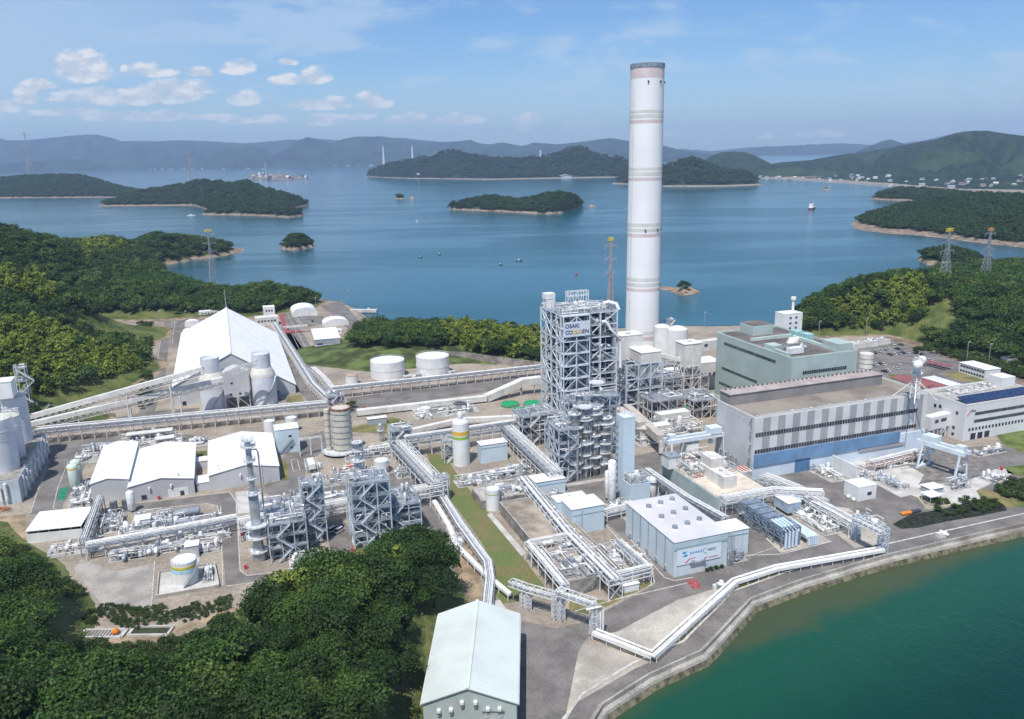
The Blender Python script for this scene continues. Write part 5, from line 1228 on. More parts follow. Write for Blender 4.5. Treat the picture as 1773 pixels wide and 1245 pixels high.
door(bs, 'f', WB - 17, 7.5, 4.5, DARK); door(bs, 'f', WB - 10.5, 1.6, 2.6, DARK); door(bs, 'f', 5, 2.2, 2.6, DARK)
t = root('lightning_mast', 'thin dark lightning mast behind the peak of the coal store', 'mast', 385, 538, 0); t.location = (bs.location + VD * (BD + 1.5) + UD * xa); mb = MB(); mb.tube([(0, 0, 0), (0, 0, za + 14)], .3, 6); mb.build('pole', DSTEEL, t)
mb = MB(); [mb.bar((0, 0, za + 4), (dx, 0, za - 4), .15) for dx in (-2, 2)]; mb.build('stay', DSTEEL, t)
# ---- twin silos and mid house
for px, py, lab in ((365, 712, 'stepped white silo left of the grey house before the coal store'), (453, 703, 'stepped white silo right of the grey house before the coal store')):
    p = P(px, py, 0); t = empty('stepped_silo', lab, 'silo', (p.x, p.y + 7, 0), UA, 'stepped silos before the coal store')
    mb = MB(); mb.lathe((0, 0, 0), [(7.3, 0), (7.3, 17)], 40); mb.build('lower_shell', SIL, t)
    mb = MB(); mb.lathe((0, 0, 17), [(7.35, -.3), (7.35, .2), (5.4, 4.6)], 40); mb.build('cone', mat('silo_cone', (.70, .67, .60), .05, .3), t)
    mb = MB(); mb.lathe((0, 0, 21), [(5.2, 0), (5.2, 9), (4.9, 9.02), (4.9, 8.4), (.05, 8.5)], 40); mb.build('upper_shell', SIL, t)
    mb = MB(); rail(mb, [(7.3 * math.cos(k * .4), 7.3 * math.sin(k * .4)) for k in range(16)], 17.2, 1.1, .07, 9); mb.build('handrail', STEELW, t); mb = MB(); rail(mb, [(5.2 * math.cos(k * .5), 5.2 * math.sin(k * .5)) for k in range(13)], 30, 1.1, .07, 9); mb.build('handrail', STEELW, t)
    mb = MB(); pv = None
    for k in range(20):
        a = R(-110 + k * 4.5); z = 16.5 * k / 19; q_ = Vector((7.9 * math.cos(a), 7.9 * math.sin(a), z))
        if pv is not None: mb.bar(pv, q_, 1.0, .3)
        pv = q_
    mb.build('stairs', GALV, t)
p = P(388, 712, 0); t = empty('transfer_house', 'grey gabled conveyor house on steel legs between the stepped silos', 'industrial building', (p.x, p.y + 3, 0), UA)
mb = MB(); mb.add([(0, 0, 7), (14, 0, 7), (14, 0, 21.5), (7, 0, 24), (0, 0, 21.5), (0, 10, 7), (14, 10, 7), (14, 10, 21.5), (7, 10, 24), (0, 10, 21.5)], [(0, 1, 2, 3, 4), (9, 8, 7, 6, 5), (1, 6, 7, 2), (5, 0, 4, 9), (0, 5, 6, 1), (2, 7, 8, 3), (3, 8, 9, 4)]); mb.build('wall', SHW, t)
windows(t, 'f', 4, 5.4, 14.5, 15.7, 1); windows(t, 'f', 3, 4.4, 8.0, 9.2, 1); windows(t, 'f', 8, 9.4, 8.0, 9.2, 1)
steel_frame(13.4, 9.6, [0, 7], 6.7, 9, .5, 1, 5, x0=.3, y0=.2).build('trestle', STEELW, t)
mb = MB(); mb.lathe((7, 4, 2), [(1.2, 0), (2.6, 4.6)], 14); mb.build('hopper', SILVER, t)
# ---- inclined coal conveyors
conveyor('conveyor', 'upper of two long inclined cream conveyors rising to the left stepped silo', P(50, 722, 9), P(352, 638, 28.5), 3.0, 2.4, STEELP, CREAM, (.28, .55, .8), group='inclined coal conveyors', legm=CREAM)
conveyor('conveyor', 'lower of two long inclined cream conveyors rising to the grey house', P(50, 735, 7), P(386, 656, 20), 3.0, 2.4, STEELP, CREAM, (.24, .5, .76), group='inclined coal conveyors', legm=CREAM)
conveyor('conveyor', 'short bridge conveyor from the grey house to the right stepped silo top', P(402, 640, 25), P(445, 624, 30), 1.3, 1.1, STEELP, SHW, (), group='inclined coal conveyors')
# ---- main racks
def RP(l, z): return [P(x, y, z) for x, y in l]
pipe_rack('pipe_rack', 'long pinkish pipe rack running across the site behind the storage sheds', RP([(66, 767), (124, 761), (333, 741), (572, 718)], 0), 6.5, 7.6, STEELP, 14, seed=1, levels=3, walkway=True)
pipe_rack('pipe_rack', 'upper pinkish pipe bridge from the junction to the boiler tower past the oil tanks', RP([(575, 689), (760, 669), (940, 649)], 0), 4.5, 6.2, STEELP, 8, seed=2, levels=2, walkway=True)
pipe_rack('pipe_rack', 'low pipe rack along the road beside the coal store', RP([(574, 706), (540, 672), (506, 617), (474, 566)], 0), 4.5, 3.0, STEELP, 9, seed=3, levels=2, walkway=True, truss=False)
pipe_rack('pipe_rack', 'double row of pipes sloping from the coal store road to the junction', RP([(586, 698), (560, 665), (542, 648)], 0), 5, 4.5, STEELP, 10, seed=4, levels=2, truss=False)
process_tower('junction_frame', 'pinkish steel junction frame where the long racks meet above the striped stack', 'steel frame', 570, 722, 9, 8, [4, 8, 11], 41, STEELP, 3, 10, w=.3)
# stack cluster
p = P(592, 788, 0); t = empty('stack', 'short fat cream stack with dark hoops and rusty open top', 'stack', (p.x, p.y + 4, 0), UA)
mb = MB(); mb.lathe((0, 0, 0), [(4.8, 0), (4.8, 23)], 40); mb.lathe((0, 0, 0), [(4.8, 23), (4.4, 23), (4.4, 19)], 40); mb.build('shell', STACKM, t)
mb = MB(); mb.lathe((0, 0, 0), [(4.85, 22.3), (4.95, 22.3), (4.95, 23.1), (4.2, 23.1), (4.2, 21), (.1, 20.9)], 40); mb.build('rusty_mouth', RUST, t)
mb = MB()
for k in range(7): mb.lathe((0, 0, 2.6 + k * 3), [(4.82, -.14), (5.0, -.14), (5.0, .14), (4.82, .14)], 40)
mb.build('hoop', DSTEEL, t)
mb = MB(); mb.tube([(-6.6, 1, 0), (-6.6, 1, 22.5)], 1.35, 16); mb.build('side_duct', STACKM, t)
mb = MB()
for k in range(7): mb.lathe((-6.6, 1, 1.6 + k * 3.2), [(1.37, -.12), (1.5, -.12), (1.5, .12), (1.37, .12)], 16)
mb.build('duct_hoop', DSTEEL, t)
mb = MB(); mb.lathe((-1.5, 0, 0), [(8.4, 1.2), (8.4, 1.7)], 40); mb.lathe((-1.5, 0, 0), [(5, 1.6), (8.4, 1.6)], 40); rail(mb, [(-1.5 + 8.4 * math.cos(k * .35), 8.4 * math.sin(k * .35)) for k in range(18)], 1.7, 1.2, .1, 9); mb.build('ring_platform', STEELW, t)
t = root('filter_house', 'pale blue boxy filter house left of the fat cream stack', 'industrial building', 476, 745.7, 12.2)
wallbox(t, 11, 9, 12.2, LBL, ROOFW, 0); mb = MB(); stairs(mb, 1, -1.2, 0, 7, 7, 1); mb.build('stairs', DSTEEL, t); windows(t, 'f', 6.5, 7.6, 2, 3.2, 1); windows(t, 'f', 6, 7.6, 8, 9, 1)
cyl_tank('storage_tank', 'small white round tank left behind the filter house', 468, 752, 2.9, 7.5, WHITE, group='small tanks behind the filter house')
cyl_tank('storage_tank', 'small white round tank right behind the filter house', 506, 746, 2.9, 7.5, WHITE, group='small tanks behind the filter house')
pipe_rack('pipe_rack', 'short white pipe bridge right of the filter house', RP([(520, 790), (558, 784)], 0), 2, 8.5, STEELW, 3, seed=6, levels=1, truss=False)
cyl_tank('storage_tank', 'squat white tank beside the twin process towers', 661, 815, 3.4, 5.2, WHITE, stair=True, spiral=40)
t = root('transformer', 'white radiator unit on the road edge beside the filter house', 'transformer', 540, 815, 0); mb = MB(); mb.box((0, 1, 3.2), (3, 9, 2.4)); mb.build('tank', WHITE, t); steel_frame(5, 9, [0, 2, 4], 5, 3, .2, 1, 3, x0=-2.5, y0=-3).build('rack', STEELW, t); clutter(t, 5, 5, 11, 6, 1.6)
def area(name, label, px, py, W, D, seed, n, h, pipes, z=0, mats=None, big=1.0, slabm=None, cat='equipment', rz=UA, base=0.0):
    t = root(name, label, cat, px, py, z, rz=rz, base=base); mb = MB(); mb.box((W / 2, D / 2, .12), (W + 1, D + 1, .22)); mb.build('pad', slabm or CONC, t)
    clutter(t, W, D, seed, n, h, .25, mats, pipes, big); return t
area('process_skid', 'white process equipment between the long rack and the storage sheds', 140, 792, 46, 9, 21, 34, 3.4, 36)
area('process_skid', 'pumps and small tanks behind the leftmost storage shed', 128, 806, 10, 10, 23, 8, 2.6, 8)
area('process_skid', 'tangle of grey pumps and pipes left of the leftmost storage shed', 118, 884, 8, 26, 22, 26, 2.6, 34)
for px, py, lab in ((127, 850, 'tall pale green upright vessel nearest the green court'), (132, 842, 'tall pale green upright vessel behind its twin by the green court')):
    p = P(px, py); t = empty('upright_vessel', lab, 'vessel', (p.x, p.y + 2, 0), 0, 'twin upright vessels by the green court'); mb = MB(); drum(mb, (0, 0, 1.5), (0, 0, 11), 2.1, 20); mb.build('shell', mat('pale_green_shell', (.56, .63, .57), .05, .3), t); mb = MB(); mb.lathe((0, 0, 9.5), [(2.13, 0), (2.16, .7), (2.13, .7)], 20); mb.build('stripe', YELLOW, t)
    mb = MB(); [mb.box((1.4 * math.cos(a), 1.4 * math.sin(a), .8), (.3, .3, 1.6)) for a in (0, 1.57, 3.14, 4.71)]; mb.build('legs', STEELW, t)
area('valve_station', 'grey machinery on frames behind the white long rack end at the back', 210, 768, 26, 6, 24, 14, 3.0, 20, cat='equipment')
# shelters behind
for px, py, W, lab in ((218, 755, 22, 'long cream shelter roof behind the storage sheds'), (268, 762, 9, 'short cream shelter roof behind the storage sheds')):
    t = root('shelter', lab, 'shelter', px, py, 4); mb = MB(); mb.box((W / 2, 2.5, 4), (W, 5, .4)); mb.build('roof', CREAM, t); mb = MB(); [mb.box((x, y, 1.9), (.25, .25, 3.8)) for x in (.4, W / 2, W - .4) for y in (.4, 4.6)]; mb.build('post', STEELP, t)
# ---- lower process rows
pipe_rack('pipe_rack', 'long white pipe rack across the lower left plant', RP([(152, 966), (280, 942), (412, 916)], 0), 5, 5.2, STEELW, 7, seed=8, levels=2, walkway=True)
pipe_rack('pipe_rack', 'steep narrow grey rack running back from the lower left plant to the storage sheds', RP([(150, 962), (176, 885)], 0), 3, 6.5, GALV, 6, seed=9, levels=2)
area('process_skid', 'white boxes and pumps behind the lower left rack', 205, 945, 17, 16, 31, 22, 3.4, 30, big=1.1)
area('process_skid', 'low coolers and pipes before the lower left rack', 190, 975, 17, 6, 32, 14, 2.4, 22, mats=[GALV, DSTEEL, SILVER, PIPEW])
area('process_skid', 'equipment rows at the left end of the lower rack beside the wood', 82, 968, 18, 10, 33, 18, 1.8, 24)
area('process_skid', 'pumps between the lower rack and the two grey drums', 262, 925, 12, 9, 34, 14, 3.2, 18)
area('process_skid', 'pipe manifolds behind the small white house', 290, 948, 22, 5, 35, 14, 2.4, 20)
for px, py, lab in ((285, 902, 'long blue-grey horizontal drum, the back one of the pair'), (286, 918, 'long blue-grey horizontal drum, the front one of the pair')):
    p = P(px, py); t = empty('horizontal_drum', lab, 'drum', (p.x, p.y, 0), UA, 'pair of grey horizontal drums'); mb = MB(); drum(mb, (0, 0, 2.4), (13, 0, 2.4), 1.5, 20); mb.build('shell', mat('drum_grey', (.27, .31, .36), .08, .3, .45), t)
    mb = MB(); [mb.box((x, 0, .8), (.5, 2.4, 1.6)) for x in (2, 6.5, 11)]; mb.build('saddle', CONC, t); mb = MB(); [mb.tube([(x, 0, 3.8), (x, 0, 4.4)], .2, 6) for x in range(1, 13, 2)]; mb.build('nozzle', SILVER, t)
p = P(229, 886); t = empty('upright_vessel', 'white upright vessel standing alone before the middle storage shed', 'vessel', (p.x, p.y, 0), 0); mb = MB(); drum(mb, (0, 0, 1.2), (0, 0, 8.6), 1.55, 20); mb.build('shell', PIPEW, t); mb = MB(); [mb.box((1.1 * math.cos(a), 1.1 * math.sin(a), .7), (.25, .25, 1.4)) for a in (0, 1.57, 3.14, 4.71)]; mb.build('legs', STEELW, t)
t = root('control_house', 'small white house with flat roof before the lower left rack', 'hut', 320, 945, 5.2); wallbox(t, 4.4, 4.6, 4.6, SHW, ROOFW, 0); door(t, 'f', 1.2, 1, 2.1, DSTEEL)
t = root('control_house', 'white boxy equipment house above the lower left rack', 'hut', 232, 900, 6); wallbox(t, 5.5, 5, 5.5, WHITE, ROOFW, 0)
for px, py, lab in ((192, 888, 'dark grey cooling unit, left one of two behind the lower rack'), (213, 884, 'dark grey cooling unit, right one of two behind the lower rack')):
    t = root('cooling_unit', lab, 'cooler', px, py, 0, 'dark cooling units'); mb = MB(); mb.box((1.2, 1.2, 2.2), (2.6, 2.6, 4)); mb.build('casing', mat('dark_casing', (.13, .14, .16), .1, 1), t); mb = MB(); mb.lathe((1.2, 1.2, 4.2), [(1, 0), (1, .4), (.1, .4)], 12); mb.build('fan', DSTEEL, t)
LLT = cyl_tank('storage_tank', 'white tank with yellow, green and blue wave stripe in its own bund, lower left', 323, 1006, 4.15, 8.3, WHITE, stair=True, bands=[(6.6, 7.1, YELLOW), (6.1, 6.6, mat('lime_stripe', (.30, .48, .10), .05, 1)), (4.6, 5.9, mat('sky_stripe', (.42, .62, .76), .05, 1))], spiral=50, hoops=0)
t = root('bund_wall', 'low grey concrete bund wall round the striped tank', 'wall', 272, 1036); o = t.location.copy(); t.rotation_euler = (0, 0, 0); bp_ = [P(*c) - o for c in ((272, 1036), (276, 993), (372, 978), (380, 1017))]; mb = MB()
for a, b_ in zip(bp_, bp_[1:] + bp_[:1]): mb.bar(Vector((a.x, a.y, .5)), Vector((b_.x, b_.y, .5)), .35, 1.0)
mb.build('wall', CONC, t); mb = MB(); mb.prism([(a.x, a.y) for a in bp_], .10, .16); mb.build('floor', CONCL, t)
mb = MB(); mb.tube([bp_[3] + UP * 1.3, bp_[2] + UP * 1.3], .1, 6); mb.tube([bp_[0] + UP * 1.3, bp_[3] + UP * 1.3], .1, 6); mb.build('pipe', PIPEW, t)
# ---- tall column
p = P(450, 968, 0)
def column(label, p, segs, mt, plats, group=None, n=24, lean=None):
    t = empty('process_column', label, 'column', (p.x, p.y, 0), UA, group)
    for (r, a, b) in segs: mb = MB(); drum(mb, (0, 0, a), (0, 0, b), r, n); mb.build('shell', mt, t)
    for (z, r) in plats:
        mb = MB(); mb.lathe((0, 0, z), [(.3, 0), (r, 0), (r, .2)], 16); pf = mb.build('platform', STEELW, t); mb = MB(); rail(mb, [(r * math.cos(k * .524), r * math.sin(k * .524)) for k in range(12)], z + .2, 1.15, .09, 9); mb.build('handrail', STEELW, pf)
    R0 = max(s[0] for s in segs); H_ = max(s[2] for s in segs); mb = MB(); mb.tube([(R0 + .7, 0, .5), (R0 + .7, 0, H_ * .9), (R0 + .2, 0, H_ * .9 + 1.2), (.5, 0, H_ * .9 + 1.2)], .28, 8); mb.tube([(0, R0 + .6, .5), (0, R0 + .6, H_ * .7)], .2, 6); mb.build('pipe', SILVER, t)
    return t
COLM = mat('column_grey', (.52, .56, .60), .10, .4, .35, metal=.5)
column('tall slender grey column with ringed platforms rising above the lower plant', p, [(2.4, 0, 3.5), (1.8, 2, 14), (1.7, 14, 26), (1.0, 26, 45)], COLM, [(3.5, 3.5), (9, 4.0), (13.5, 4.2), (25.5, 2.8), (31, 2.0), (37.5, 2.0), (43, 2.6), (45.2, 2.0)])
process_tower('process_tower', 'low grey steel process frame at the right of the tall column', 'process frame', 470, 975, 13, 14, [5, 9.5, 14], 52, BSTEEL, 11, 18)
process_tower('process_tower', 'narrow grey stair tower between the tall column and the right frame', 'process frame', 530, 945, 8, 8, [4.6, 9.2, 13.8, 18.4, 23], 53, BSTEEL, 4, 7, brace=.8)
process_tower('process_tower', 'low pipe frame behind the tall column reaching the long rack', 'process frame', 452, 920, 18, 9, [4.5, 8.5], 54, BSTEEL, 12, 18)
process_tower('process_tower', 'tall blue-grey stair tower nearest the wood, right of the low frames', 'process frame', 615, 952, 14, 11, [5, 10, 15, 20, 25], 55, BSTEEL, 9, 13, brace=.85, w=.5)
process_tower('process_tower', 'low crowded process deck right of the stair tower behind the wood', 'process frame', 668, 932, 14, 16, [4, 8, 12], 56, BSTEEL, 12, 18)
area('process_skid', 'pumps and piping on a kerbed pad before the low grey frame', 505, 985, 10, 9, 57, 14, 2.2, 22, slabm=CONCL)
area('process_skid', 'valve skids between the fat stack and the tall stair tower', 560, 845, 22, 7, 58, 18, 2.5, 26)
area('process_skid', 'red and grey fire pumps in front of the fat stack', 575, 826, 16, 6, 59, 12, 2.0, 14, mats=[RED, GALV, PIPEW, SILVER])
area('process_skid', 'equipment around the foot of the fat cream stack', 600, 800, 24, 9, 60, 20, 3, 26)
column('short silver column with wide top platform behind the stair tower', P(622, 828), [(1.7, 0, 9), (1.1, 9, 17)], COLM, [(8.5, 3.2), (13, 2.4), (17, 2.6)])
column('slim silver column standing at the pipe junction', P(660, 765), [(.9, 0, 9.5)], SILVER, [(6, 1.8)])
pipe_rack('pipe_rack', 'white pipe bridge between the column frames and the tall stair tower', [P(412, 901, 8), P(597, 866, 8), P(764, 838, 8)], 5.5, 8, STEELW, 12, seed=12, levels=3)
# tanks behind
cyl_tank('oil_tank', 'white oil tank with ring stairs, left one of the two before the grassy bank', 672, 651, 11, 11, WHITE, group='white oil tanks', n=48, hoops=1, railm=STEELW)
cyl_tank('oil_tank', 'white oil tank with ring rail, right one nearer the boiler tower', 750, 647, 10.8, 12.3, WHITE, group='white oil tanks', n=48, hoops=1, railm=STEELW)
cyl_tank('storage_tank', 'small white tank with rusty open rim left of the oil tanks', 609.6, 664, 4, 5.6, WHITE, topm=mat('rusty_top', (.50, .34, .26), .2, .8))
t = root('retaining_wall', 'weathered concrete wall behind the oil tanks and along the grove', 'wall', 630, 620); o = t.location.copy(); t.rotation_euler = (0, 0, 0); l = [P(*c) - o for c in ((630, 618), (700, 618), (800, 622), (932, 640))]; mb = MB()
for a, b_ in zip(l, l[1:]): mb.bar(a + UP * 2.5, b_ + UP * 2.5, .5, 5.5)
mb.build('wall', CONCD, t); t.location.z = 0
area('process_skid', 'pump station between the two oil tanks and the rack', 700, 658, 34, 4, 63, 14, 2.2, 14)
# low galleries behind the centre
def gallery(label, pts, z0, z1, w, h, mt=CREAM):
    a, b_ = P(*pts[0], z0), P(*pts[1], z1); t = empty('conveyor_gallery', label, 'conveyor', (a.x, a.y, 0)); mb = MB(); o = Vector((a.x, a.y, 0)); mb.bar(a - o, b_ - o, w, h); mb.build('gallery', mt, t); L = (b_ - a).length; mb = MB()
    for k in range(int(L / 8) + 1): q_ = (a - o).lerp(b_ - o, k * 8 / L); mb.box((q_.x, q_.y, q_.z / 2), (.5, w * .8, q_.z))
    mb.build('support', CONC, t); return t
gallery('long low cream gallery from the fat stack towards the boiler tower', [(618, 714), (842, 689)], 2.2, 2.4, 4, 3)
gallery('ramped cream gallery rising to the boiler tower', [(842, 689), (905, 661)], 2.4, 8, 4.5, 4); gallery('cream gallery end block beside the boiler tower', [(903, 661), (938, 657)], 8, 8, 5, 4)
gallery('curving cream gallery in front of the green covered basins', [(685, 752), (795, 727)], 3, 3.6, 3, 2); gallery('cream gallery running to the foot of the boiler tower', [(795, 727), (925, 721)], 3.6, 3.6, 3, 2)
t = root('hut', 'small grey hut with white roof edge on the dry grass', 'hut', 638, 737, 0); wallbox(t, 10, 3.5, 3.4, GREYW, ROOFW, 0)
area('clarifier_plant', 'round clarifiers and white piping on a raised concrete frame', 722, 728, 36, 14, 64, 26, 2.4, 30, slabm=CONC)
for k, (px, py, r) in enumerate(((737, 716, 3.2), (752, 712, 3.5), (796, 708, 3.5))):
    cyl_tank('round_clarifier', ['white round clarifier, left one on the frame', 'grey round clarifier, middle one on the frame', 'round clarifier with dark cover, right one on the frame'][k], px, py, r, 3.4, [WHITE, CONC, CONC][k], group='round clarifiers', topm=[WHITE, CONC, DARK][k])
for k, (px, py, lab) in enumerate(((883, 702, 'green round basin cover, left one behind the gallery'), (905, 713, 'green round basin cover nearest the boiler tower foot'), (922, 701, 'green round basin cover half hidden behind the steel tower'))):
    p = P(px, py); t = empty('basin_cover', lab, 'basin cover', (p.x, p.y, 0), 0, 'green round basin covers'); mb = MB(); mb.lathe((0, 0, 0), [(5.2, 0), (5.2, 1.4), (.05, 2.1)], 32); mb.build('cover', GREENP, t); mb = MB(); mb.lathe((0, 0, 0), [(5.3, .9), (5.4, .9), (5.4, 1.1), (5.3, 1.1)], 32); mb.build('rim', CONC, t)
# concrete ponds and path things, lower left
for px, py, W, D, lab, c in ((136, 1106, 13, 4, 'ribbed concrete drain basin below the gravel yard', CONC), (222, 1102, 12, 4.5, 'concrete pond with dark green water beside the dirt path', CONC)):
    p = P(px, py); t = empty('basin', lab, 'basin', (p.x, p.y, 0), R(-1)); mb = MB()
    for cx_, cy_, a, b_ in ((W / 2, 0, W, .8), (W / 2, D, W, .8), (0, D / 2, .8, D), (W, D / 2, .8, D)): mb.box((cx_, cy_, .35), (a, b_, .7))
    mb.build('rim', CONCL, t); mb = MB(); mb.box((W / 2, D / 2, .15), (W - .6, D - .6, .2)); mb.build('water', mat('pond_water', (.05, .055, .02), .2, 1, .2) if px > 200 else CONC, t)
    if px < 200: mb = MB(); [mb.box((1 + k, D / 2, .4), (.3, D - 1, .3)) for k in range(11)]; mb.build('rib', CONCD, t)
t = root('mooring_float', 'round orange float lying by the dirt path', 'float', 201, 1099); mb = MB(); mb.lathe((0, 0, .2), [(.1, 0), (.9, .4), (1.1, 1.0), (.8, 1.7), (.1, 1.9)], 16); mb.build('float', ORANGE, t)
t = root('sluice', 'grey concrete sluice on the grass bank at the edge of the wood', 'sluice', 100, 1058); t.rotation_euler = (0, 0, R(-38)); mb = MB(); mb.box((4, 0, .6), (12, 1.2, 1.1)); mb.box((3, -4, .4), (9, 5, .7)); mb.build('slab', CONC, t); mb = MB(); mb.box((4, .8, 1.3), (12, .15, 1.2)); mb.build('rail', GALV, t)
for px, py, lab in ((276, 865, 'red hydrant cabinet on the grass before the middle shed'), (418, 930, 'red hydrant cabinet left of the tall column'), (426, 985, 'red hydrant cabinet at the bend of the lower road'), (611, 956, 'red hydrant cabinet at the edge of the wood'), (1734, 814, 'red hydrant cabinet on the gravel near the right lawn'), (631, 708, 'red cabinet beside the low gallery')):
    t = root('hydrant_cabinet', lab, 'hydrant', px, py); mb = MB(); mb.box((0, 0, .7), (1.1, .8, 1.4)); mb.build('box', RED, t); mb = MB(); mb.box((0, 0, 1.45), (1.2, .9, .1)); mb.build('lid', RED, t)
# ---- buildings at the back left
t = root('warehouse', 'white roofed warehouse with grey walls by the back yard', 'warehouse', 544, 588.6, 6); p1 = P(589, 585, 6) - P(544, 588.6, 6); t.rotation_euler = (0, 0, math.atan2(p1.y, p1.x)); wallbox(t, p1.length, 42, 6, GREYW, ROOFW, 0); mb = MB(); mb.box((p1.length / 2, -.1, .8), (p1.length, .3, 1.6)); mb.build('plinth', WHITE, t); door(t, 'f', 4, 4.5, 3, DARK)
def arch_shed(label, px, py, W, D, H_, rz=UA):
    t = root('arched_shed', label, 'shed', px, py, 0); t.rotation_euler = (0, 0, rz); n = 10; prof = [(W / 2 - W / 2 * math.cos(math.pi * k / n), H_ * .35 + H_ * .65 * math.sin(math.pi * k / n)) for k in range(n + 1)]
    mb = MB(); vs = [(x, 0, z) for x, z in prof] + [(x, D, z) for x, z in prof]; mb.smooth = True; mb.add(vs, [(k, k + 1, n + 2 + k, n + 1 + k) for k in range(n)]); mb.smooth = False; mb.quad((0, 0, 0), (0, 0, H_ * .35), (0, D, H_ * .35), (0, D, 0)); mb.quad((W, 0, 0), (W, D, 0), (W, D, H_ * .35), (W, 0, H_ * .35)); mb.build('vault', ROOFW, t)
    mb = MB(); e = [(0, -.05, 0)] + [(x, -.05, z) for x, z in prof] + [(W, -.05, 0)]; mb.add(e, [tuple(range(len(e)))[::-1]]); mb.build('end_wall', WHITE, t); mb = MB(); mb.add([(x, D, z) for x, _, z in e], [tuple(range(len(e)))]); mb.build('end_wall', WHITE, t)
arch_shed('white round arched hall at the far end of the back road', 507, 549, 22, 26, 8); arch_shed('white arched tent hall beside the back yard warehouse', 561, 566, 21, 14, 6)
for px, py, z, W, D, lab, wm in ((500, 529, 4.5, 13, 8, 'small white box building behind the round arched hall', WHITE), (457, 548, 8, 10, 10, 'white two storey box building right behind the coal store', WHITE), (443, 566, 7, 19, 12, 'beige flat roofed block behind the right slope of the coal store', CREAM), (345, 548, 4, 46, 8, 'long low white building behind the left slope of the coal store', WHITE), (575, 578, 2.6, 8, 5, 'tiny white hut behind the back yard warehouse', WHITE)):
    t = root('service_building', lab, 'building', px, py, 0); wallbox(t, W, D, z, wm, ROOFW if wm is WHITE else CREAM, .3); windows(t, 'f', 1.5, W - 1.5, z * .5, z * .72, max(2, int(W / 3)), .4)
arch_shed('pale fabric tent beside the coal store, back one', 320, 566, 12, 8, 5); arch_shed('pale fabric tent beside the coal store, front one', 316, 580, 9, 8, 4)
t = root('jetty', 'small concrete jetty reaching into the blue strait', 'jetty', 612, 536); t.rotation_euler = (0, 0, R(-8)); mb = MB(); mb.box((10, 0, -1), (26, 5, 2.4)); mb.build('deck', CONCL, t)
t = root('gantry_sign', 'pinkish pipe portal across the red paved lane', 'pipe portal', 493, 578); mb = MB(); [mb.box((x, 0, 2.5), (.5, .5, 5)) for x in (0, 9, 18)]; mb.box((9, 0, 5), (19, 2, .8)); mb.build('frame', STEELP, t); mb = MB(); mb.tube([(-1, 0, 5.8), (19, 0, 5.8)], .4, 8); mb.build('pipe', STEELP, t)

for k, (px, py, W, D, n, h_, lab) in enumerate(((232, 930, 14, 12, 26, 4.2, 'dense white vessels and frames right behind the lower left rack'), (300, 926, 18, 6, 20, 3.0, 'row of coolers and valves before the grey drums'), (165, 928, 9, 14, 20, 3.4, 'pumps and risers beside the steep narrow rack'), (228, 968, 20, 4, 22, 2.2, 'bank of horizontal coolers in front of the lower rack'), (340, 962, 8, 6, 10, 1.8, 'small valves between the white house and the striped tank'), (352, 1010, 3, 10, 10, 1.8, 'pipes and pumps at the right side of the bund wall'), (300, 800, 1, 1, 1, 1, ''),
        (330, 775, 8, 8, 9, 2.2, 'odd machinery in the yard between the middle and right sheds'), (690, 830, 10, 9, 16, 3, 'valve skids behind the crowded process deck'), (545, 880, 18, 8, 22, 3.2, 'pipes and pumps under the bridge left of the stair tower'), (640, 790, 16, 7, 18, 3.2, 'silver piping between the fat stack and the junction frame'), (420, 935, 12, 8, 16, 3, 'equipment crowding the foot of the tall slender column'))):
    if lab: area('process_skid', lab, px, py, W, D, 200 + k, n, h_, int(n * 1.6), mats=[GALV, SILVER, STEELW, PIPEW, DSTEEL])
# ================================================================== centre
pipe_rack('pipe_rack', 'double deck truss pipe bridge from the pipe junction to the boiler tower', [P(700, 757, 10), P(830, 738, 10), P(962, 719, 10)], 5, 10, STEELW, 14, seed=21, levels=3, dz=2.2, walkway=True)
pipe_rack('pipe_rack', 'broad pipe rack descending from the junction towards the gantry over the grass slope', [P(690, 763, 9), P(724, 799, 9), P(760, 836, 9)], 7.5, 9, STEELW, 18, seed=22, levels=3, walkway=True)
pipe_rack('pipe_rack', 'pipe rack running from the truss bridge down to the pale blue pump house', [P(879, 738, 9), P(963, 817, 9)], 6, 9, STEELW, 16, seed=23, levels=3, walkway=True)
process_tower('junction_frame', 'white steel junction frame with pipes above the grass slope', 'steel frame', 680, 792, 10, 9, [4.5, 9, 12.5], 24, STEELW, 4, 12, w=.3)
process_tower('junction_frame', 'steel frame carrying the truss bridge beside the striped silo', 'steel frame', 770, 802, 5, 5, [5, 10], 25, STEELW, 1, 4, w=.3, brace=1)
process_tower('process_structure', 'crowded steel frame between the truss bridge and the boiler tower foot', 'steel frame', 905, 775, 18, 14, [5, 10, 15], 26, STEELW, 6, 16, w=.35, brace=.9)
p = P(799.5, 806); LIME = mat('lime_stripe', (.30, .48, .10), .05, 1); AMB = mat('amber_stripe', (.72, .42, .06), .05, 1)
t = cyl_tank('striped_silo', 'tall white silo with orange and green stripes beside the truss bridge', 799.5, 803, 3.95, 20.5, WHITE, cat='silo', bands=[(15.0, 16.8, AMB), (13.0, 14.4, LIME)], roofh=.5, hoops=0)
mb = MB(); drum(mb, (0, 0, 22), (0, 0, 25), 1.2, 14); mb.tube([(0, 0, 24), (2.5, 0, 25.5), (3.2, 0, 23)], .4, 8); mb.build('cyclone', WHITE, t)
def bb(label, px, py, z, W, D, wm=None, name='plant_building', strip=True, **k):
    t = root(name, label, 'building', px, py, z, **k); wallbox(t, W, D, z, wm or LBL, ROOFW, 0)
    if strip: mb = MB(); mb.box((W / 2, -.06, z - 1.6), (W - .2, .1, .5)); mb.build('wall_stripe', mat('stripe_blue', (.36, .46, .54), .05, 1), t)
    return t
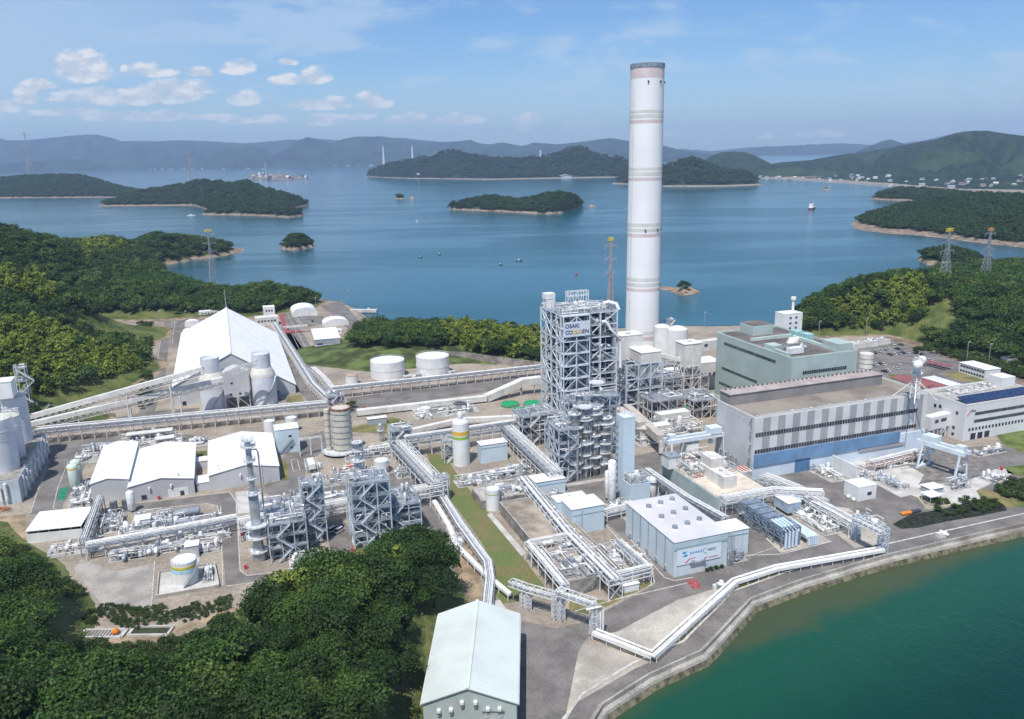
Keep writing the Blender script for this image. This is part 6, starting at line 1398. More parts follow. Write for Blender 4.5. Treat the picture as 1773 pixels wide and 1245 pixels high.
t = bb('pale blue building right of the striped silo', 832.5, 771.6, 9, 13, 6)
area('process_skid', 'rows of compressor skids in front of the striped silo', 795, 845, 34, 8, 41, 30, 2.4, 30, mats=[GALV, SILVER, STEELW, PIPEW])
area('process_skid', 'grey pump frames right of the compressor rows', 872, 828, 14, 10, 42, 16, 3.2, 20, mats=[GALV, SILVER, STEELW])
t = bb('pale blue pump house with white roof beside the clarifier basin', 928, 836, 6.5, 13.3, 8); clutter(t, 8, 2, 3, 8, 2.0, 0, [GALV, SILVER, STEELW], 10)
for ch in KIDS(t)[-14:]:
    if ch.name.split('.')[0] in ('drum', 'vessel', 'cabinet', 'pump', 'pipe'): ch.location = (3, -3, 0)
t = root('treatment_building', 'white roofed pale blue building with stepped plan in the centre', 'building', 990, 883, 10.3); wallbox(t, 13.5, 10, 10.3, LBL, ROOFW, 0)
mb = MB(); mb.box((5, 13.3, 4.6), (13, 6.5, 9.2)); mb.build('wall', LBL, t); mb = MB(); mb.box((5, 13.3, 9.3), (13.4, 6.9, .2)); mb.build('roof', ROOFW, t)
mb = MB(); mb.tube([(4, -.2, 0), (4, -.2, 10)], .2, 6); mb.box((6.7, -.06, 7.8), (13.2, .1, .5)); mb.build('downpipe', mat('stripe_blue', (.36, .46, .54)), t); mb = MB(); vent(mb, 5, 14, 9.4); mb.build('roof_vent', WHITE, t); door(t, 'f', 2, 1.6, 2.2, WHITE)
# concrete basins (podium) with sludge
pz = 5.0; a = P(981, 1008, pz); b_ = P(848, 873, pz); Dp = (b_ - a).dot(VD); t = root('concrete_basin', 'long raised concrete basin with stained wall and dry brown sludge', 'basin', 981, 1008, pz)
mb = MB(); mb.box((10, Dp / 2, 2.4), (20, Dp, 4.8)); mb.build('wall', CONCD, t); mb = MB(); mb.box((10, Dp * .72, 4.86), (18.6, Dp * .52, .12)); mb.build('sludge', mat('dry_sludge', (.37, .31, .25), .18, .12, .95, stain=.4, fine=.4), t); mb = MB(); mb.box((10, Dp * .22, 4.87), (18.6, Dp * .42, .13)); mb.build('deck', mat('worn_deck', (.40, .35, .31), .15, .2, .95, stain=.3, fine=.3), t)
mb = MB(); 
for cx_, cy_, w_, d_ in ((10, .2, 20.1, .5), (10, Dp - .2, 20.1, .5), (-.02, Dp / 2, .5, Dp - .7), (20.02, Dp / 2, .5, Dp - .7)): mb.box((cx_, cy_, 5.1), (w_, d_, .5))
mb.build('rim', CONC, t); n0 = len(KIDS(t)); clutter(t, 18, Dp * .42, 44, 26, 1.8, 4.95, [STEELW, CREAM, SILVER, PIPEW], 34); 
mb = MB(); [mb.box((x, 8, 6.7), (1.6, 1.6, 3.4)) for x in (3, 5.4)]; mb.build('upright_unit', DSTEEL, t); mb = MB(); stairs(mb, 4, -1.3, 0, 4.8, 6, 1); mb.build('stairs', GALV, t)
mb = MB(); [drum(mb, (14 + random.uniform(-2, 3), Dp * (.35 + .05 * k), 6), (14 + random.uniform(-2, 3), Dp * (.35 + .05 * k) + .1, 7.2), .6) for k in range(12)]; mb.build('pump_row', STEELP, t)
t = root('concrete_basin', 'shorter stained concrete basin left of the pump house', 'basin', 848, 868, 4); mb = MB(); mb.box((9, 8, 2), (24, 14, 4)); mb.build('wall', CONCD, t); mb = MB(); mb.box((9, 8, 4.05), (23, 13, .1)); mb.build('deck', CONC, t); clutter(t, 20, 13, 45, 20, 2, 4.1, None, 26)
cyl_tank('storage_tank', 'small white round tank on the basin corner', 853.5, 880, 3.0, 8.5, WHITE, bands=[(6.8, 7.2, LIME)])
pipe_rack('pipe_rack', 'long pipe rack over the clarifier basins beside the white roofed building', [P(905, 826, 7), P(984, 922, 7), P(1066, 1004, 7)], 5, 7, STEELW, 14, seed=31, levels=2, truss=True)
pipe_rack('pipe_rack', 'pipe rack along the near edge of the stained basin', [P(915, 938, 7), P(978, 1012, 7)], 3, 7, STEELW, 9, seed=32, levels=2, truss=False)
pipe_rack('pipe_rack', 'pipe rack along the roadside east of the clarifier basins', [P(1070, 936, 6), P(1122, 982, 6)], 3, 6, STEELW, 8, seed=33, levels=2, truss=True)
pipe_rack('pipe_rack', 'pipe rack across the near end of the clarifier basins', [P(1058, 996, 6), P(1124, 980, 6)], 3, 6, STEELW, 8, seed=34, levels=3, dz=1.4, truss=False)
pipe_rack('pipe_rack', 'pipe rack crossing over the stained basin', [P(918, 938, 7.2), P(985, 925, 7.2)], 3, 7.2, STEELW, 7, seed=35, levels=2, truss=False)
t = area('water_treatment', 'spheres, filters and white piping inside the square of racks', 1063, 1000, 15, 18, 46, 34, 3.2, 40, mats=[WHITE, PIPEW, STEELW, SILVER])
mb = MB(); [drum(mb, (x, y, 3), (x, y, 3.1), 1.5, 14) for x, y in ((5, 8), (8.5, 8), (8.5, 11.5))]; mb.build('filter_sphere', PIPEW, t)
t = root('equipment_box', 'small white equipment box beside the racks at the road bend', 'cabinet', 1078, 1028); wallbox(t, 6, 2.8, 2.6, WHITE, ROOFW, 0)
# footing slab and wall foot along the slope
t = root('kerb_slab', 'pale concrete slab strip along the foot of the stained basin wall', 'slab', 905, 965); t.rotation_euler = (0, 0, 0); o = t.location.copy(); l = [P(843, 892), P(851, 890), P(912, 960), P(903, 964)]; mb = MB(); mb.prism([(q_ - o).to_tuple()[:2] for q_ in l], .0, .35); mb.build('slab', CONCL, t)
# absorber vessels with ring platforms and their frame
ABS = mat('vessel_grey', (.38, .40, .42), .25, .4, .35, metal=.6)
process_tower('process_tower', 'open steel frame left of the ringed silver vessels', 'process frame', 968, 838, 9, 16, [6, 12, 18, 24], 61, BSTEEL, 6, 9, w=.4, brace=.8)
process_tower('process_tower', 'tall piping frame behind the ringed silver vessels', 'process frame', 985, 800, 26, 9, [6, 12, 18, 24, 29], 62, BSTEEL, 7, 10, w=.4, brace=.7, stair=False)
for i, (px, py, r, H_, lab) in enumerate(((995, 828, 2.5, 30, 'leftmost ringed silver vessel'), (1012, 825, 2.4, 28, 'second ringed silver vessel from the left with orange mark'), (1028, 821, 2.2, 31, 'third ringed silver vessel from the left'), (1047, 818, 2.7, 26, 'rightmost ringed silver vessel beside the blue tower block'), (1003, 806, 2.0, 34, 'ringed silver vessel behind the leftmost pair'), (1032, 800, 2.0, 33, 'ringed silver vessel behind the rightmost pair'))):
    ct = column(lab + ' before the boiler tower', P(px, py), [(r, 0, H_ * .62), (r * .82, H_ * .6, H_)], ABS, [(3.4 + (i * 1.7) % 3.1 + k * (4.1 + .45 * ((i * 3) % 4)), r + (.9, 1.5, 1.1, 1.7)[(i + k) % 4]) for k in range(7) if 3.4 + k * 4.3 < H_ - 3] + [(H_, r + .6)], group='ringed silver vessels')
    if i == 1: mb = MB(); mb.lathe((0, 0, 19.2), [(r * .82 + .02, 0), (r * .82 + .06, 0), (r * .82 + .06, 1.0), (r * .82 + .02, 1.0)], 24); mb.build('stripe', AMB, ct)
t = empty('vessel_piping', 'silver risers and cross pipes threading between the ringed silver vessels', 'piping', P(985, 842), UA); mb = MB(); mb.box((10, 1, .15), (22, 3, .3)); mb.build('pad', CONC, t)
for k in range(26):
    rg = random.Random(k); x, y, z = rg.uniform(0, 22), rg.uniform(2, 9), rg.uniform(6, 30); mb = MB(); mb.tube([(x, y, 0), (x, y, z), (x + rg.uniform(-5, 5), y, z), (x + rg.uniform(-5, 5), y + 2, z + rg.uniform(-2, 2))], rg.uniform(.15, .4), 7); mb.build('pipe', rg.choice((SILVER, PIPEW, GALV)), t)
t = root('tower_block', 'tall plain light blue tower block in the centre', 'tower', 1080, 726.6, 34); wallbox(t, 5.3, 6.5, 34, LBL, ROOFW, .8); mb = MB()
for z in range(3, 33, 3): mb.box((-.3, 5, z), (.5, 1.6, .15))
mb.bar((-.4, 5.8, 0), (-.4, 5.8, 33), .15); mb.bar((-.4, 4.2, 0), (-.4, 4.2, 33), .15); mb.build('ladder', GALV, t); mb = MB(); mb.tube([(2, 3, 34), (2, 3, 38)], .08, 6); mb.build('mast', DSTEEL, t)
t = root('filter_block', 'light blue block with rooftop pipes at the foot of the tall tower block', 'building', 1092, 842, 9); wallbox(t, 9, 7, 9, LBL, GALV, .3); steel_frame(8.4, 6, [9, 12.5], 4, 3, .25, .6, 4, x0=.3, y0=.5).build('roof_frame', STEELW, t); clutter(t, 8, 6, 47, 9, 2.6, 9.2, None, 12); clutter(t, 9, 2, 49, 8, 2, 0, None, 8)
p = P(1059, 872); t = empty('upright_vessel', 'slim tall white upright vessel beside the light blue tower block', 'vessel', (p.x, p.y, 0)); mb = MB(); drum(mb, (0, 0, 1.5), (0, 0, 18.4), 1.65, 22); mb.build('shell', PIPEW, t); mb = MB(); [mb.box((1.1 * math.cos(a_), 1.1 * math.sin(a_), .8), (.3, .3, 1.6)) for a_ in (0, 1.57, 3.14, 4.71)]; mb.build('legs', STEELW, t)
p = P(1053, 866); t = empty('upright_vessel', 'slim white vessel half hidden behind the tall upright vessel', 'vessel', (p.x, p.y, 0)); mb = MB(); drum(mb, (0, 0, 1.5), (0, 0, 12.5), 1.5, 22); mb.build('shell', PIPEW, t); mb = MB(); [mb.box((1.1 * math.cos(a_), 1.1 * math.sin(a_), .8), (.3, .3, 1.6)) for a_ in (0, 1.57, 3.14, 4.71)]; mb.build('legs', STEELW, t)
area('process_skid', 'valves and pipes round the foot of the slim white vessel', 1062, 888, 10, 8, 48, 12, 2, 20)
pipe_rack('pipe_rack', 'low pipe rack joining the white vessel and the back of the emblem building', [P(1048, 885, 4), P(1096, 874, 4)], 3, 4, STEELW, 8, seed=36, levels=2, truss=False)
column('small ringed vessel with green and orange band behind the emblem building', P(1127, 858), [(2.2, 0, 7.5)], WHITE, [(6.8, 2.9)])
# emblem building
EW = mat('emblem_wall', (.55, .62, .66), .04, .1, .5, streak=.1, seam=5.8); ER = mat('emblem_roof', (.60, .585, .60), .05, .06, .6, seam=1.0)
eb = root('emblem_building', 'pale blue hall with company emblems on its front and nine roof fans', 'industrial building', 1168, 940, 12.8); EWW, EDD, EH = 20.9, 34.6, 12.8
wallbox(eb, EWW, EDD, EH, EW, ER, 0)
mb = MB(); mb.box((EWW / 2, -.05, 10.9), (EWW, .1, 2.6)); mb.build('fascia', mat('emblem_fascia', (.44, .54, .56), .04, .2), eb); mb = MB()
for z in (9.9, 10.5): mb.box((EWW / 2, -.14, z), (EWW, .1, .16))
mb.build('fascia_line', mat('fascia_dark', (.25, .36, .42), .05, 1), eb)
mb = MB(); [mb.box((-.1, 5.8 * k, EH / 2), (.15, .2, EH)) for k in range(1, 6)]; mb.build('wall_joint', mat('joint_dark', (.22, .28, .32), .05, 1), eb)
k = 0
for i in range(3):
    for j in range(3):
        mb = MB(); x, y = 5.2 + i * 5.6 - (j % 2) * 0, 8.5 + j * 9.2 + i * 1.2; mb.lathe((x, y, EH + .1), [(1.5, 0), (1.2, .35), (.8, .35), (.8, .9)], 16); mb.build('fan_base', ER, eb); mb = MB(); mb.lathe((x, y, EH + .9), [(.8, 0), (1.0, .1), (1.0, .6), (.1, .9)], 14); mb.build('roof_fan', DSTEEL, eb)
sgn = MB(); sgn.box((9.6, -.22, 6.9), (17.2, .12, 5.6)); sp_ = sgn.build('emblem_panel', mat('panel_white', (.68, .74, .80), .03, .3), eb)
def disc(par, x, z, r, m_, y=-.31, h=.04, n=20):
    mb = MB(); vs = [(x + r * math.cos(6.283 * k / n), y, z + r * math.sin(6.283 * k / n)) for k in range(n)]; mb.add(vs, [tuple(range(n))]); return mb.build('emblem', m_, par)
CY_ = mat('emblem_cyan', (.04, .30, .60), .02, 1); REDE = mat('emblem_red', (.55, .03, .06), .02, 1); DGL = mat('emblem_grey', (.12, .13, .18), .02, 1)
mb = MB(); mb.add([(3.2, -.31, 8.9), (5.0, -.31, 8.9), (3.9, -.31, 8.0), (5.2, -.31, 7.6), (4.6, -.31, 6.9), (3.0, -.31, 7.1), (4.2, -.31, 7.9), (2.9, -.31, 8.3)], [(0, 7, 6, 5, 4, 3, 2, 1)]); mb.build('emblem', CY_, sp_)
mb = MB()
for k, w in enumerate((.8, .7, .8, .8, .7)): x = 5.9 + k * 1.0; mb.bar((x, -.33, 8.15), (x + w, -.33, 8.15), .06, .12); mb.bar((x + w / 2, -.33, 7.7), (x + w / 2, -.33, 8.5), .06, .1); mb.bar((x, -.33, 7.75), (x + w, -.33, 7.75), .06, .1)
mb.build('small_lettering', CY_, sp_)
mb = MB(); mb.bar((4.2, -.33, 4.6), (5.9, -.33, 5.9), .06, .3); mb.bar((5.9, -.33, 5.9), (8.2, -.33, 6.0), .06, .14); mb.build('emblem', REDE, sp_); mb = MB(); mb.bar((6.6, -.33, 4.9), (8.0, -.33, 4.9), .06, .12); mb.build('small_lettering', DGL, sp_)
mb = MB()
for k in range(8): a0, a1 = R(100 + k * 22), R(122 + k * 22); mb.bar((12.3 + 1.2 * math.cos(a0), -.33, 7.9 + 1.0 * math.sin(a0)), (12.3 + 1.2 * math.cos(a1), -.33, 7.9 + 1.0 * math.sin(a1)), .06, .14)
mb.build('emblem', mat('emblem_blue', (.10, .20, .48), .02, 1), sp_); text('NEDO', 1.25, DGL, sp_, (12.6, -.34, 7.6), (R(90), 0, 0))
mb = MB(); mb.add([(11.4, -.31, 5.2), (12.0, -.31, 4.6), (13.0, -.31, 5.8), (12.0, -.31, 5.2)], [(0, 3, 2, 1)][:1]); mb.build('emblem', REDE, sp_); mb = MB(); mb.bar((13.4, -.33, 5.1), (17, -.33, 5.1), .06, .35); mb.build('small_lettering', mat('letter_rose', (.50, .25, .30), .02, 1), sp_)
door(eb, 'f', 9, 5.4, 3.9, mat('shutter', (.58, .60, .62), .05, .5), name='shutter_door').location.y = -.05; mb = MB(); mb.box((9, -.5, 4.3), (6, 1.0, .7)); mb.build('door_hood', DSTEEL, eb)
mb = MB(); [mb.box((-.25, 5 + k * 6.4, 1.4), (.5, 1.3, 1.6)) for k in range(5)]; mb.build('louvre', mat('louvre_grey', (.33, .38, .41), .1, 1), eb)
an = root('annex', 'small pale blue annex with white roof beside the emblem hall', 'building', 1262, 921, 9.8); wallbox(an, 8.3, 8, 9.8, EW, ROOFW, 0); mb = MB(); mb.box((4, -.06, 8), (8, .1, .4)); mb.build('fascia_line', mat('fascia_dark', (.25, .36, .42)), an)
area('transformer', 'grey transformer behind a fence before the annex', 1272, 975, 5, 5, 66, 6, 2.8, 6, mats=[DSTEEL, GALV], cat='transformer')
t = root('wall_ladder', 'grey lattice ladder and meter cabinets at the corner of the emblem hall', 'ladder', 1260, 980); steel_frame(1.2, 1, [0, 3, 6, 9, 12], 1.2, 1, .14, 1, 3, y0=-1.4).build('frame', GALV, t)
area('cable_rack', 'dark cable racks behind the left wall of the emblem hall', 1085, 902, 4, 12, 67, 10, 3, 12, mats=[DSTEEL, STEELW], cat='equipment')
SHR = mat('shrub_leaf', (.05, .08, .03), .3, 1)
for i, (px, py) in enumerate(((1224, 990), (1232, 988), (1241, 986), (1250, 984))):
    p = P(px, py); rg = random.Random(i); t = empty('shrub', ['small shrub', 'second small shrub', 'third small shrub', 'last small shrub'][i] + ' in the row at the foot of the emblem hall', 'shrub', (p.x, p.y, 0), 0, 'shrubs before the emblem hall')
    c = bpy.data.objects.new('crown', NEARC[i % 5]); COL.objects.link(c); c.parent = t; t.scale = (1.9, 1.9, 1.9); c.location.z = -.25
# rack right of the emblem hall, long
pipe_rack('pipe_rack', 'long pipe rack along the right side of the emblem hall', [P(1120, 812, 7.5), P(1190, 860, 7.5), P(1256, 896, 7.5)], 3.5, 7.5, STEELW, 10, seed=37, levels=2, walkway=True)
# ================================================================== gas turbine deck
gd = root('turbine_deck', 'long raised gas turbine deck with cream floor and grey-green walls', 'industrial building', 1240, 862, 6); DH = 6.0
GG = mat('deck_wall', (.38, .47, .48), .06, .2, .6); CR2 = mat('deck_floor', (.62, .54, .45), .08, .2, .8)
mb = MB(); mb.box((12, 22, DH / 2), (24, 44, DH)); mb.build('wall', GG, gd); mb = MB(); mb.box((12, 22, DH + .08), (23.2, 43.2, .12)); mb.build('deck_floor', CR2, gd); mb = MB(); rail(mb, [(.2, .2), (23.8, .2), (23.8, 43.8), (.2, 43.8)], DH + .1, 1.1, .09); mb.build('handrail', STEELW, gd)
t = root('generator_house', 'long cream generator enclosure on the turbine deck', 'enclosure', 1254, 829, 10.8, base=6.15); mb = MB(); mb.box((3, 9, 2.5), (6.2, 18, 5)); mb.build('casing', CREAM, t); mb = MB(); mb.box((3, 2.5, 5.1), (6.4, 5, .25)); mb.build('lid', CREAM, t)
mb = MB(); [vent(mb, 3, 2 + k * 5, 5.1, .8, .7) for k in range(3)]; mb.build('roof_vent', STEELP, t)
t = root('intake_house', 'cream ribbed air intake house behind the generator enclosure', 'enclosure', 1232, 800, 14, base=6.15); mb = MB(); mb.box((3, 4, 4.5), (6, 8, 9)); mb.build('casing', CREAM, t); mb = MB(); [mb.box((.4 + k * .9, -.15, 4.5), (.2, .3, 8.6)) for k in range(7)]; mb.build('rib', STEELP, t)
for px, py, lab in ((1158, 795, 'white boxy control cabin with grey top on the turbine deck'), (1190, 770, 'white tall box under the pale blue gantry crane')):
    t = root('control_cabin', lab, 'cabin', px, py, 11, base=6.15); mb = MB(); mb.box((3, 3, 2.4), (6, 6, 4.8)); mb.build('casing', WHITE, t); mb = MB(); mb.box((3, 3, 5.2), (6.2, 6.2, .8)); mb.build('cap', GALV, t); mb = MB(); vent(mb, 3, 3, 5.6); mb.build('roof_vent', DSTEEL, t)
def grill(label, px, py, z, n, base):
    t = root('red_grating', label, 'grating', px, py, z, base=base); mb = MB(); mb.box((n * .8, 3, .3), (n * 1.7, 6.2, .5)); mb.build('frame', CREAM, t); mb = MB(); [mb.box((.6 + k * 1.6, 3, .68), (.7, 5.2, .3)) for k in range(n)]; mb.build('red_bar', mat('brick_red', (.42, .12, .08), .1, 1), t)
grill('red slatted grating on the near left of the turbine deck', 1206, 832, 6, 4, 6.15); grill('red slatted grating right of the cream generator enclosure', 1285, 820, 6, 3, 6.15)
mb = None
t = empty('deck_machinery', 'turbine machinery, silencers and pipes crowding the back of the deck', 'equipment', gd.location + Vector((0, 0, 6.15)) + VD * 19 + UD * 1, UA); mb = MB(); mb.box((11, 10, .1), (21, 22, .1)); mb.build('pad', CR2, t); clutter(t, 21, 22, 68, 36, 3.6, .15, [CREAM, STEELW, GALV, WHITE, SILVER], 44, 1.1)
area('process_skid', 'grey silencers and scrubber pipes behind the turbine deck', 1150, 760, 22, 18, 69, 30, 5, 40, mats=[CREAM, GALV, STEELW, STEELP], big=1.3)
process_tower('process_structure', 'cream trestle full of ducts behind the turbine deck', 'steel frame', 1128, 735, 20, 14, [6, 12], 70, STEELP, 7, 12, w=.35)
process_tower('process_structure', 'pinkish lattice under the conveyor near the mint boiler house', 'steel frame', 1195, 690, 12, 16, [6, 12], 73, STEELP, 5, 16, w=.35, brace=1, stair=False)
process_tower('process_structure', 'pinkish duct supports at the foot of the chimney', 'steel frame', 1140, 665, 26, 10, [6, 11], 74, STEELP, 6, 14, w=.3, brace=.8, stair=False)
for px, py, z, W, D, lab in ((1150, 650, 10, 26, 14, 'cream ash handling block between the bunker house and the mint boiler house'), (1196, 632, 16, 22, 14, 'cream flat roofed precipitator block left of the mint boiler house'), (1120, 742, 7, 14, 6, 'low white roofed block behind the grey duct'), (1143, 720, 8, 18, 6, 'white roofed switch room near the steel lattice')):
    t = root('plant_block', lab, 'building', px, py, z); wallbox(t, W, D, z, CREAM, ROOFW, .3); windows(t, 'f', 2, W - 4, z * .5, z * .62, 5, .5)
# big grey ducts
def duct(label, pts, w, h, mt=None, legs=()):
    a0 = P(*pts[0][:2], pts[0][2]); o = Vector((a0.x, a0.y, 0)); t = empty('flue_duct', label, 'duct', o); mb = MB(); L = [P(x, y, z) - o for x, y, z in pts]
    for a_, b2 in zip(L, L[1:]): mb.bar(a_, b2, w, h)
    mb.build('duct', mt or CREAM, t); mb = MB()
    for a_ in L[1:-1] if len(L) > 2 else L: mb.box((a_.x, a_.y, a_.z / 2), (w * .5, w * .5, a_.z - h / 2))
    if mb.v: mb.build('support', STEELP, t)
duct('large beige square duct bending down behind the light blue tower block', [(1070, 712, 10), (1112, 738, 9), (1113, 755, 3)], 4.5, 4.5, mat('duct_beige', (.50, .46, .42), .08, .3)); duct('second beige duct running behind the turbine deck', [(1085, 706, 8), (1145, 760, 8)], 4, 4, mat('duct_beige', (.50, .46, .42)))
# gantry cranes
def gantry_crane(label, A, B, span_dir, gauge, H_, mt):
    a0 = Vector((A.x, A.y, 0)); t = empty('gantry_crane', label, 'crane', a0, 0, 'pale blue gantry cranes'); d = Vector((B.x - A.x, B.y - A.y, 0)); L = d.length; d.normalize(); s = Vector((-d.y, d.x, 0))
    mb = MB(); 
    for k in (0, 1): mb.bar(s * gauge * (k - .5) * .5 + UP * H_ - d * 2, s * gauge * (k - .5) * .5 + d * (L + 3) + UP * H_, 1.5, 1.8)
    mb.build('girder', mt, t)
    for e in (0, L):
        for k in (-1, 1): mb = MB(); mb.bar(d * e + s * gauge * .28 * k + UP * H_, d * e + s * gauge * .55 * k + UP * 1.2, .8, .8); mb.build('leg', mt, t)
        mb = MB(); mb.bar(d * e - s * gauge * .6 + UP * .8, d * e + s * gauge * .6 + UP * .8, .9, 1.0); mb.bar(d * e - s * gauge * .4 + UP * H_ * .5, d * e + s * gauge * .4 + UP * H_ * .5, .4); mb.build('end_carriage', mt, t)
    mb = MB(); mb.box((d * (L * .85) + UP * (H_ + 2)).to_tuple(), (6, 5, 3.4), math.atan2(d.y, d.x)); mb.build('trolley', mt, t); mb = MB(); mb.box((d * 1 + UP * (H_ + 1.8)).to_tuple(), (3.4, 3, 2.2), math.atan2(d.y, d.x)); mb.build('winch_house', mt, t)
    mb = MB(); stairs_a = d * (L + 1) + UP * H_; mb.bar(stairs_a, stairs_a - s * gauge * .5 + UP * -H_ * .5, .8, .15); mb.bar(stairs_a - s * gauge * .5 + UP * -H_ * .5, d * (L + 1) + UP * .6, .8, .15); mb.build('stairs', mt, t)
    mb = MB(); mb.box((d * (L * .8) + UP * (H_ - 3.4)).to_tuple(), (2, 2, 1.6)); mb.bar(d * (L * .8) + UP * (H_ - 3), d * (L * .8) + UP * H_, .15); mb.build('hoist', mt, t); return t
PBC = mat('crane_blue', (.60, .67, .73), .05, .3, .5)
gantry_crane('pale blue gantry crane standing over the gas turbine deck', P(1157, 812), P(1246, 797), None, 7, 13.5, PBC)
gantry_crane('pale blue gantry crane on rails in the yard beside the office building', P(1662, 829), P(1598, 808), None, 8, 12.0, PBC)
t = root('rail_track', 'dark steel crane rails laid across the yard', 'rail', 1590, 815); o = t.location.copy(); t.rotation_euler = (0, 0, 0); mb = MB(); [mb.bar(P(*a_) - o + UP * .25, P(*b2) - o + UP * .25, .35, .2) for a_, b2 in (((1560, 813), (1625, 803)), ((1610, 840), (1720, 817)))]; mb.build('rail', DSTEEL, t)

for px, py, lab in ((1187, 722, 'green cone shaped cover lying beside the striped hall end wall, left'), (1206, 720, 'green cone shaped cover lying beside the striped hall end wall, right')):
    t = root('cone_cover', lab, 'cover', px, py, 0, base=3); mb = MB(); mb.lathe((0, 0, 0), [(2.6, 0), (2.4, 1.5), (.3, 3.6)], 16); mb.build('cover', GREENP, t); mb = MB(); mb.box((0, 0, -1.4), (3, 3, 2.8)); mb.build('stand', STEELP, t)
process_tower('process_structure', 'cream ducts and frames right of the bunker house legs', 'steel frame', 1150, 702, 22, 12, [5, 10, 15], 75, STEELP, 8, 16, w=.35, brace=.8, stair=False)
process_tower('process_structure', 'pinkish steel maze in front of the precipitator block', 'steel frame', 1200, 728, 16, 18, [5, 10], 76, STEELP, 8, 18, w=.35, brace=1, stair=False)
process_tower('process_structure', 'grey frame joining the boiler tower and the bunker house', 'steel frame', 1086, 706, 9, 12, [6, 12, 18, 24], 77, BSTEEL, 6, 9, w=.4, brace=.8)
area('duct_field', 'tangle of silver ducts and bends behind the light blue tower block', 1110, 775, 20, 14, 78, 26, 5, 36, mats=[GALV, SILVER, CREAM, STEELW], big=1.2)
conveyor('conveyor', 'second inclined cream conveyor below the transfer house', P(1140, 642, 8), P(1222, 690, 2.5), 2.4, 2.0, STEELP, CREAM, (.5,), legm=STEELP)
# ================================================================== near right, foreground
a, b_ = P(732, 1217.6, 10), P(894, 1217, 10); rzf = math.atan2(b_.y - a.y, b_.x - a.x) + R(0); Wf = (b_ - a).length; Df = (P(766, 1065, 10) - a).length
MINT = mat('mint_roof', (.57, .615, .585), .05, .06, .6, streak=.10, stain=.08); MWALL = mat('mint_wall', (.42, .475, .46), .05, .1, .6, streak=.15)
fb = empty('storage_hall', 'long pale mint gabled storage hall at the bottom of the view', 'industrial building', (a.x, a.y, 0), rzf)
gable(fb, Wf, Df, 10, 14.2, MWALL, MINT, .5, .485, .3)
mb = MB(); mb.box((Wf * .485, Df / 2, 14.62), (.9, Df + 1, .2)); mb.build('ridge_cap', MINT, fb)
mb = MB(); nr = 26
mb.v and None
for k in range(nr):
    y = Df * (k + .5) / nr
    for x0_, z0_, x1_, z1_ in ((-.45, 10.14, Wf * .485, 14.53), (Wf * .485, 14.53, Wf + .45, 10.14)): mb.bar((x0_, y, z0_), (x1_, y, z1_), .09, .07)
mb.build('roof_seam', mat('mint_seam', (.52, .57, .54), .05, .2), fb)
mb = MB(); mb.tube([(-.6, -.3, 9.7), (-.6, Df, 9.7)], .16, 6); mb.build('gutter', STEELW, fb); mb = MB(); mb.tube([(Wf + .6, -.3, 9.7), (Wf + .6, Df, 9.7)], .16, 6); mb.build('gutter', STEELW, fb)
for fx, z in ((.17, 7.3), (.30, 7.6), (.42, 9.6), (.565, 9.6), (.695, 7.8), (.82, 7.8)):
    mb = MB(); x = Wf * fx; mb.box((x, -.45, z + .8), (.9, .9, .7)); mb.build('vent_hood', WHITE, fb); mb = MB(); mb.box((x, -.3, z), (.7, .5, 1.1)); mb.build('vent_throat', DSTEEL, fb)
mb = MB(); mb.box((Wf * .75, -.2, 5.5), (4.6, .3, 5)); mb.build('door', mat('grey_shutter', (.45, .47, .48), .1, 1), fb); mb = MB(); mb.box((Wf * .75, -.35, 8.1), (5.4, .5, .35)); mb.build('door_lintel', DSTEEL, fb)
# low pipe ways over the grass slope
pipe_rack('pipe_rack', 'walled grey pipeway curving down the grass slope to the mint storage hall', [P(*c, 3) for c in ((762, 852), (795, 905), (826, 948), (844, 972), (848, 1000), (843, 1048))], 3.6, 3.0, GALV, 10, seed=51, levels=1, truss=False, rmin=.12, rmax=.2, step=5)
pipe_rack('pipe_rack', 'pair of white pipes on low stands left of the curving pipeway', [P(*c, 2) for c in ((752, 868), (778, 912), (792, 946), (838, 992), (884, 1030))], 2.0, 2.0, STEELW, 4, seed=52, levels=1, truss=False, rmin=.25, rmax=.32, pm=PIPEW)
t = root('pipe_stand', 'white valve frame on the pale pipes beside the wood', 'pipe frame', 790, 948); steel_frame(3, 4, [0, 2, 3.6], 3, 4, .2, .6, 3).build('frame', STEELW, t); clutter(t, 3, 4, 81, 5, 1.4)
process_tower('pipe_portal', 'tall end frame of the broad pipe rack over the lane', 'steel frame', 755, 868, 6, 4, [3, 6, 9], 82, STEELW, 1, 5, w=.35, brace=.6, stair=False)
p0 = [P(*c, 2.2) for c in ((843, 1055), (815, 1058), (785, 1063))]; o = Vector((p0[0].x, p0[0].y, 0)); t = empty('pipe', 'single white pipe curving off behind the mint storage hall roof', 'pipe', o); mb = MB(); mb.tube([q_ - o for q_ in p0], .3, 8); mb.build('pipe_run', PIPEW, t); mb = MB(); [mb.box(((q_ - o).x, (q_ - o).y, 1), (.3, .3, 2)) for q_ in p0]; mb.build('stand', STEELW, t)
t = root('white_slab', 'white concrete slab beside the far gable of the mint storage hall', 'slab', 858, 1052); mb = MB(); mb.box((0, 0, .3), (5, 6, .6)); mb.build('slab', CONCL, t)
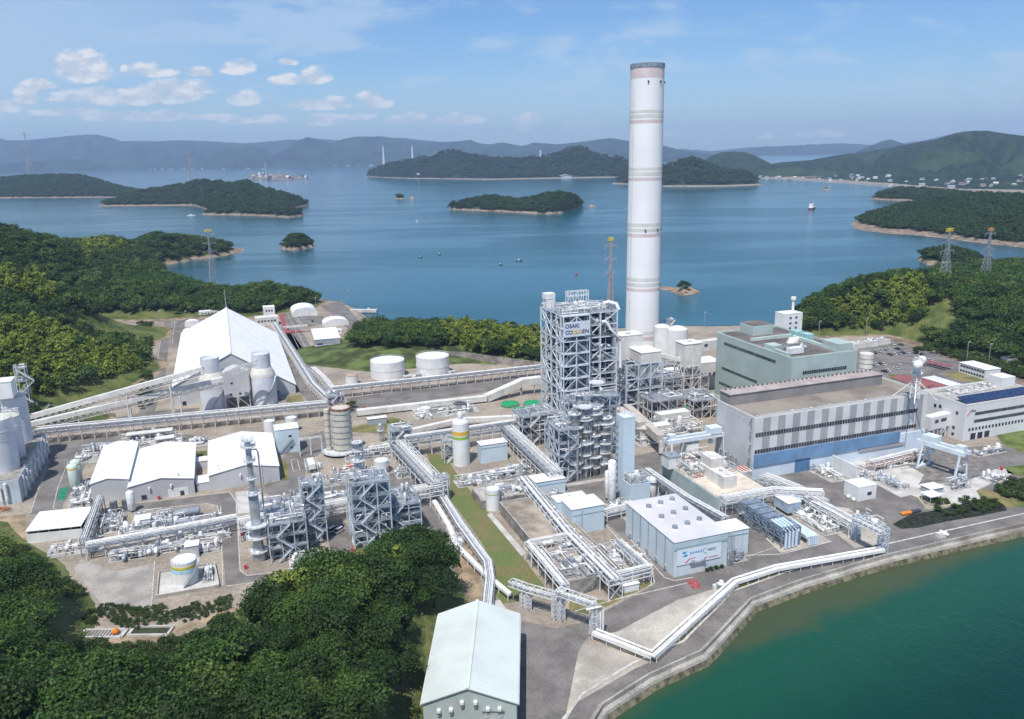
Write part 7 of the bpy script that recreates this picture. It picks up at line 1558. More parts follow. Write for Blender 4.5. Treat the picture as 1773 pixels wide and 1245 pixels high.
# elevated pipe bridge over the road with lattice towers
def lattice(name, label, p, w, H_, mt=STEELW, parent=None, n=5):
    t = empty(name, label, 'lattice tower', (p.x, p.y, 0), UA); mb = MB()
    for x in (-w / 2, w / 2):
        for y in (-w / 2, w / 2): mb.box((x, y, H_ / 2), (.3, .3, H_))
    mb.build('legs', mt, t); mb = MB()
    for k in range(n):
        z0, z1 = H_ * k / n, H_ * (k + 1) / n
        for (x0_, y0_), (x1_, y1_) in (((-1, -1), (1, -1)), ((1, -1), (1, 1)), ((1, 1), (-1, 1)), ((-1, 1), (-1, -1))):
            mb.bar((x0_ * w / 2, y0_ * w / 2, z0), (x1_ * w / 2, y1_ * w / 2, z1), .16); mb.bar((x1_ * w / 2, y1_ * w / 2, z0), (x0_ * w / 2, y0_ * w / 2, z1), .12); mb.bar((x0_ * w / 2, y0_ * w / 2, z1), (x1_ * w / 2, y1_ * w / 2, z1), .2)
    mb.build('lattice', mt, t); return t
def truss_bridge(label, pts, w, h, np_, seed=0):
    rg = random.Random(seed); o = Vector((pts[0].x, pts[0].y, 0)); t = empty('pipe_bridge', label, 'pipe bridge', o); L = [q_ - o for q_ in pts]; mb = MB()
    for a, b2 in zip(L, L[1:]):
        d = b2 - a; ln = d.length; s = Vector((-d.y, d.x, 0)).normalized(); n = max(2, round(ln / 2.4))
        for k in (-1, 1):
            for hh in (0, h): mb.bar(a + s * w / 2 * k + UP * hh, b2 + s * w / 2 * k + UP * hh, .26)
            for i in range(n):
                p0 = a.lerp(b2, i / n) + s * w / 2 * k; p1 = a.lerp(b2, (i + .5) / n) + s * w / 2 * k; p2 = a.lerp(b2, (i + 1) / n) + s * w / 2 * k; mb.bar(p0, p1 + UP * h, .15); mb.bar(p1 + UP * h, p2, .15)
        for i in range(n + 1): p0 = a.lerp(b2, i / n); mb.bar(p0 + s * w / 2, p0 - s * w / 2, .18); mb.bar(p0 + s * w / 2 + UP * h, p0 - s * w / 2 + UP * h, .18)
    mb.build('truss', STEELW, t)
    for k in range(np_):
        mb = MB(); off = []
        for i, q_ in enumerate(L):
            d = (L[min(i + 1, len(L) - 1)] - L[max(i - 1, 0)]); s = Vector((-d.y, d.x, 0)).normalized(); off.append(q_ + s * w * ((k + .5) / np_ - .5) * .85 + UP * .6)
        mb.tube(off, rg.uniform(.22, .38), 8); mb.build('pipe', PIPEW if k % 2 else SILVER, t)
    return t
truss_bridge('low stepped pipe bridge at the foot of the grass slope', [P(884, 1012, 6.5), P(912, 1022, 6.5), P(962, 1036, 6.5)], 2.6, 1.6, 4, 1)
truss_bridge('white truss pipe bridge spanning the road to the quay pipeline', [P(966, 1028, 9.2), P(1031, 1050, 9.2)], 2.6, 1.8, 4, 2)
for px, py, H_, lab in ((906, 1052, 6.5, 'lattice leg under the low stepped pipe bridge'), (914, 1056, 6.5, 'second lattice leg under the low stepped pipe bridge'), (961, 1072, 9, 'left lattice leg of the pair by the road pipe bridge'), (972, 1075, 11, 'right lattice leg of the pair by the road pipe bridge'), (1027, 1100, 11, 'lattice tower where the quay pipeline comes down to the ground')):
    lattice('lattice_leg', lab, P(px, py), 1.6, H_)
mb = MB(); o = P(1027, 1097); t = empty('pipe_drop', 'white pipes dropping from the truss bridge to the quay pipeline', 'pipe', o)
for k in range(3): mb = MB(); q_ = P(1031, 1052, 9.8) - o; mb.tube([q_ + UD * k * .8 - UD * 3, q_ + UD * k * .8, Vector((1.3 + k * .8, -.4, 9)), Vector((1.3 + k * .8, -.4, 1.6))], .32, 8); mb.build('pipe', PIPEW, t)
# quay pipeline with sun shade panel
qp = [P(*c, 2.0) for c in ((1030, 1094), (1130, 1134), (1272, 1006), (1345, 983), (1527, 951))]; o = Vector((qp[0].x, qp[0].y, 0)); t = empty('quay_pipeline', 'long white insulated twin pipeline on sleepers along the quay road', 'pipeline', o); L = [q_ - o for q_ in qp]
for k in (-1, 0, 1):
    mb = MB(); off = []
    for i, q_ in enumerate(L):
        d0 = (L[i] - L[i - 1]).normalized() if i else (L[1] - L[0]).normalized(); d1 = (L[i + 1] - L[i]).normalized() if i < len(L) - 1 else d0; nn = (Vector((-d0.y, d0.x, 0)) + Vector((-d1.y, d1.x, 0))).normalized(); nn /= max(.4, nn.dot(Vector((-d1.y, d1.x, 0)))); off.append(q_ + nn * .95 * k + UP * (.35 if k else .1))
    mb.tube(off, .42 if k else .3, 10); mb.build('pipe', PIPEW, t)
mb = MB()
for a, b2 in zip(L, L[1:]):
    n = int((b2 - a).length / 4); d = (b2 - a).normalized(); s = Vector((-d.y, d.x, 0))
    for k in range(n + 1): q_ = a.lerp(b2, k / n); mb.bar(q_ + s * 1.6 - UP * .3, q_ - s * 1.6 - UP * .3, .3); mb.box((q_ + s * 1.3 - UP * 1.1).to_tuple(), (.25, .25, 1.8)); mb.box((q_ - s * 1.3 - UP * 1.1).to_tuple(), (.25, .25, 1.8))
mb.build('support', STEELW, t); mb = MB()
for a, b2 in zip(L, L[1:]):
    d = (b2 - a).normalized(); s = Vector((-d.y, d.x, 0)); mb.bar(a - s * 1.7 + UP * .1, b2 - s * 1.7 + UP * .1, .08, .9)
mb.build('side_panel', WHITE, t)
# portal by the quay
lattice('lattice_leg', 'left lattice tower of the quay pipe portal', P(1481, 935), 2.2, 9.6, BSTEEL); lattice('lattice_leg', 'right lattice tower of the quay pipe portal at the pipeline end', P(1527, 957), 2.4, 9.8, BSTEEL)
truss_bridge('pale truss pipe bridge of the quay portal', [P(1482, 903, 9.2), P(1528, 925, 9.2)], 2.6, 1.6, 4, 3)
# racks of the yard
pipe_rack('pipe_rack', 'wide grey pipe rack leaving the striped turbine hall corner', [P(1322, 822, 6), P(1374, 842, 6), P(1424, 868, 6)], 6.5, 6, STEELW, 16, seed=61, levels=2, pm=None)
pipe_rack('pipe_rack', 'wide white pipe rack continuing down to the quay portal', [P(1412, 868, 5.5), P(1446, 885, 5.5), P(1482, 905, 5.5)], 6, 5.5, STEELW, 14, seed=62, levels=2)
pipe_rack('pipe_rack', 'pale pipe rack crossing before the gas turbine deck', [P(1252, 862, 8), P(1340, 846, 8), P(1425, 850, 8)], 4, 8, STEELW, 9, seed=63, levels=2)
area('process_skid', 'white looped pipes and valves at the foot of the quay rack', 1428, 928, 11, 20, 64, 20, 2.4, 34, mats=[PIPEW, WHITE, STEELW]); area('process_skid', 'white pumps under the quay portal', 1500, 915, 9, 10, 65, 10, 1.8, 14)
area('process_skid', 'white pipe bends beside the wide pipe rack', 1385, 892, 12, 9, 66, 10, 2.2, 22, mats=[PIPEW, STEELW])
# heat exchanger frames
HX = mat('exchanger_blue', (.34, .43, .52), .12, .4, .45); PIPEB = mat('pipe_pale_blue', (.55, .66, .76), .06, .4, .45)
t = root('heat_exchanger', 'long dark blue-grey heat exchanger frame with pale blue headers', 'heat exchanger', 1352, 950); steel_frame(8, 26, [0, 3.6, 7.2], 4, 4.3, .4, .9, 67).build('steel_frame', mat('exchanger_dark', (.20, .25, .31), .15, .4, .5), t)
mb = MB(); [mb.box((4, 2.2 + k * 4.3, 5.2), (6.6, 3.4, 2.4)) for k in range(6)]; mb.build('tube_bundle', HX, t); mb = MB(); [mb.box((4, 2.2 + k * 4.3, 7.6), (7.4, 3.6, .5)) for k in range(6)]; mb.build('fan_deck', mat('exchanger_dark', (.20, .25, .31)), t)
for k in range(4): mb = MB(); mb.tube([(1 + k * 1.5, -1.2, .6), (1 + k * 1.5, -1.2, 6.6), (1 + k * 1.5, 1, 7.6), (1 + k * 1.5, 7, 7.9)], .5, 10); mb.build('header_pipe', PIPEB, t)
clutter(t, 8, 26, 68, 10, 2.4, 0, [HX, GALV], 14)
t = root('heat_exchanger', 'smaller pale blue exchanger rows right of the long frame', 'heat exchanger', 1396, 945); mb = MB(); mb.box((2.5, 8, 2.6), (4.4, 17, .5)); [mb.box((x, y, 1.3), (.3, .3, 2.6)) for x in (.6, 4.4) for y in (0.4, 5.5, 10.5, 15.6)]; mb.build('frame', STEELW, t)
for k in range(5): mb = MB(); drum(mb, (.6 + k * .95, 1, 3.4), (.6 + k * .95, 14, 3.4), .42, 10); mb.build('tube_shell', PIPEB, t)
mb = MB(); [mb.tube([(.6 + k * .95, -.6, .4), (.6 + k * .95, -.6, 3.2), (.6 + k * .95, .6, 3.4)], .4, 8) for k in range(5)]; mb.build('elbow', PIPEB, t)
t = root('heat_exchanger', 'white topped exchanger box behind the pale blue rows', 'heat exchanger', 1362, 895); mb = MB(); mb.box((3, 4, 3.6), (6, 9, 4)); mb.build('casing', HX, t); mb = MB(); mb.box((3, 4, 5.7), (6.3, 9.3, .25)); mb.build('lid', ROOFW, t); [KB.build('header_pipe', PIPEB, t) for KB in [MB().tube([(6.6 + k * 1.2, 2, .5), (6.6 + k * 1.2, 2, 5), (6.6 + k * 1.2, 6, 6)], .45, 8) for k in range(3)]]
# yard objects before the striped hall
t = root('pump_house', 'small white flat roofed house standing alone in the yard', 'hut', 1487, 845, 6); wallbox(t, 9.2, 8, 6, WHITE, ROOFW, .2); windows(t, 'f', 4.6, 7, 2, 3.4, 1); mb = MB(); [drum(mb, (-1.2, 1 + k * 3, .4), (-1.2, 1 + k * 3, 1.3), .8) for k in range(2)]; mb.build('side_tank', PIPEW, t)
t = root('screen_wall', 'free standing white blast wall in the yard before the striped hall', 'wall', 1482, 835); mb = MB(); mb.box((0, 7.5, 3.6), (.5, 15, 7.2)); mb.build('wall', WHITE, t); mb = MB(); [mb.box((.7, 1 + k * 4.3, 3.2), (1.0, .3, 6.4)) for k in range(4)]; mb.build('buttress', STEELW, t)
area('transformer', 'white radiators and pipes behind the free standing wall', 1486, 835, 5, 14, 83, 16, 4, 18, mats=[WHITE, PIPEW], cat='transformer')
area('compressor_row', 'row of white compressors left of the free standing wall', 1440, 836, 8, 14, 84, 16, 2.8, 20, mats=[WHITE, PIPEW, CREAM], cat='compressor')
pipe_rack('pipe_rack', 'red and white pipe rack along the foot of the striped hall', [P(1508, 800, 4.5), P(1590, 780, 4.5)], 4.5, 4.5, mat('red_white_steel', (.58, .44, .40), .15, 1), 10, seed=85, levels=2)
area('process_skid', 'white pump row under the red and white rack', 1522, 815, 20, 6, 86, 20, 2, 20, mats=[PIPEW, WHITE, CREAM]); area('process_skid', 'white valves along the yellow kerbed pad', 1552, 850, 7, 16, 87, 22, 2.0, 24, mats=[PIPEW, STEELW, SILVER]); area('process_skid', 'grey upright filters beside the crane rails', 1652, 850, 9, 5, 88, 12, 3, 12, mats=[GALV, SILVER, STEELP])
area('process_skid', 'white tanks and cabinets on the pad near the right bushes', 1718, 838, 9, 7, 89, 14, 2.2, 16, mats=[WHITE, PIPEW]); area('process_skid', 'cabinets and pipes in front of the office building', 1692, 792, 18, 4, 90, 12, 2, 14, mats=[WHITE, CREAM])
t = root('white_shelter', 'small white canopy over pumps beside the sludge pit', 'shelter', 1612, 874); mb = MB(); mb.box((3, 3, 3), (6.5, 5.5, .4)); mb.build('roof', ROOFW, t); mb = MB(); [mb.box((x, y, 1.4), (.25, .25, 2.9)) for x in (.4, 5.6) for y in (.8, 5.2)]; mb.build('post', STEELW, t)
t = root('gable_shelter', 'grey pyramid roofed pump shelter on the concrete pad', 'shelter', 1612, 858); mb = MB(); mb.box((3.5, 3, 1.3), (7, 5, 2.4)); mb.build('base', GREYW, t); mb = MB(); mb.add([(-.3, 0, 2.6), (7.3, 0, 2.6), (7.3, 6, 2.6), (-.3, 6, 2.6), (3.5, 3, 4.0)], [(0, 1, 4), (1, 2, 4), (2, 3, 4), (3, 0, 4), (3, 2, 1, 0)]); mb.build('roof', ROOFW, t)
t = root('sludge_pit', 'open pit with dark floor and pale yellow rim near the quay road', 'pit', 1610, 885); mb = MB(); n = 6; pl = [(14 * x_, 12 * y_) for x_, y_ in ((0, .2), (.3, 0), (.8, 0), (1, .4), (.8, .8), (.3, .9))]; mb.prism(pl, .15, .22); mb.build('floor', mat('pit_floor', (.25, .22, .19), .2, .5), t); mb = MB(); [mb.bar((*pl[i], .6), (*pl[(i + 1) % 6], .6), .35, 1.1) for i in range(6)]; mb.build('rim', mat('pit_rim', (.60, .56, .40), .1, .5), t)
for k in range(8):
    p = P(1563 + k * 4.0, 892 - k * .8); t = empty('drum_barrel', ['orange', 'orange', 'orange', 'orange', 'black', 'black', 'black', 'black'][k] + ' float lying ' + ['first', 'second', 'third', 'fourth', 'fifth', 'sixth', 'seventh', 'last'][k] + ' from the left in the row by the dark shrub bed', 'float', (p.x, p.y, 0), UA, 'row of floats'); mb = MB(); drum(mb, (0, -.6, .7), (0, .6, .7), .62, 12); mb.build('float', ORANGE if k < 4 else DARK, t); mb = MB(); mb.lathe((0, 0, 1.2), [(.12, 0), (.12, .25)], 8); mb.build('lug', DSTEEL, t)
t = root('valve_stand', 'small white valve stand on the quay road', 'valve', 1627, 932); clutter(t, 4, 1.6, 91, 5, 1.4, 0, [WHITE, PIPEW], 4)
t = root('valve_stand', 'small white valve stand beside the bend of the quay pipeline', 'valve', 1243, 1022); clutter(t, 2.4, 1.6, 92, 5, 1.6, 0, [WHITE, GALV], 3)
# ================================================================== office building
of = root('office_building', 'white office building with ribbon windows and solar panels on its roof', 'office building', 1673.7, 703.5, 17.8); OW, OD, OH = 52, 27, 17.8
OFW = mat('office_white', (.68, .68, .69), .03, .1, .6, streak=.06)
wallbox(of, OW, OD, OH, OFW, CONC, .8)
for z0, z1, u0 in ((12.4, 14.0, 6), (8.6, 10.2, 6)):
    mb = MB(); mb.box((u0 + (OW - u0 - 1) / 2, .0, (z0 + z1) / 2), (OW - u0 - 1, .16, z1 - z0)); mb.build('ribbon_window', mat('grey_glass', (.20, .22, .23), .3, .5, .25), of); windows(of, 'f', u0 + .3, OW - 1.3, z0 + .25, z1 - .2, 34, .25).location.y = -.06
windows(of, 'f', 2.6, 46, 4.7, 6.2, 20, .45)
for u in (5, 9.5, 14): mb = MB(); mb.box((u + 1.5, -.03, 1.7), (3.2, .14, 3.2)); mb.build('garage_door', DARK, of)
windows(of, 'l', 4, 5.6, 12.2, 13.8, 1); windows(of, 'l', 17, 18.6, 12.2, 13.8, 1); windows(of, 'l', 14, 15.6, 12.6, 14.2, 1); windows(of, 'l', 5, 6.6, 4.5, 6, 1); windows(of, 'l', 5, 6.6, 1.2, 2.6, 1); windows(of, 'l', 13, 22, 1, 4.2, 3)
mb = MB(); mb.bar((1.0, -.12, 12.6), (3.2, -.12, 15.2), .06, .35); mb.bar((3.2, -.12, 15.2), (4.3, -.12, 15.6), .06, .2); mb.build('emblem', REDE, of); mb = MB(); mb.bar((3.6, -.12, 14.9), (6.4, -.12, 14.9), .06, .5); mb.build('small_lettering', DGL, of)
mb = MB(); 
for k in range(14): slab(mb, (2 + k * 3.2, 2, OH + .5), (5.0 + k * 3.2, 2, OH + .5), (5.0 + k * 3.2, 8, OH + 2.2), (2 + k * 3.2, 8, OH + 2.2), .12)
mb.build('solar_panel', mat('solar_blue', (.02, .04, .11), .2, .5, .2, spec=.6), of); mb = MB(); [mb.box((3.5 + k * 3.2, 7.6, OH + 1.1), (.2, .2, 2)) for k in range(14)]; mb.build('panel_stand', GALV, of)
mb = MB(); [mb.box((4 + random.random() * 30, 13 + random.random() * 7, OH + 1), (1.6, 1.2, 1.7)) for _ in range(42)]; mb.build('air_conditioner', CREAM, of); mb = MB(); mb.box((46, 20, OH + 2.6), (9, 8, 5.2)); mb.build('roof_house', OFW, of); mb = MB(); mb.box((18, 12, OH + .6), (34, .3, 1.1)); mb.box((20, 22, OH + 2), (30, .5, .4)); mb.build('roof_rail', STEELW, of)
clutter(of, 30, 9, 93, 20, 1.6, OH + .2, [STEELP, CREAM, GALV], 16, .8)
for ch in KIDS(of)[-36:]:
    if ch.name.split('.')[0] in ('drum', 'vessel', 'cabinet', 'pump', 'pipe'): ch.location = (8, 13, 0)
t = root('link_bridge', 'white enclosed footbridge joining the striped hall and the office', 'bridge', 1618, 722, 12); mb = MB(); p1 = P(1657, 712, 12); p0 = P(1616, 722, 12); Lb = (p1 - p0).length; t.location = (p0.x, p0.y, 0); t.rotation_euler = (0, 0, math.atan2(p1.y - p0.y, p1.x - p0.x)); mb.box((Lb / 2, 2, 8.6), (Lb + 3, 4.5, 6.4)); mb.build('corridor', OFW, t); windows(t, 'f', 1.2, 4, 8.6, 10.2, 1, .1).location.y = -.28; windows(t, 'f', 5.6, 10, 8.6, 10.2, 1, .1).location.y = -.28
steel_frame(Lb - 3, 4, [0, 5.3], 3, 4, .35, 1, 3, x0=1.5).build('trestle', STEELW, t)
# antenna tower on the striped hall roof
p = P(1583, 690, 28.2); t = empty('antenna_tower', 'white lattice antenna tower with round dishes on the striped hall roof', 'antenna tower', (p.x, p.y, 28.2), UA); mb = MB(); Ht = 19
for x in (-1.3, 1.3):
    for y in (-1.3, 1.3): mb.bar((x, y, 0), (x * .8, y * .8, Ht), .35); mb.bar((x * 5, y * 5, .1), (x, y, 7.5), .35)
mb.build('legs', WHITE, t); mb = MB()
for k in range(7):
    z0, z1 = Ht * k / 7, Ht * (k + 1) / 7
    for a, b2 in (((-1, -1), (1, -1)), ((1, -1), (1, 1)), ((1, 1), (-1, 1)), ((-1, 1), (-1, -1))): mb.bar((a[0] * 1.15, a[1] * 1.15, z0), (b2[0] * 1.15, b2[1] * 1.15, z1), .2); mb.bar((a[0] * 1.15, a[1] * 1.15, z1), (b2[0] * 1.15, b2[1] * 1.15, z1), .25)
mb.build('lattice', WHITE, t); mb = MB(); mb.lathe((0, 0, 12), [(.3, 0), (2.6, 0), (2.6, .2)], 12); mb.lathe((0, 0, 17), [(.3, 0), (2.6, 0), (2.6, .2)], 12); rail(mb, [(2.6 * math.cos(k * .785), 2.6 * math.sin(k * .785)) for k in range(8)], 17.2); mb.build('platform', STEELW, t)
for x, y, z, r in ((-2.2, -1.6, 16.5, 2.1), (3.0, 1.2, 17.6, 1.9)): mb = MB(); drum(mb, (x, y, z), (x - .3, y - 1.2, z), r, 18); mb.build('dish_antenna', WHITE, t)
mb = MB(); mb.tube([(0, 0, Ht), (0, 0, Ht + 3)], .1, 6); mb.build('mast', STEELW, t)
t = root('duct_cluster', 'white ducts and cyclones climbing the wall of the mint boiler house', 'ducts', 1330, 672, 0); t.location.z = 20; steel_frame(9, 6, [0, 5, 10], 4, 3, .3, 1, 3).build('frame', STEELW, t); mb = MB(); [drum(mb, (1, 1 + k * 2, 11.6), (8, 1 + k * 2, 11.6), 1.1) for k in range(2)]; mb.build('cyclone', PIPEW, t); clutter(t, 9, 6, 94, 8, 2, 10, [WHITE, PIPEW, CREAM], 12)
cyl_tank('silo', 'white round silo tucked behind the right end of the mint boiler house', 1497, 652, 4.2, 15, CREAM, cat='silo', hoops=4, topm=mat('silo_cone', (.70, .67, .60)))
t = root('small_office', 'two storey white site office with outside stair near the car park', 'building', 1708, 641, 6.2); p1 = P(1660, 627.5, 6.2) - P(1708, 641, 6.2); p2 = P(1733, 638, 6.2) - P(1708, 641, 6.2); t.rotation_euler = (0, 0, math.atan2(p2.y, p2.x)); W1, D1 = p2.length, p1.length; wallbox(t, W1, D1, 6.2, OFW, ROOFW, 0); windows(t, 'l', 1, D1 - 1, 3.9, 5.2, 9, .2); windows(t, 'l', 1, D1 - 1, 1, 2.2, 9, .3); mb = MB(); stairs(mb, 1, -1.2, 0, 3.4, 5, 1); mb.build('stairs', STEELW, t)
MAROON = mat('maroon_roof', (.27, .10, .10), .1, .2, .6)
def gabled(label, px, py, z, W, D, rz=UA, rm=MAROON, wm=CREAM, rise=1.5, name='gabled_building', cat='building', group=None):
    t = root(name, label, cat, px, py, z, group=group); t.rotation_euler = (0, 0, rz); gable(t, W, D, z, z + rise, wm, rm, .4, .5, .2); return t
gabled('maroon roofed hall behind the antenna tower, left one', 1600, 672, 5, 12, 24, rise=1.2); gabled('maroon roofed hall behind the antenna tower, right one', 1624, 676, 5, 12, 22, rise=1.2)
t = root('canopy', 'white ribbed canopy beside the maroon roofs', 'canopy', 1645, 668, 4.5); mb = MB(); mb.box((4, 9, 4.4), (9, 22, .4)); mb.build('roof', ROOFW, t); mb = MB(); [mb.box((x, y, 2.1), (.3, .3, 4.2)) for x in (.5, 8) for y in (0, 8, 18)]; mb.build('post', STEELW, t); mb = MB(); [mb.box((4, -1 + k * 2.2, 4.8), (9, .25, .4)) for k in range(10)]; mb.build('rib', STEELW, t)
t = root('bicycle_shelter', 'long maroon roofed bicycle shelter beside the car park', 'shelter', 1648, 640, 2.6); q1 = P(1606, 623, 2.6); q0 = P(1650, 633, 2.6); t.location = (q0.x, q0.y, 0); t.rotation_euler = (0, 0, math.atan2(q1.y - q0.y, q1.x - q0.x)); Lq = (q1 - q0).length; mb = MB(); mb.box((Lq / 2, 1.4, 2.6), (Lq, 3, .25)); mb.box((Lq / 2, 5.4, 2.6), (Lq * .9, 2.4, .25)); mb.build('roof', MAROON, t); mb = MB(); [mb.box((k * Lq / 7 + .3, .3, 1.25), (.2, .2, 2.5)) for k in range(7)]; mb.build('post', STEELW, t)
t = root('service_building', 'small white building with curved roof at the right edge of the hill foot', 'building', 1752, 622, 4); wallbox(t, 20, 8, 4, OFW, ROOFW, .2)
for i, (px, py, W) in enumerate(((1440, 602, 20), (1475, 597, 24), (1508, 592, 18))):
    t = root('service_building', ['pale low shed roof left of three', 'middle low shed roof of three', 'right low shed roof of three'][i] + ' behind the mint boiler house', 'shed', px, py, 3.4); wallbox(t, W, 6, 3.4, CREAM, CONCL, .1); clutter(t, W, 5, 95 + i, 8, 1, 3.5, [CREAM, WHITE], 6)
# ---- cars
CARC = [('white', (.70, .70, .70)), ('black', (.02, .02, .022)), ('silver', (.42, .43, .45)), ('dark blue', (.03, .05, .12)), ('pale', (.6, .6, .58)), ('dark grey', (.08, .085, .09))]
def carmesh(nm, van=False):
    Lc, Wc = (4.4, 1.75); z1, z2 = (.85, 1.5) if not van else (1.0, 1.95); mb = MB()
    mb.add([(x, y, z) for z in (.32, z1) for x, y in ((-Lc / 2, -Wc / 2), (Lc / 2, -Wc / 2), (Lc / 2, Wc / 2), (-Lc / 2, Wc / 2))], [(0, 3, 2, 1), (4, 5, 6, 7), (0, 1, 5, 4), (1, 2, 6, 5), (2, 3, 7, 6), (3, 0, 4, 7)])
    a, b2, c, d = (-.9, 1.2, -1.5 if not van else -2.1, .55 if not van else 1.2); a = -1.1 if not van else -2.0
    mb.add([(c, -.8, z1), (1.3 if not van else 1.8, -.8, z1), (1.3 if not van else 1.8, .8, z1), (c, .8, z1), (a, -.68, z2), (d, -.68, z2), (d, .68, z2), (a, .68, z2)], [(4, 5, 6, 7)]); me = bpy.data.meshes.new(nm); return mb, (c, 1.3 if not van else 1.8, a, d, z1, z2)
CAR = {}
def car(i, px, py, ci, rz, where, van=False, grp='cars in the plant'):
    nm, colr = CARC[ci]; key = (ci, van)
    if key not in CAR:
        mb, (c, e, a, d, z1, z2) = carmesh('body', van); bm_ = mat('car_' + nm.replace(' ', '_'), colr, .02, 1, .25, spec=.6)
        body = mb.build('body', bm_); gb_ = MB(); gb_.add([(c, -.8, z1 + .01), (e, -.8, z1 + .01), (e, .8, z1 + .01), (c, .8, z1 + .01), (a, -.68, z2 - .01), (d, -.68, z2 - .01), (d, .68, z2 - .01), (a, .68, z2 - .01)], [(0, 1, 5, 4), (1, 2, 6, 5), (2, 3, 7, 6), (3, 0, 4, 7)]); gl = gb_.build('windows', GLASS)
        wm = MB(); wm.tube([(0, -.1, 0), (0, .1, 0)], .32, 12); wh = wm.build('wheel', mat('tyre', (.02, .02, .02), .1, 3, .9)); CAR[key] = (body.data, gl.data, wh.data)
        for x in (body, gl, wh): bpy.data.objects.remove(x)
    p = P(px, py, .07); t = empty('parked_car' if not van else 'parked_van', '%s %s %s' % (nm, 'van' if van else 'car', where), 'van' if van else 'car', (p.x, p.y, .08), rz, grp)
    for n_, me in zip(('body', 'windows'), CAR[key]): o = bpy.data.objects.new(n_, me); COL.objects.link(o); o.parent = t
    for x in (-1.35, 1.35):
        for y in (-.8, .8): o = bpy.data.objects.new('wheel', CAR[key][2]); COL.objects.link(o); o.parent = t; o.location = (x, y, .32)
VA = R(109.5)
cars = [(1513, 612, 1, 'in the front row left of the car park'), (1521, 609, 0, 'beside the black one in the front row of the car park'), (1527, 610, 0, 'third from the left in the front car park row'), (1533, 607, 2, 'fourth from the left in the front car park row'), (1538, 605, 0, 'near the lamp post in the car park'), (1554, 605, 1, 'alone near the middle of the car park, tall'), (1541, 615, 5, 'parked behind the middle white ones'), (1548, 614, 0, 'in the middle car park row, left'), (1556, 613, 2, 'in the middle car park row, centre'), (1563, 612, 3, 'in the middle car park row, right'), (1570, 611, 0, 'at the right end of the middle car park row'), (1586, 609, 1, 'at the far right of the middle row'),
        (1508, 633, 3, 'at the left end of the nearest car park row'), (1516, 632, 0, 'second in the nearest car park row'), (1523, 631, 5, 'third in the nearest car park row'), (1529, 632, 0, 'fourth in the nearest car park row'), (1531, 644, 1, 'near the silo at the edge of the car park'), (1537, 643, 0, 'just right of the black one by the silo'), (1552, 639, 0, 'alone in the open lane of the car park'), (1510, 645, 5, 'right behind the round silo'), (1589, 620, 0, 'parked left of the maroon shelter'), (1608, 625, 0, 'parked in front of the maroon shelter, left'), (1620, 631, 0, 'parked in front of the maroon shelter, right'), (1500, 600, 0, 'in the far row of the car park, left end'), (1508, 598, 2, 'in the far row of the car park, second'), (1516, 597, 0, 'in the far row of the car park, third'), (1526, 595, 2, 'in the far row of the car park, fourth'), (1545, 597, 0, 'in the far row of the car park, fifth'), (1560, 598, 5, 'in the far row of the car park, right end')]
for i, (px, py, ci, wh_) in enumerate(cars): car(i, px, py, ci, VA, wh_, grp='cars in the car park')
for i, (px, py, ci, van, wh_) in enumerate(((305, 562, 0, True, 'on the side lane left of the coal store'), (479, 690, 1, False, 'by the dark doorway of the coal store'), (483, 684, 0, False, 'right of the coal store doorway'), (488, 690, 2, False, 'in front of the coal store doorway'), (564, 924, 4, True, 'parked on the lane beside the stair tower, left'), (576, 920, 0, True, 'parked on the lane beside the stair tower, middle'), (588, 921, 0, True, 'parked on the lane beside the stair tower, right'), (1707, 655, 1, False, 'in front of the site office'), (541, 557, 1, False, 'by the round arched hall'), (1680, 647, 0, False, 'left of the site office lawn'), (242, 575, 0, False, 'red roofed stall'[0:0] + 'on the bare lot by the left side road'))):
    car(i, px, py, ci, VA if i not in (4, 5, 6) else R(60), wh_, van)
# lamp posts
for i, (px, py, h_, wh_) in enumerate(((1417, 588, 14, 'behind the white lift tower'), (1499, 582, 14, 'at the back of the car park'), (1673, 628, 14, 'at the foot of the right hill'), (1711, 632, 14, 'near the site office at the hill foot'), (1219, 566, 12, 'on the back quay right of the chimney'), (1555, 655, 9, 'between lawn strips beside the car park'), (322, 560, 11, 'behind the coal store on the left'), (403, 545, 11, 'behind the coal store peak on the right'), (604, 523, 12, 'at the jetty'), (547, 535, 11, 'beside the round arched hall'), (277, 560, 11, 'on the left side road'), (1629, 772, 9, 'beside the footbridge'), (163, 668, 9, 'on the bare bank below the bamboo'))):
    t = root('lamp_post', 'grey lamp post ' + wh_, 'lamp post', px, py, 0, 'lamp posts'); mb = MB(); mb.tube([(0, 0, 0), (0, 0, h_)], .2, 8); mb.build('post', GALV, t); mb = MB(); mb.box((.7, 0, h_), (1.8, .5, .3)); mb.build('lamp_head', STEELW, t)
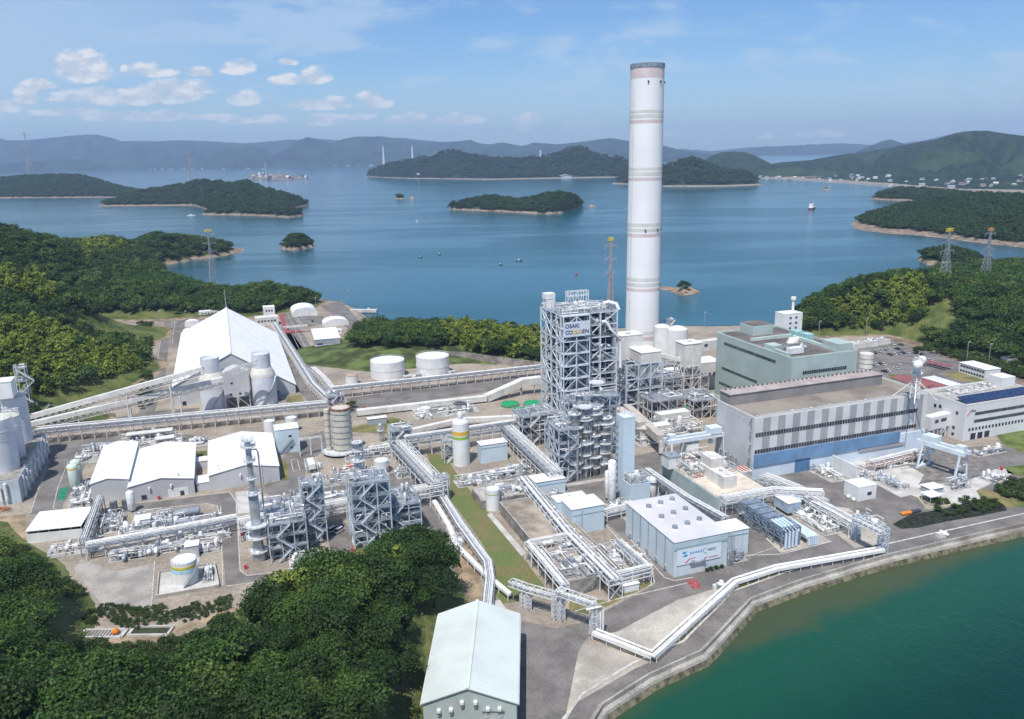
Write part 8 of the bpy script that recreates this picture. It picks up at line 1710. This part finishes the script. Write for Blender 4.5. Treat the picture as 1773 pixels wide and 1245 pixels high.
# ================================================================== pylons, boats, far towers and houses
def pylon(label, px, py, ptop, base_w, topm=None, group='power pylons', z=0.0, arms=6, D=None, mt=None):
    p = Q(px, py, D) if D else P(px, py, z); z = p.z; lo, hi = 5, 200
    for _ in range(40):
        m_ = (lo + hi) / 2
        if proj(p.x, p.y, z + m_)[1] > ptop: lo = m_
        else: hi = m_
    H_ = lo; t = empty('power_pylon', label, 'pylon', (p.x, p.y, z - 1), R(25), group); w0, w1 = base_w, base_w * .16; mt = mt or GALV; wd = max(.26, H_ * .006)
    def cw(k): return (w0 + (w1 - w0) * min(1, k * 1.25)) / 2
    mb = MB(); n = 12
    for i in range(n):
        a, b2 = cw(i / n), cw((i + 1) / n); z0, z1 = H_ * i / n, H_ * (i + 1) / n; C_ = [(-1, -1), (1, -1), (1, 1), (-1, 1)]
        for k in range(4):
            c, d = C_[k], C_[(k + 1) % 4]; mb.bar((c[0] * a, c[1] * a, z0), (c[0] * b2, c[1] * b2, z1), wd); mb.bar((c[0] * a, c[1] * a, z0), (d[0] * b2, d[1] * b2, z1), wd * .6); mb.bar((d[0] * a, d[1] * a, z0), (c[0] * b2, c[1] * b2, z1), wd * .6); mb.bar((c[0] * b2, c[1] * b2, z1), (d[0] * b2, d[1] * b2, z1), wd * .6)
    mb.build('tower', mt, t)
    for k in range(arms // 2):
        z0 = H_ * (.94 - k * .14)
        for s in (-1, 1): mb = MB(); L_ = base_w * .75 + 1; mb.bar((0, 0, z0), (s * L_, 0, z0 + 1), wd); mb.bar((0, 0, z0 + 2.5), (s * L_, 0, z0 + 1), wd * .7); mb.bar((s * L_, 0, z0 + 1), (s * L_, 0, z0 - 2), .3); mb.build('cross_arm', mt, t)
    if topm: mb = MB(); mb.box((0, 0, H_ + .8), (base_w * .9, 1.2, .9)); mb.bar((-base_w * .5, 0, H_ + 2.2), (base_w * .5, 0, H_ + 2.2), .7); mb.box((0, 0, H_ + 2), (1.4, 1.4, 1.8)); mb.build('top_marker', topm, t)
    return t
PYR = mat('faded_red_steel', (.40, .37, .37), .1, 1)
pylon('lattice power pylon with yellow marker standing behind the left bay trees', 371, 503, 400, 8, YELLOW)
pylon('reddish lattice power pylon behind the boiler tower', 1056, 578, 415, 5.5, YELLOW, mt=PYR)
pylon('lattice power pylon with bright yellow top bar on the right hill', 1633, 500, 399, 8.5, YELLOW, D=640)
pylon('lattice power pylon with small orange tip on the far side of the right hill', 1704, 492, 398, 8, mat('orange_tip', (.6, .3, .1), .1, 1), D=720)
pylon('faint distant pylon on the wide left island', 333, 332, 262, 22, None, D=2950, mt=PYR, group='distant pylons')
pylon('faint small pylon on the ridge of the wide left island', 384, 314, 298, 12, None, D=3300, mt=PYR, group='distant pylons')
pylon('faint distant pylon against the clouds at the far left', 53, 300, 205, 28, None, D=4200, mt=PYR, group='distant pylons')
pylon('pale pylon on the right channel islet slope', 1709, 478, 440, 6, None, D=960, group='distant pylons')
for px, top, lab in ((665, 254, 'tall pale concrete chimney tower on the far shore, left one'), (715, 254, 'tall pale concrete chimney tower on the far shore, right one'), (936, 262, 'thin pale far tower above the middle island ridge'), (131, 272, 'tiny far white tower on the left mountain shore')):
    p = P(px, 288 if px < 1000 else 280, -2); H_ = Q(px, top, p.y).z; t = empty('far_tower', lab, 'tower', (p.x, p.y, -2)); mb = MB(); mb.lathe((0, 0, 0), [(16 if px < 800 and px > 600 else 8, 0), (8 if px > 600 else 5, H_)], 12); mb.build('shaft', mat('far_white', (.8, .8, .8), .02, .01), t); mb = MB(); mb.lathe((0, 0, H_), [(12, 0), (12, 10)], 10); mb.build('top', mat('far_white', (.8, .8, .8)), t)
# far waterfront blocks
FW = mat('far_block', (.55, .55, .54), .05, .02)
FW2 = mat('far_white', (.8, .8, .8))
rg = random.Random(3)
def house(px, py, W, D, H_, wm, rm, label, group, name='house', base=-3.0, dist=None):
    p = Q(px, py, dist) if dist else P(px, py, base); t = empty(name, label, 'house', (p.x, p.y, p.z if dist else base), rg.uniform(-.5, .5), group)
    gable(t, W, D, H_, H_ * 1.5, wm, rm, W * .05, .5, H_ * .08); return t
WMS = [mat('house_white', (.70, .69, .66), .05, .1), mat('house_cream', (.55, .50, .43), .05, .1), mat('house_grey', (.40, .40, .41), .05, .1)]
RMS = [mat('roof_dark', (.10, .10, .12), .1, .1), mat('roof_brown', (.22, .15, .12), .1, .1), mat('roof_blue', (.22, .28, .38), .1, .1), mat('roof_pale', (.55, .55, .55), .1, .1)]
for i in range(13):
    px = [600, 618, 636, 652, 672, 690, 704, 722, 738, 575, 560, 750, 640][i]; py = 287.5 - (i % 3); house(px, py, rg.uniform(30, 90), rg.uniform(20, 40), rg.uniform(6, 16), FW, FW, 'white industrial block on the far shore beside the pale towers', 'blocks on the far shore', 'far_block')
for i in range(16):
    house(rg.choice([rg.uniform(205, 290), rg.uniform(205, 480)]), 293, rg.uniform(20, 60), rg.uniform(15, 30), rg.uniform(5, 11), FW, FW, 'tiny white building on the far left shore', 'buildings on the far left shore', 'far_block')
TV = TOWNHILL[1]; rows_w = 14 + 7 + 1; ncol = len(TV) // rows_w
for i in range(120):
    c = rg.randint(2, ncol - 3); r = rg.choice([0, 1, 1, 1, 2, 2, 3]); v = Vector(TV[c * rows_w + r]); v2 = Vector(TV[(c + 1) * rows_w + r + 1]); p = v.lerp(v2, rg.random()); 
    px, py = proj(*p)
    if px > 1790 or (px > 1560 and rg.random() < .35): continue
    t = empty('house', 'small pale house in the village along the right shore', 'house', (p.x, p.y, max(-2.5, p.z - 1.5)), rg.uniform(0, 3), 'houses of the shore village'); s = rg.uniform(.55, 1.0) * (1.15 if r == 0 else 1)
    gable(t, 12 * s, 18 * s, 6 * s, 10 * s, rg.choice(WMS), rg.choice(RMS), .6, .5, .6)
struct(MB().bar(P(1370, 312, -2.2), P(1480, 319, -2.2), 8, 2.4).bar(P(1480, 319, -2.2), P(1640, 332, -2.2), 8, 2.4).bar(P(1640, 332, -2.2), P(1860, 337, -2.2), 8, 2.4).build('shore', CONCL))
house(972, 309, 60, 22, 14, FW, FW, 'white waterfront building on the middle island shore', 'island shore buildings'); house(722, 303, 18, 14, 8, FW, FW, 'pale house on the left slope of the middle island', 'island shore buildings', dist=4990)
# industrial islet works
V_ = INDUS[1]
for i in range(26):
    v = Vector(rg.choice(V_)); 
    if v.z < -1: v.z = 0
    t = empty('works_building', 'rust and white works building on the industrial islet', 'building', (v.x, v.y, max(0, v.z - 1)), rg.uniform(0, 3), 'works on the industrial islet'); gable(t, rg.uniform(12, 34), rg.uniform(10, 24), rg.uniform(6, 16), rg.uniform(16, 22), rg.choice([WMS[0], WMS[1], WMS[2], RUST]), rg.choice(RMS + [RUST]), .5, .5, .6)
p = P(461, 305); t = empty('works_chimney', 'thin works chimney on the industrial islet', 'chimney', (p.x, p.y, 0)); mb = MB(); mb.lathe((0, 0, 0), [(4, 0), (2.5, Q(461, 281, p.y).z)], 10); mb.build('shaft', FW, t)
# ships and buoys
p = P(1406, 362, -3); t = empty('cargo_ship', 'cargo ship with dark hull and white deckhouse in the right strait', 'ship', (p.x, p.y, -3), R(60)); Lh = 46
mb = MB(); prof = [(-Lh / 2, 4.5), (-Lh / 2 + 4, 5.5), (Lh / 2 - 12, 5.5), (Lh / 2 - 4, 3.2), (Lh / 2 + 2, 0)]; pl = [(x, y) for x, y in prof] + [(x, -y) for x, y in prof[::-1][1:]]; mb.prism(pl, -.5, 4); mb.build('hull', mat('ship_hull', (.16, .07, .07), .1, .3), t); mb = MB(); mb.prism([(x * .97, y * .9) for x, y in pl], 4, 5); mb.build('bulwark', WHITE, t)
mb = MB(); mb.box((-12, 0, 8), (10, 8, 7)); mb.box((-12, 0, 13), (7, 7, 3)); mb.build('deckhouse', WHITE, t); mb = MB(); mb.box((6, 0, 6), (20, 7, 2)); mb.build('hatch', STEELW, t); mb = MB(); mb.tube([(-10, 0, 14), (-10, 0, 21)], .4, 6); mb.tube([(17, 0, 5), (17, 0, 16)], .4, 6); mb.build('mast', STEELW, t); mb = MB(); mb.box((-15, 0, 15.5), (3, 2.4, 4)); mb.build('funnel', RED, t)
def boat(label, px, py, L_, m_, group='small boats', cab=True):
    p = P(px, py, -3); t = empty('small_boat', label, 'boat', (p.x, p.y, -3), rg.uniform(-.3, .3), group); mb = MB(); mb.prism([(-L_ / 2, -L_ * .14), (L_ * .25, -L_ * .15), (L_ / 2, 0), (L_ * .25, L_ * .15), (-L_ / 2, L_ * .14)], -.2, 1.0); mb.build('hull', m_, t)
    if cab: mb = MB(); mb.box((-L_ * .1, 0, 1.8), (L_ * .25, L_ * .18, 1.6)); mb.build('cabin', WHITE, t)
for px, py, L_, m_, lab in ((332, 373, 22, WHITE, 'white work boat beside the low left island'), (728, 446, 5, DARK, 'tiny dark boat, leftmost of four on the open water'), (761, 441, 5, DARK, 'tiny dark boat, second from the left on the open water'), (867, 459, 5, DARK, 'tiny dark boat, third from the left on the open water'), (899, 452, 8, DARK, 'tiny dark boat, rightmost of four on the open water'), (722, 383, 5, WHITE, 'tiny white boat below the small wooded island'), (640, 538, 9, CONC, 'pale boat moored by the jetty')):
    boat(lab, px, py, L_, m_)
p = P(998, 476, -3); t = empty('buoy', 'small red buoy floating behind the boiler tower', 'buoy', (p.x, p.y, -3)); mb = MB(); mb.lathe((0, 0, 0), [(1.8, 0), (1.8, 1), (.4, 1.4), (.3, 3)], 12); mb.build('float', RED, t)
# trees on the sand islet
for i, (px, py, s) in enumerate(((1177, 503, 7.5), (1183, 502, 9.5), (1191, 502, 7.5), (1187, 505, 6), (1141, 498, 4))):
    p = P(px, py, 0); t = tree(p.x, p.y, 0.0, s, .95, label=['left tree of the clump', 'tallest tree of the clump', 'right tree of the clump', 'low front tree of the clump', 'lone small tree at the left end'][i] + ' on the sandy islet', group='trees on the sandy islet')
# trees in the car park beds and lawns
for i, (px, py, s, lab) in enumerate(((1585, 612, 5, 'small yard tree left of the maroon shelter'), (1592, 614, 6, 'dark round yard tree left of the maroon shelter'), (1620, 606, 5, 'small tree on the bank behind the maroon shelter, left'), (1613, 612, 4.5, 'small tree on the bank behind the maroon shelter, right'), (1667, 620, 5, 'small tree at the hill foot behind the site office'), (1757, 640, 6, 'bushy tree at the right edge near the small curved roof'), (1770, 652, 6, 'bushy tree right of the site office'), (604, 712, 5, 'small dark tree beside the fat cream stack'), (611, 706, 4, 'low bush beside the fat cream stack'), (240, 636, 5, 'dark bush at the bend of the left side road'), (247, 640, 5, 'dark bush right at the bend of the left side road'))):
    p = P(px, py, 0); tree(p.x, p.y, 0, s, 1.2, label=lab, group='yard trees')
# ================================================================== haze
hb = MB(); hb.box((0, 8900, 300), (27000, 18500, 630))
hz = hb.build('haze', [])
hm = bpy.data.materials.new('haze_air'); hm.use_nodes = True; t = hm.node_tree; t.nodes.clear()
pv = t.nodes.new('ShaderNodeVolumePrincipled'); pv.inputs['Density'].default_value = 6.0e-5; pv.inputs['Color'].default_value = (.50, .68, 1, 1)
om = t.nodes.new('ShaderNodeOutputMaterial'); t.links.new(pv.outputs[0], om.inputs['Volume'])
hz.data.materials.append(hm); tag(hz, 'thin bluish summer haze over the strait and hills', 'haze', kind='stuff')
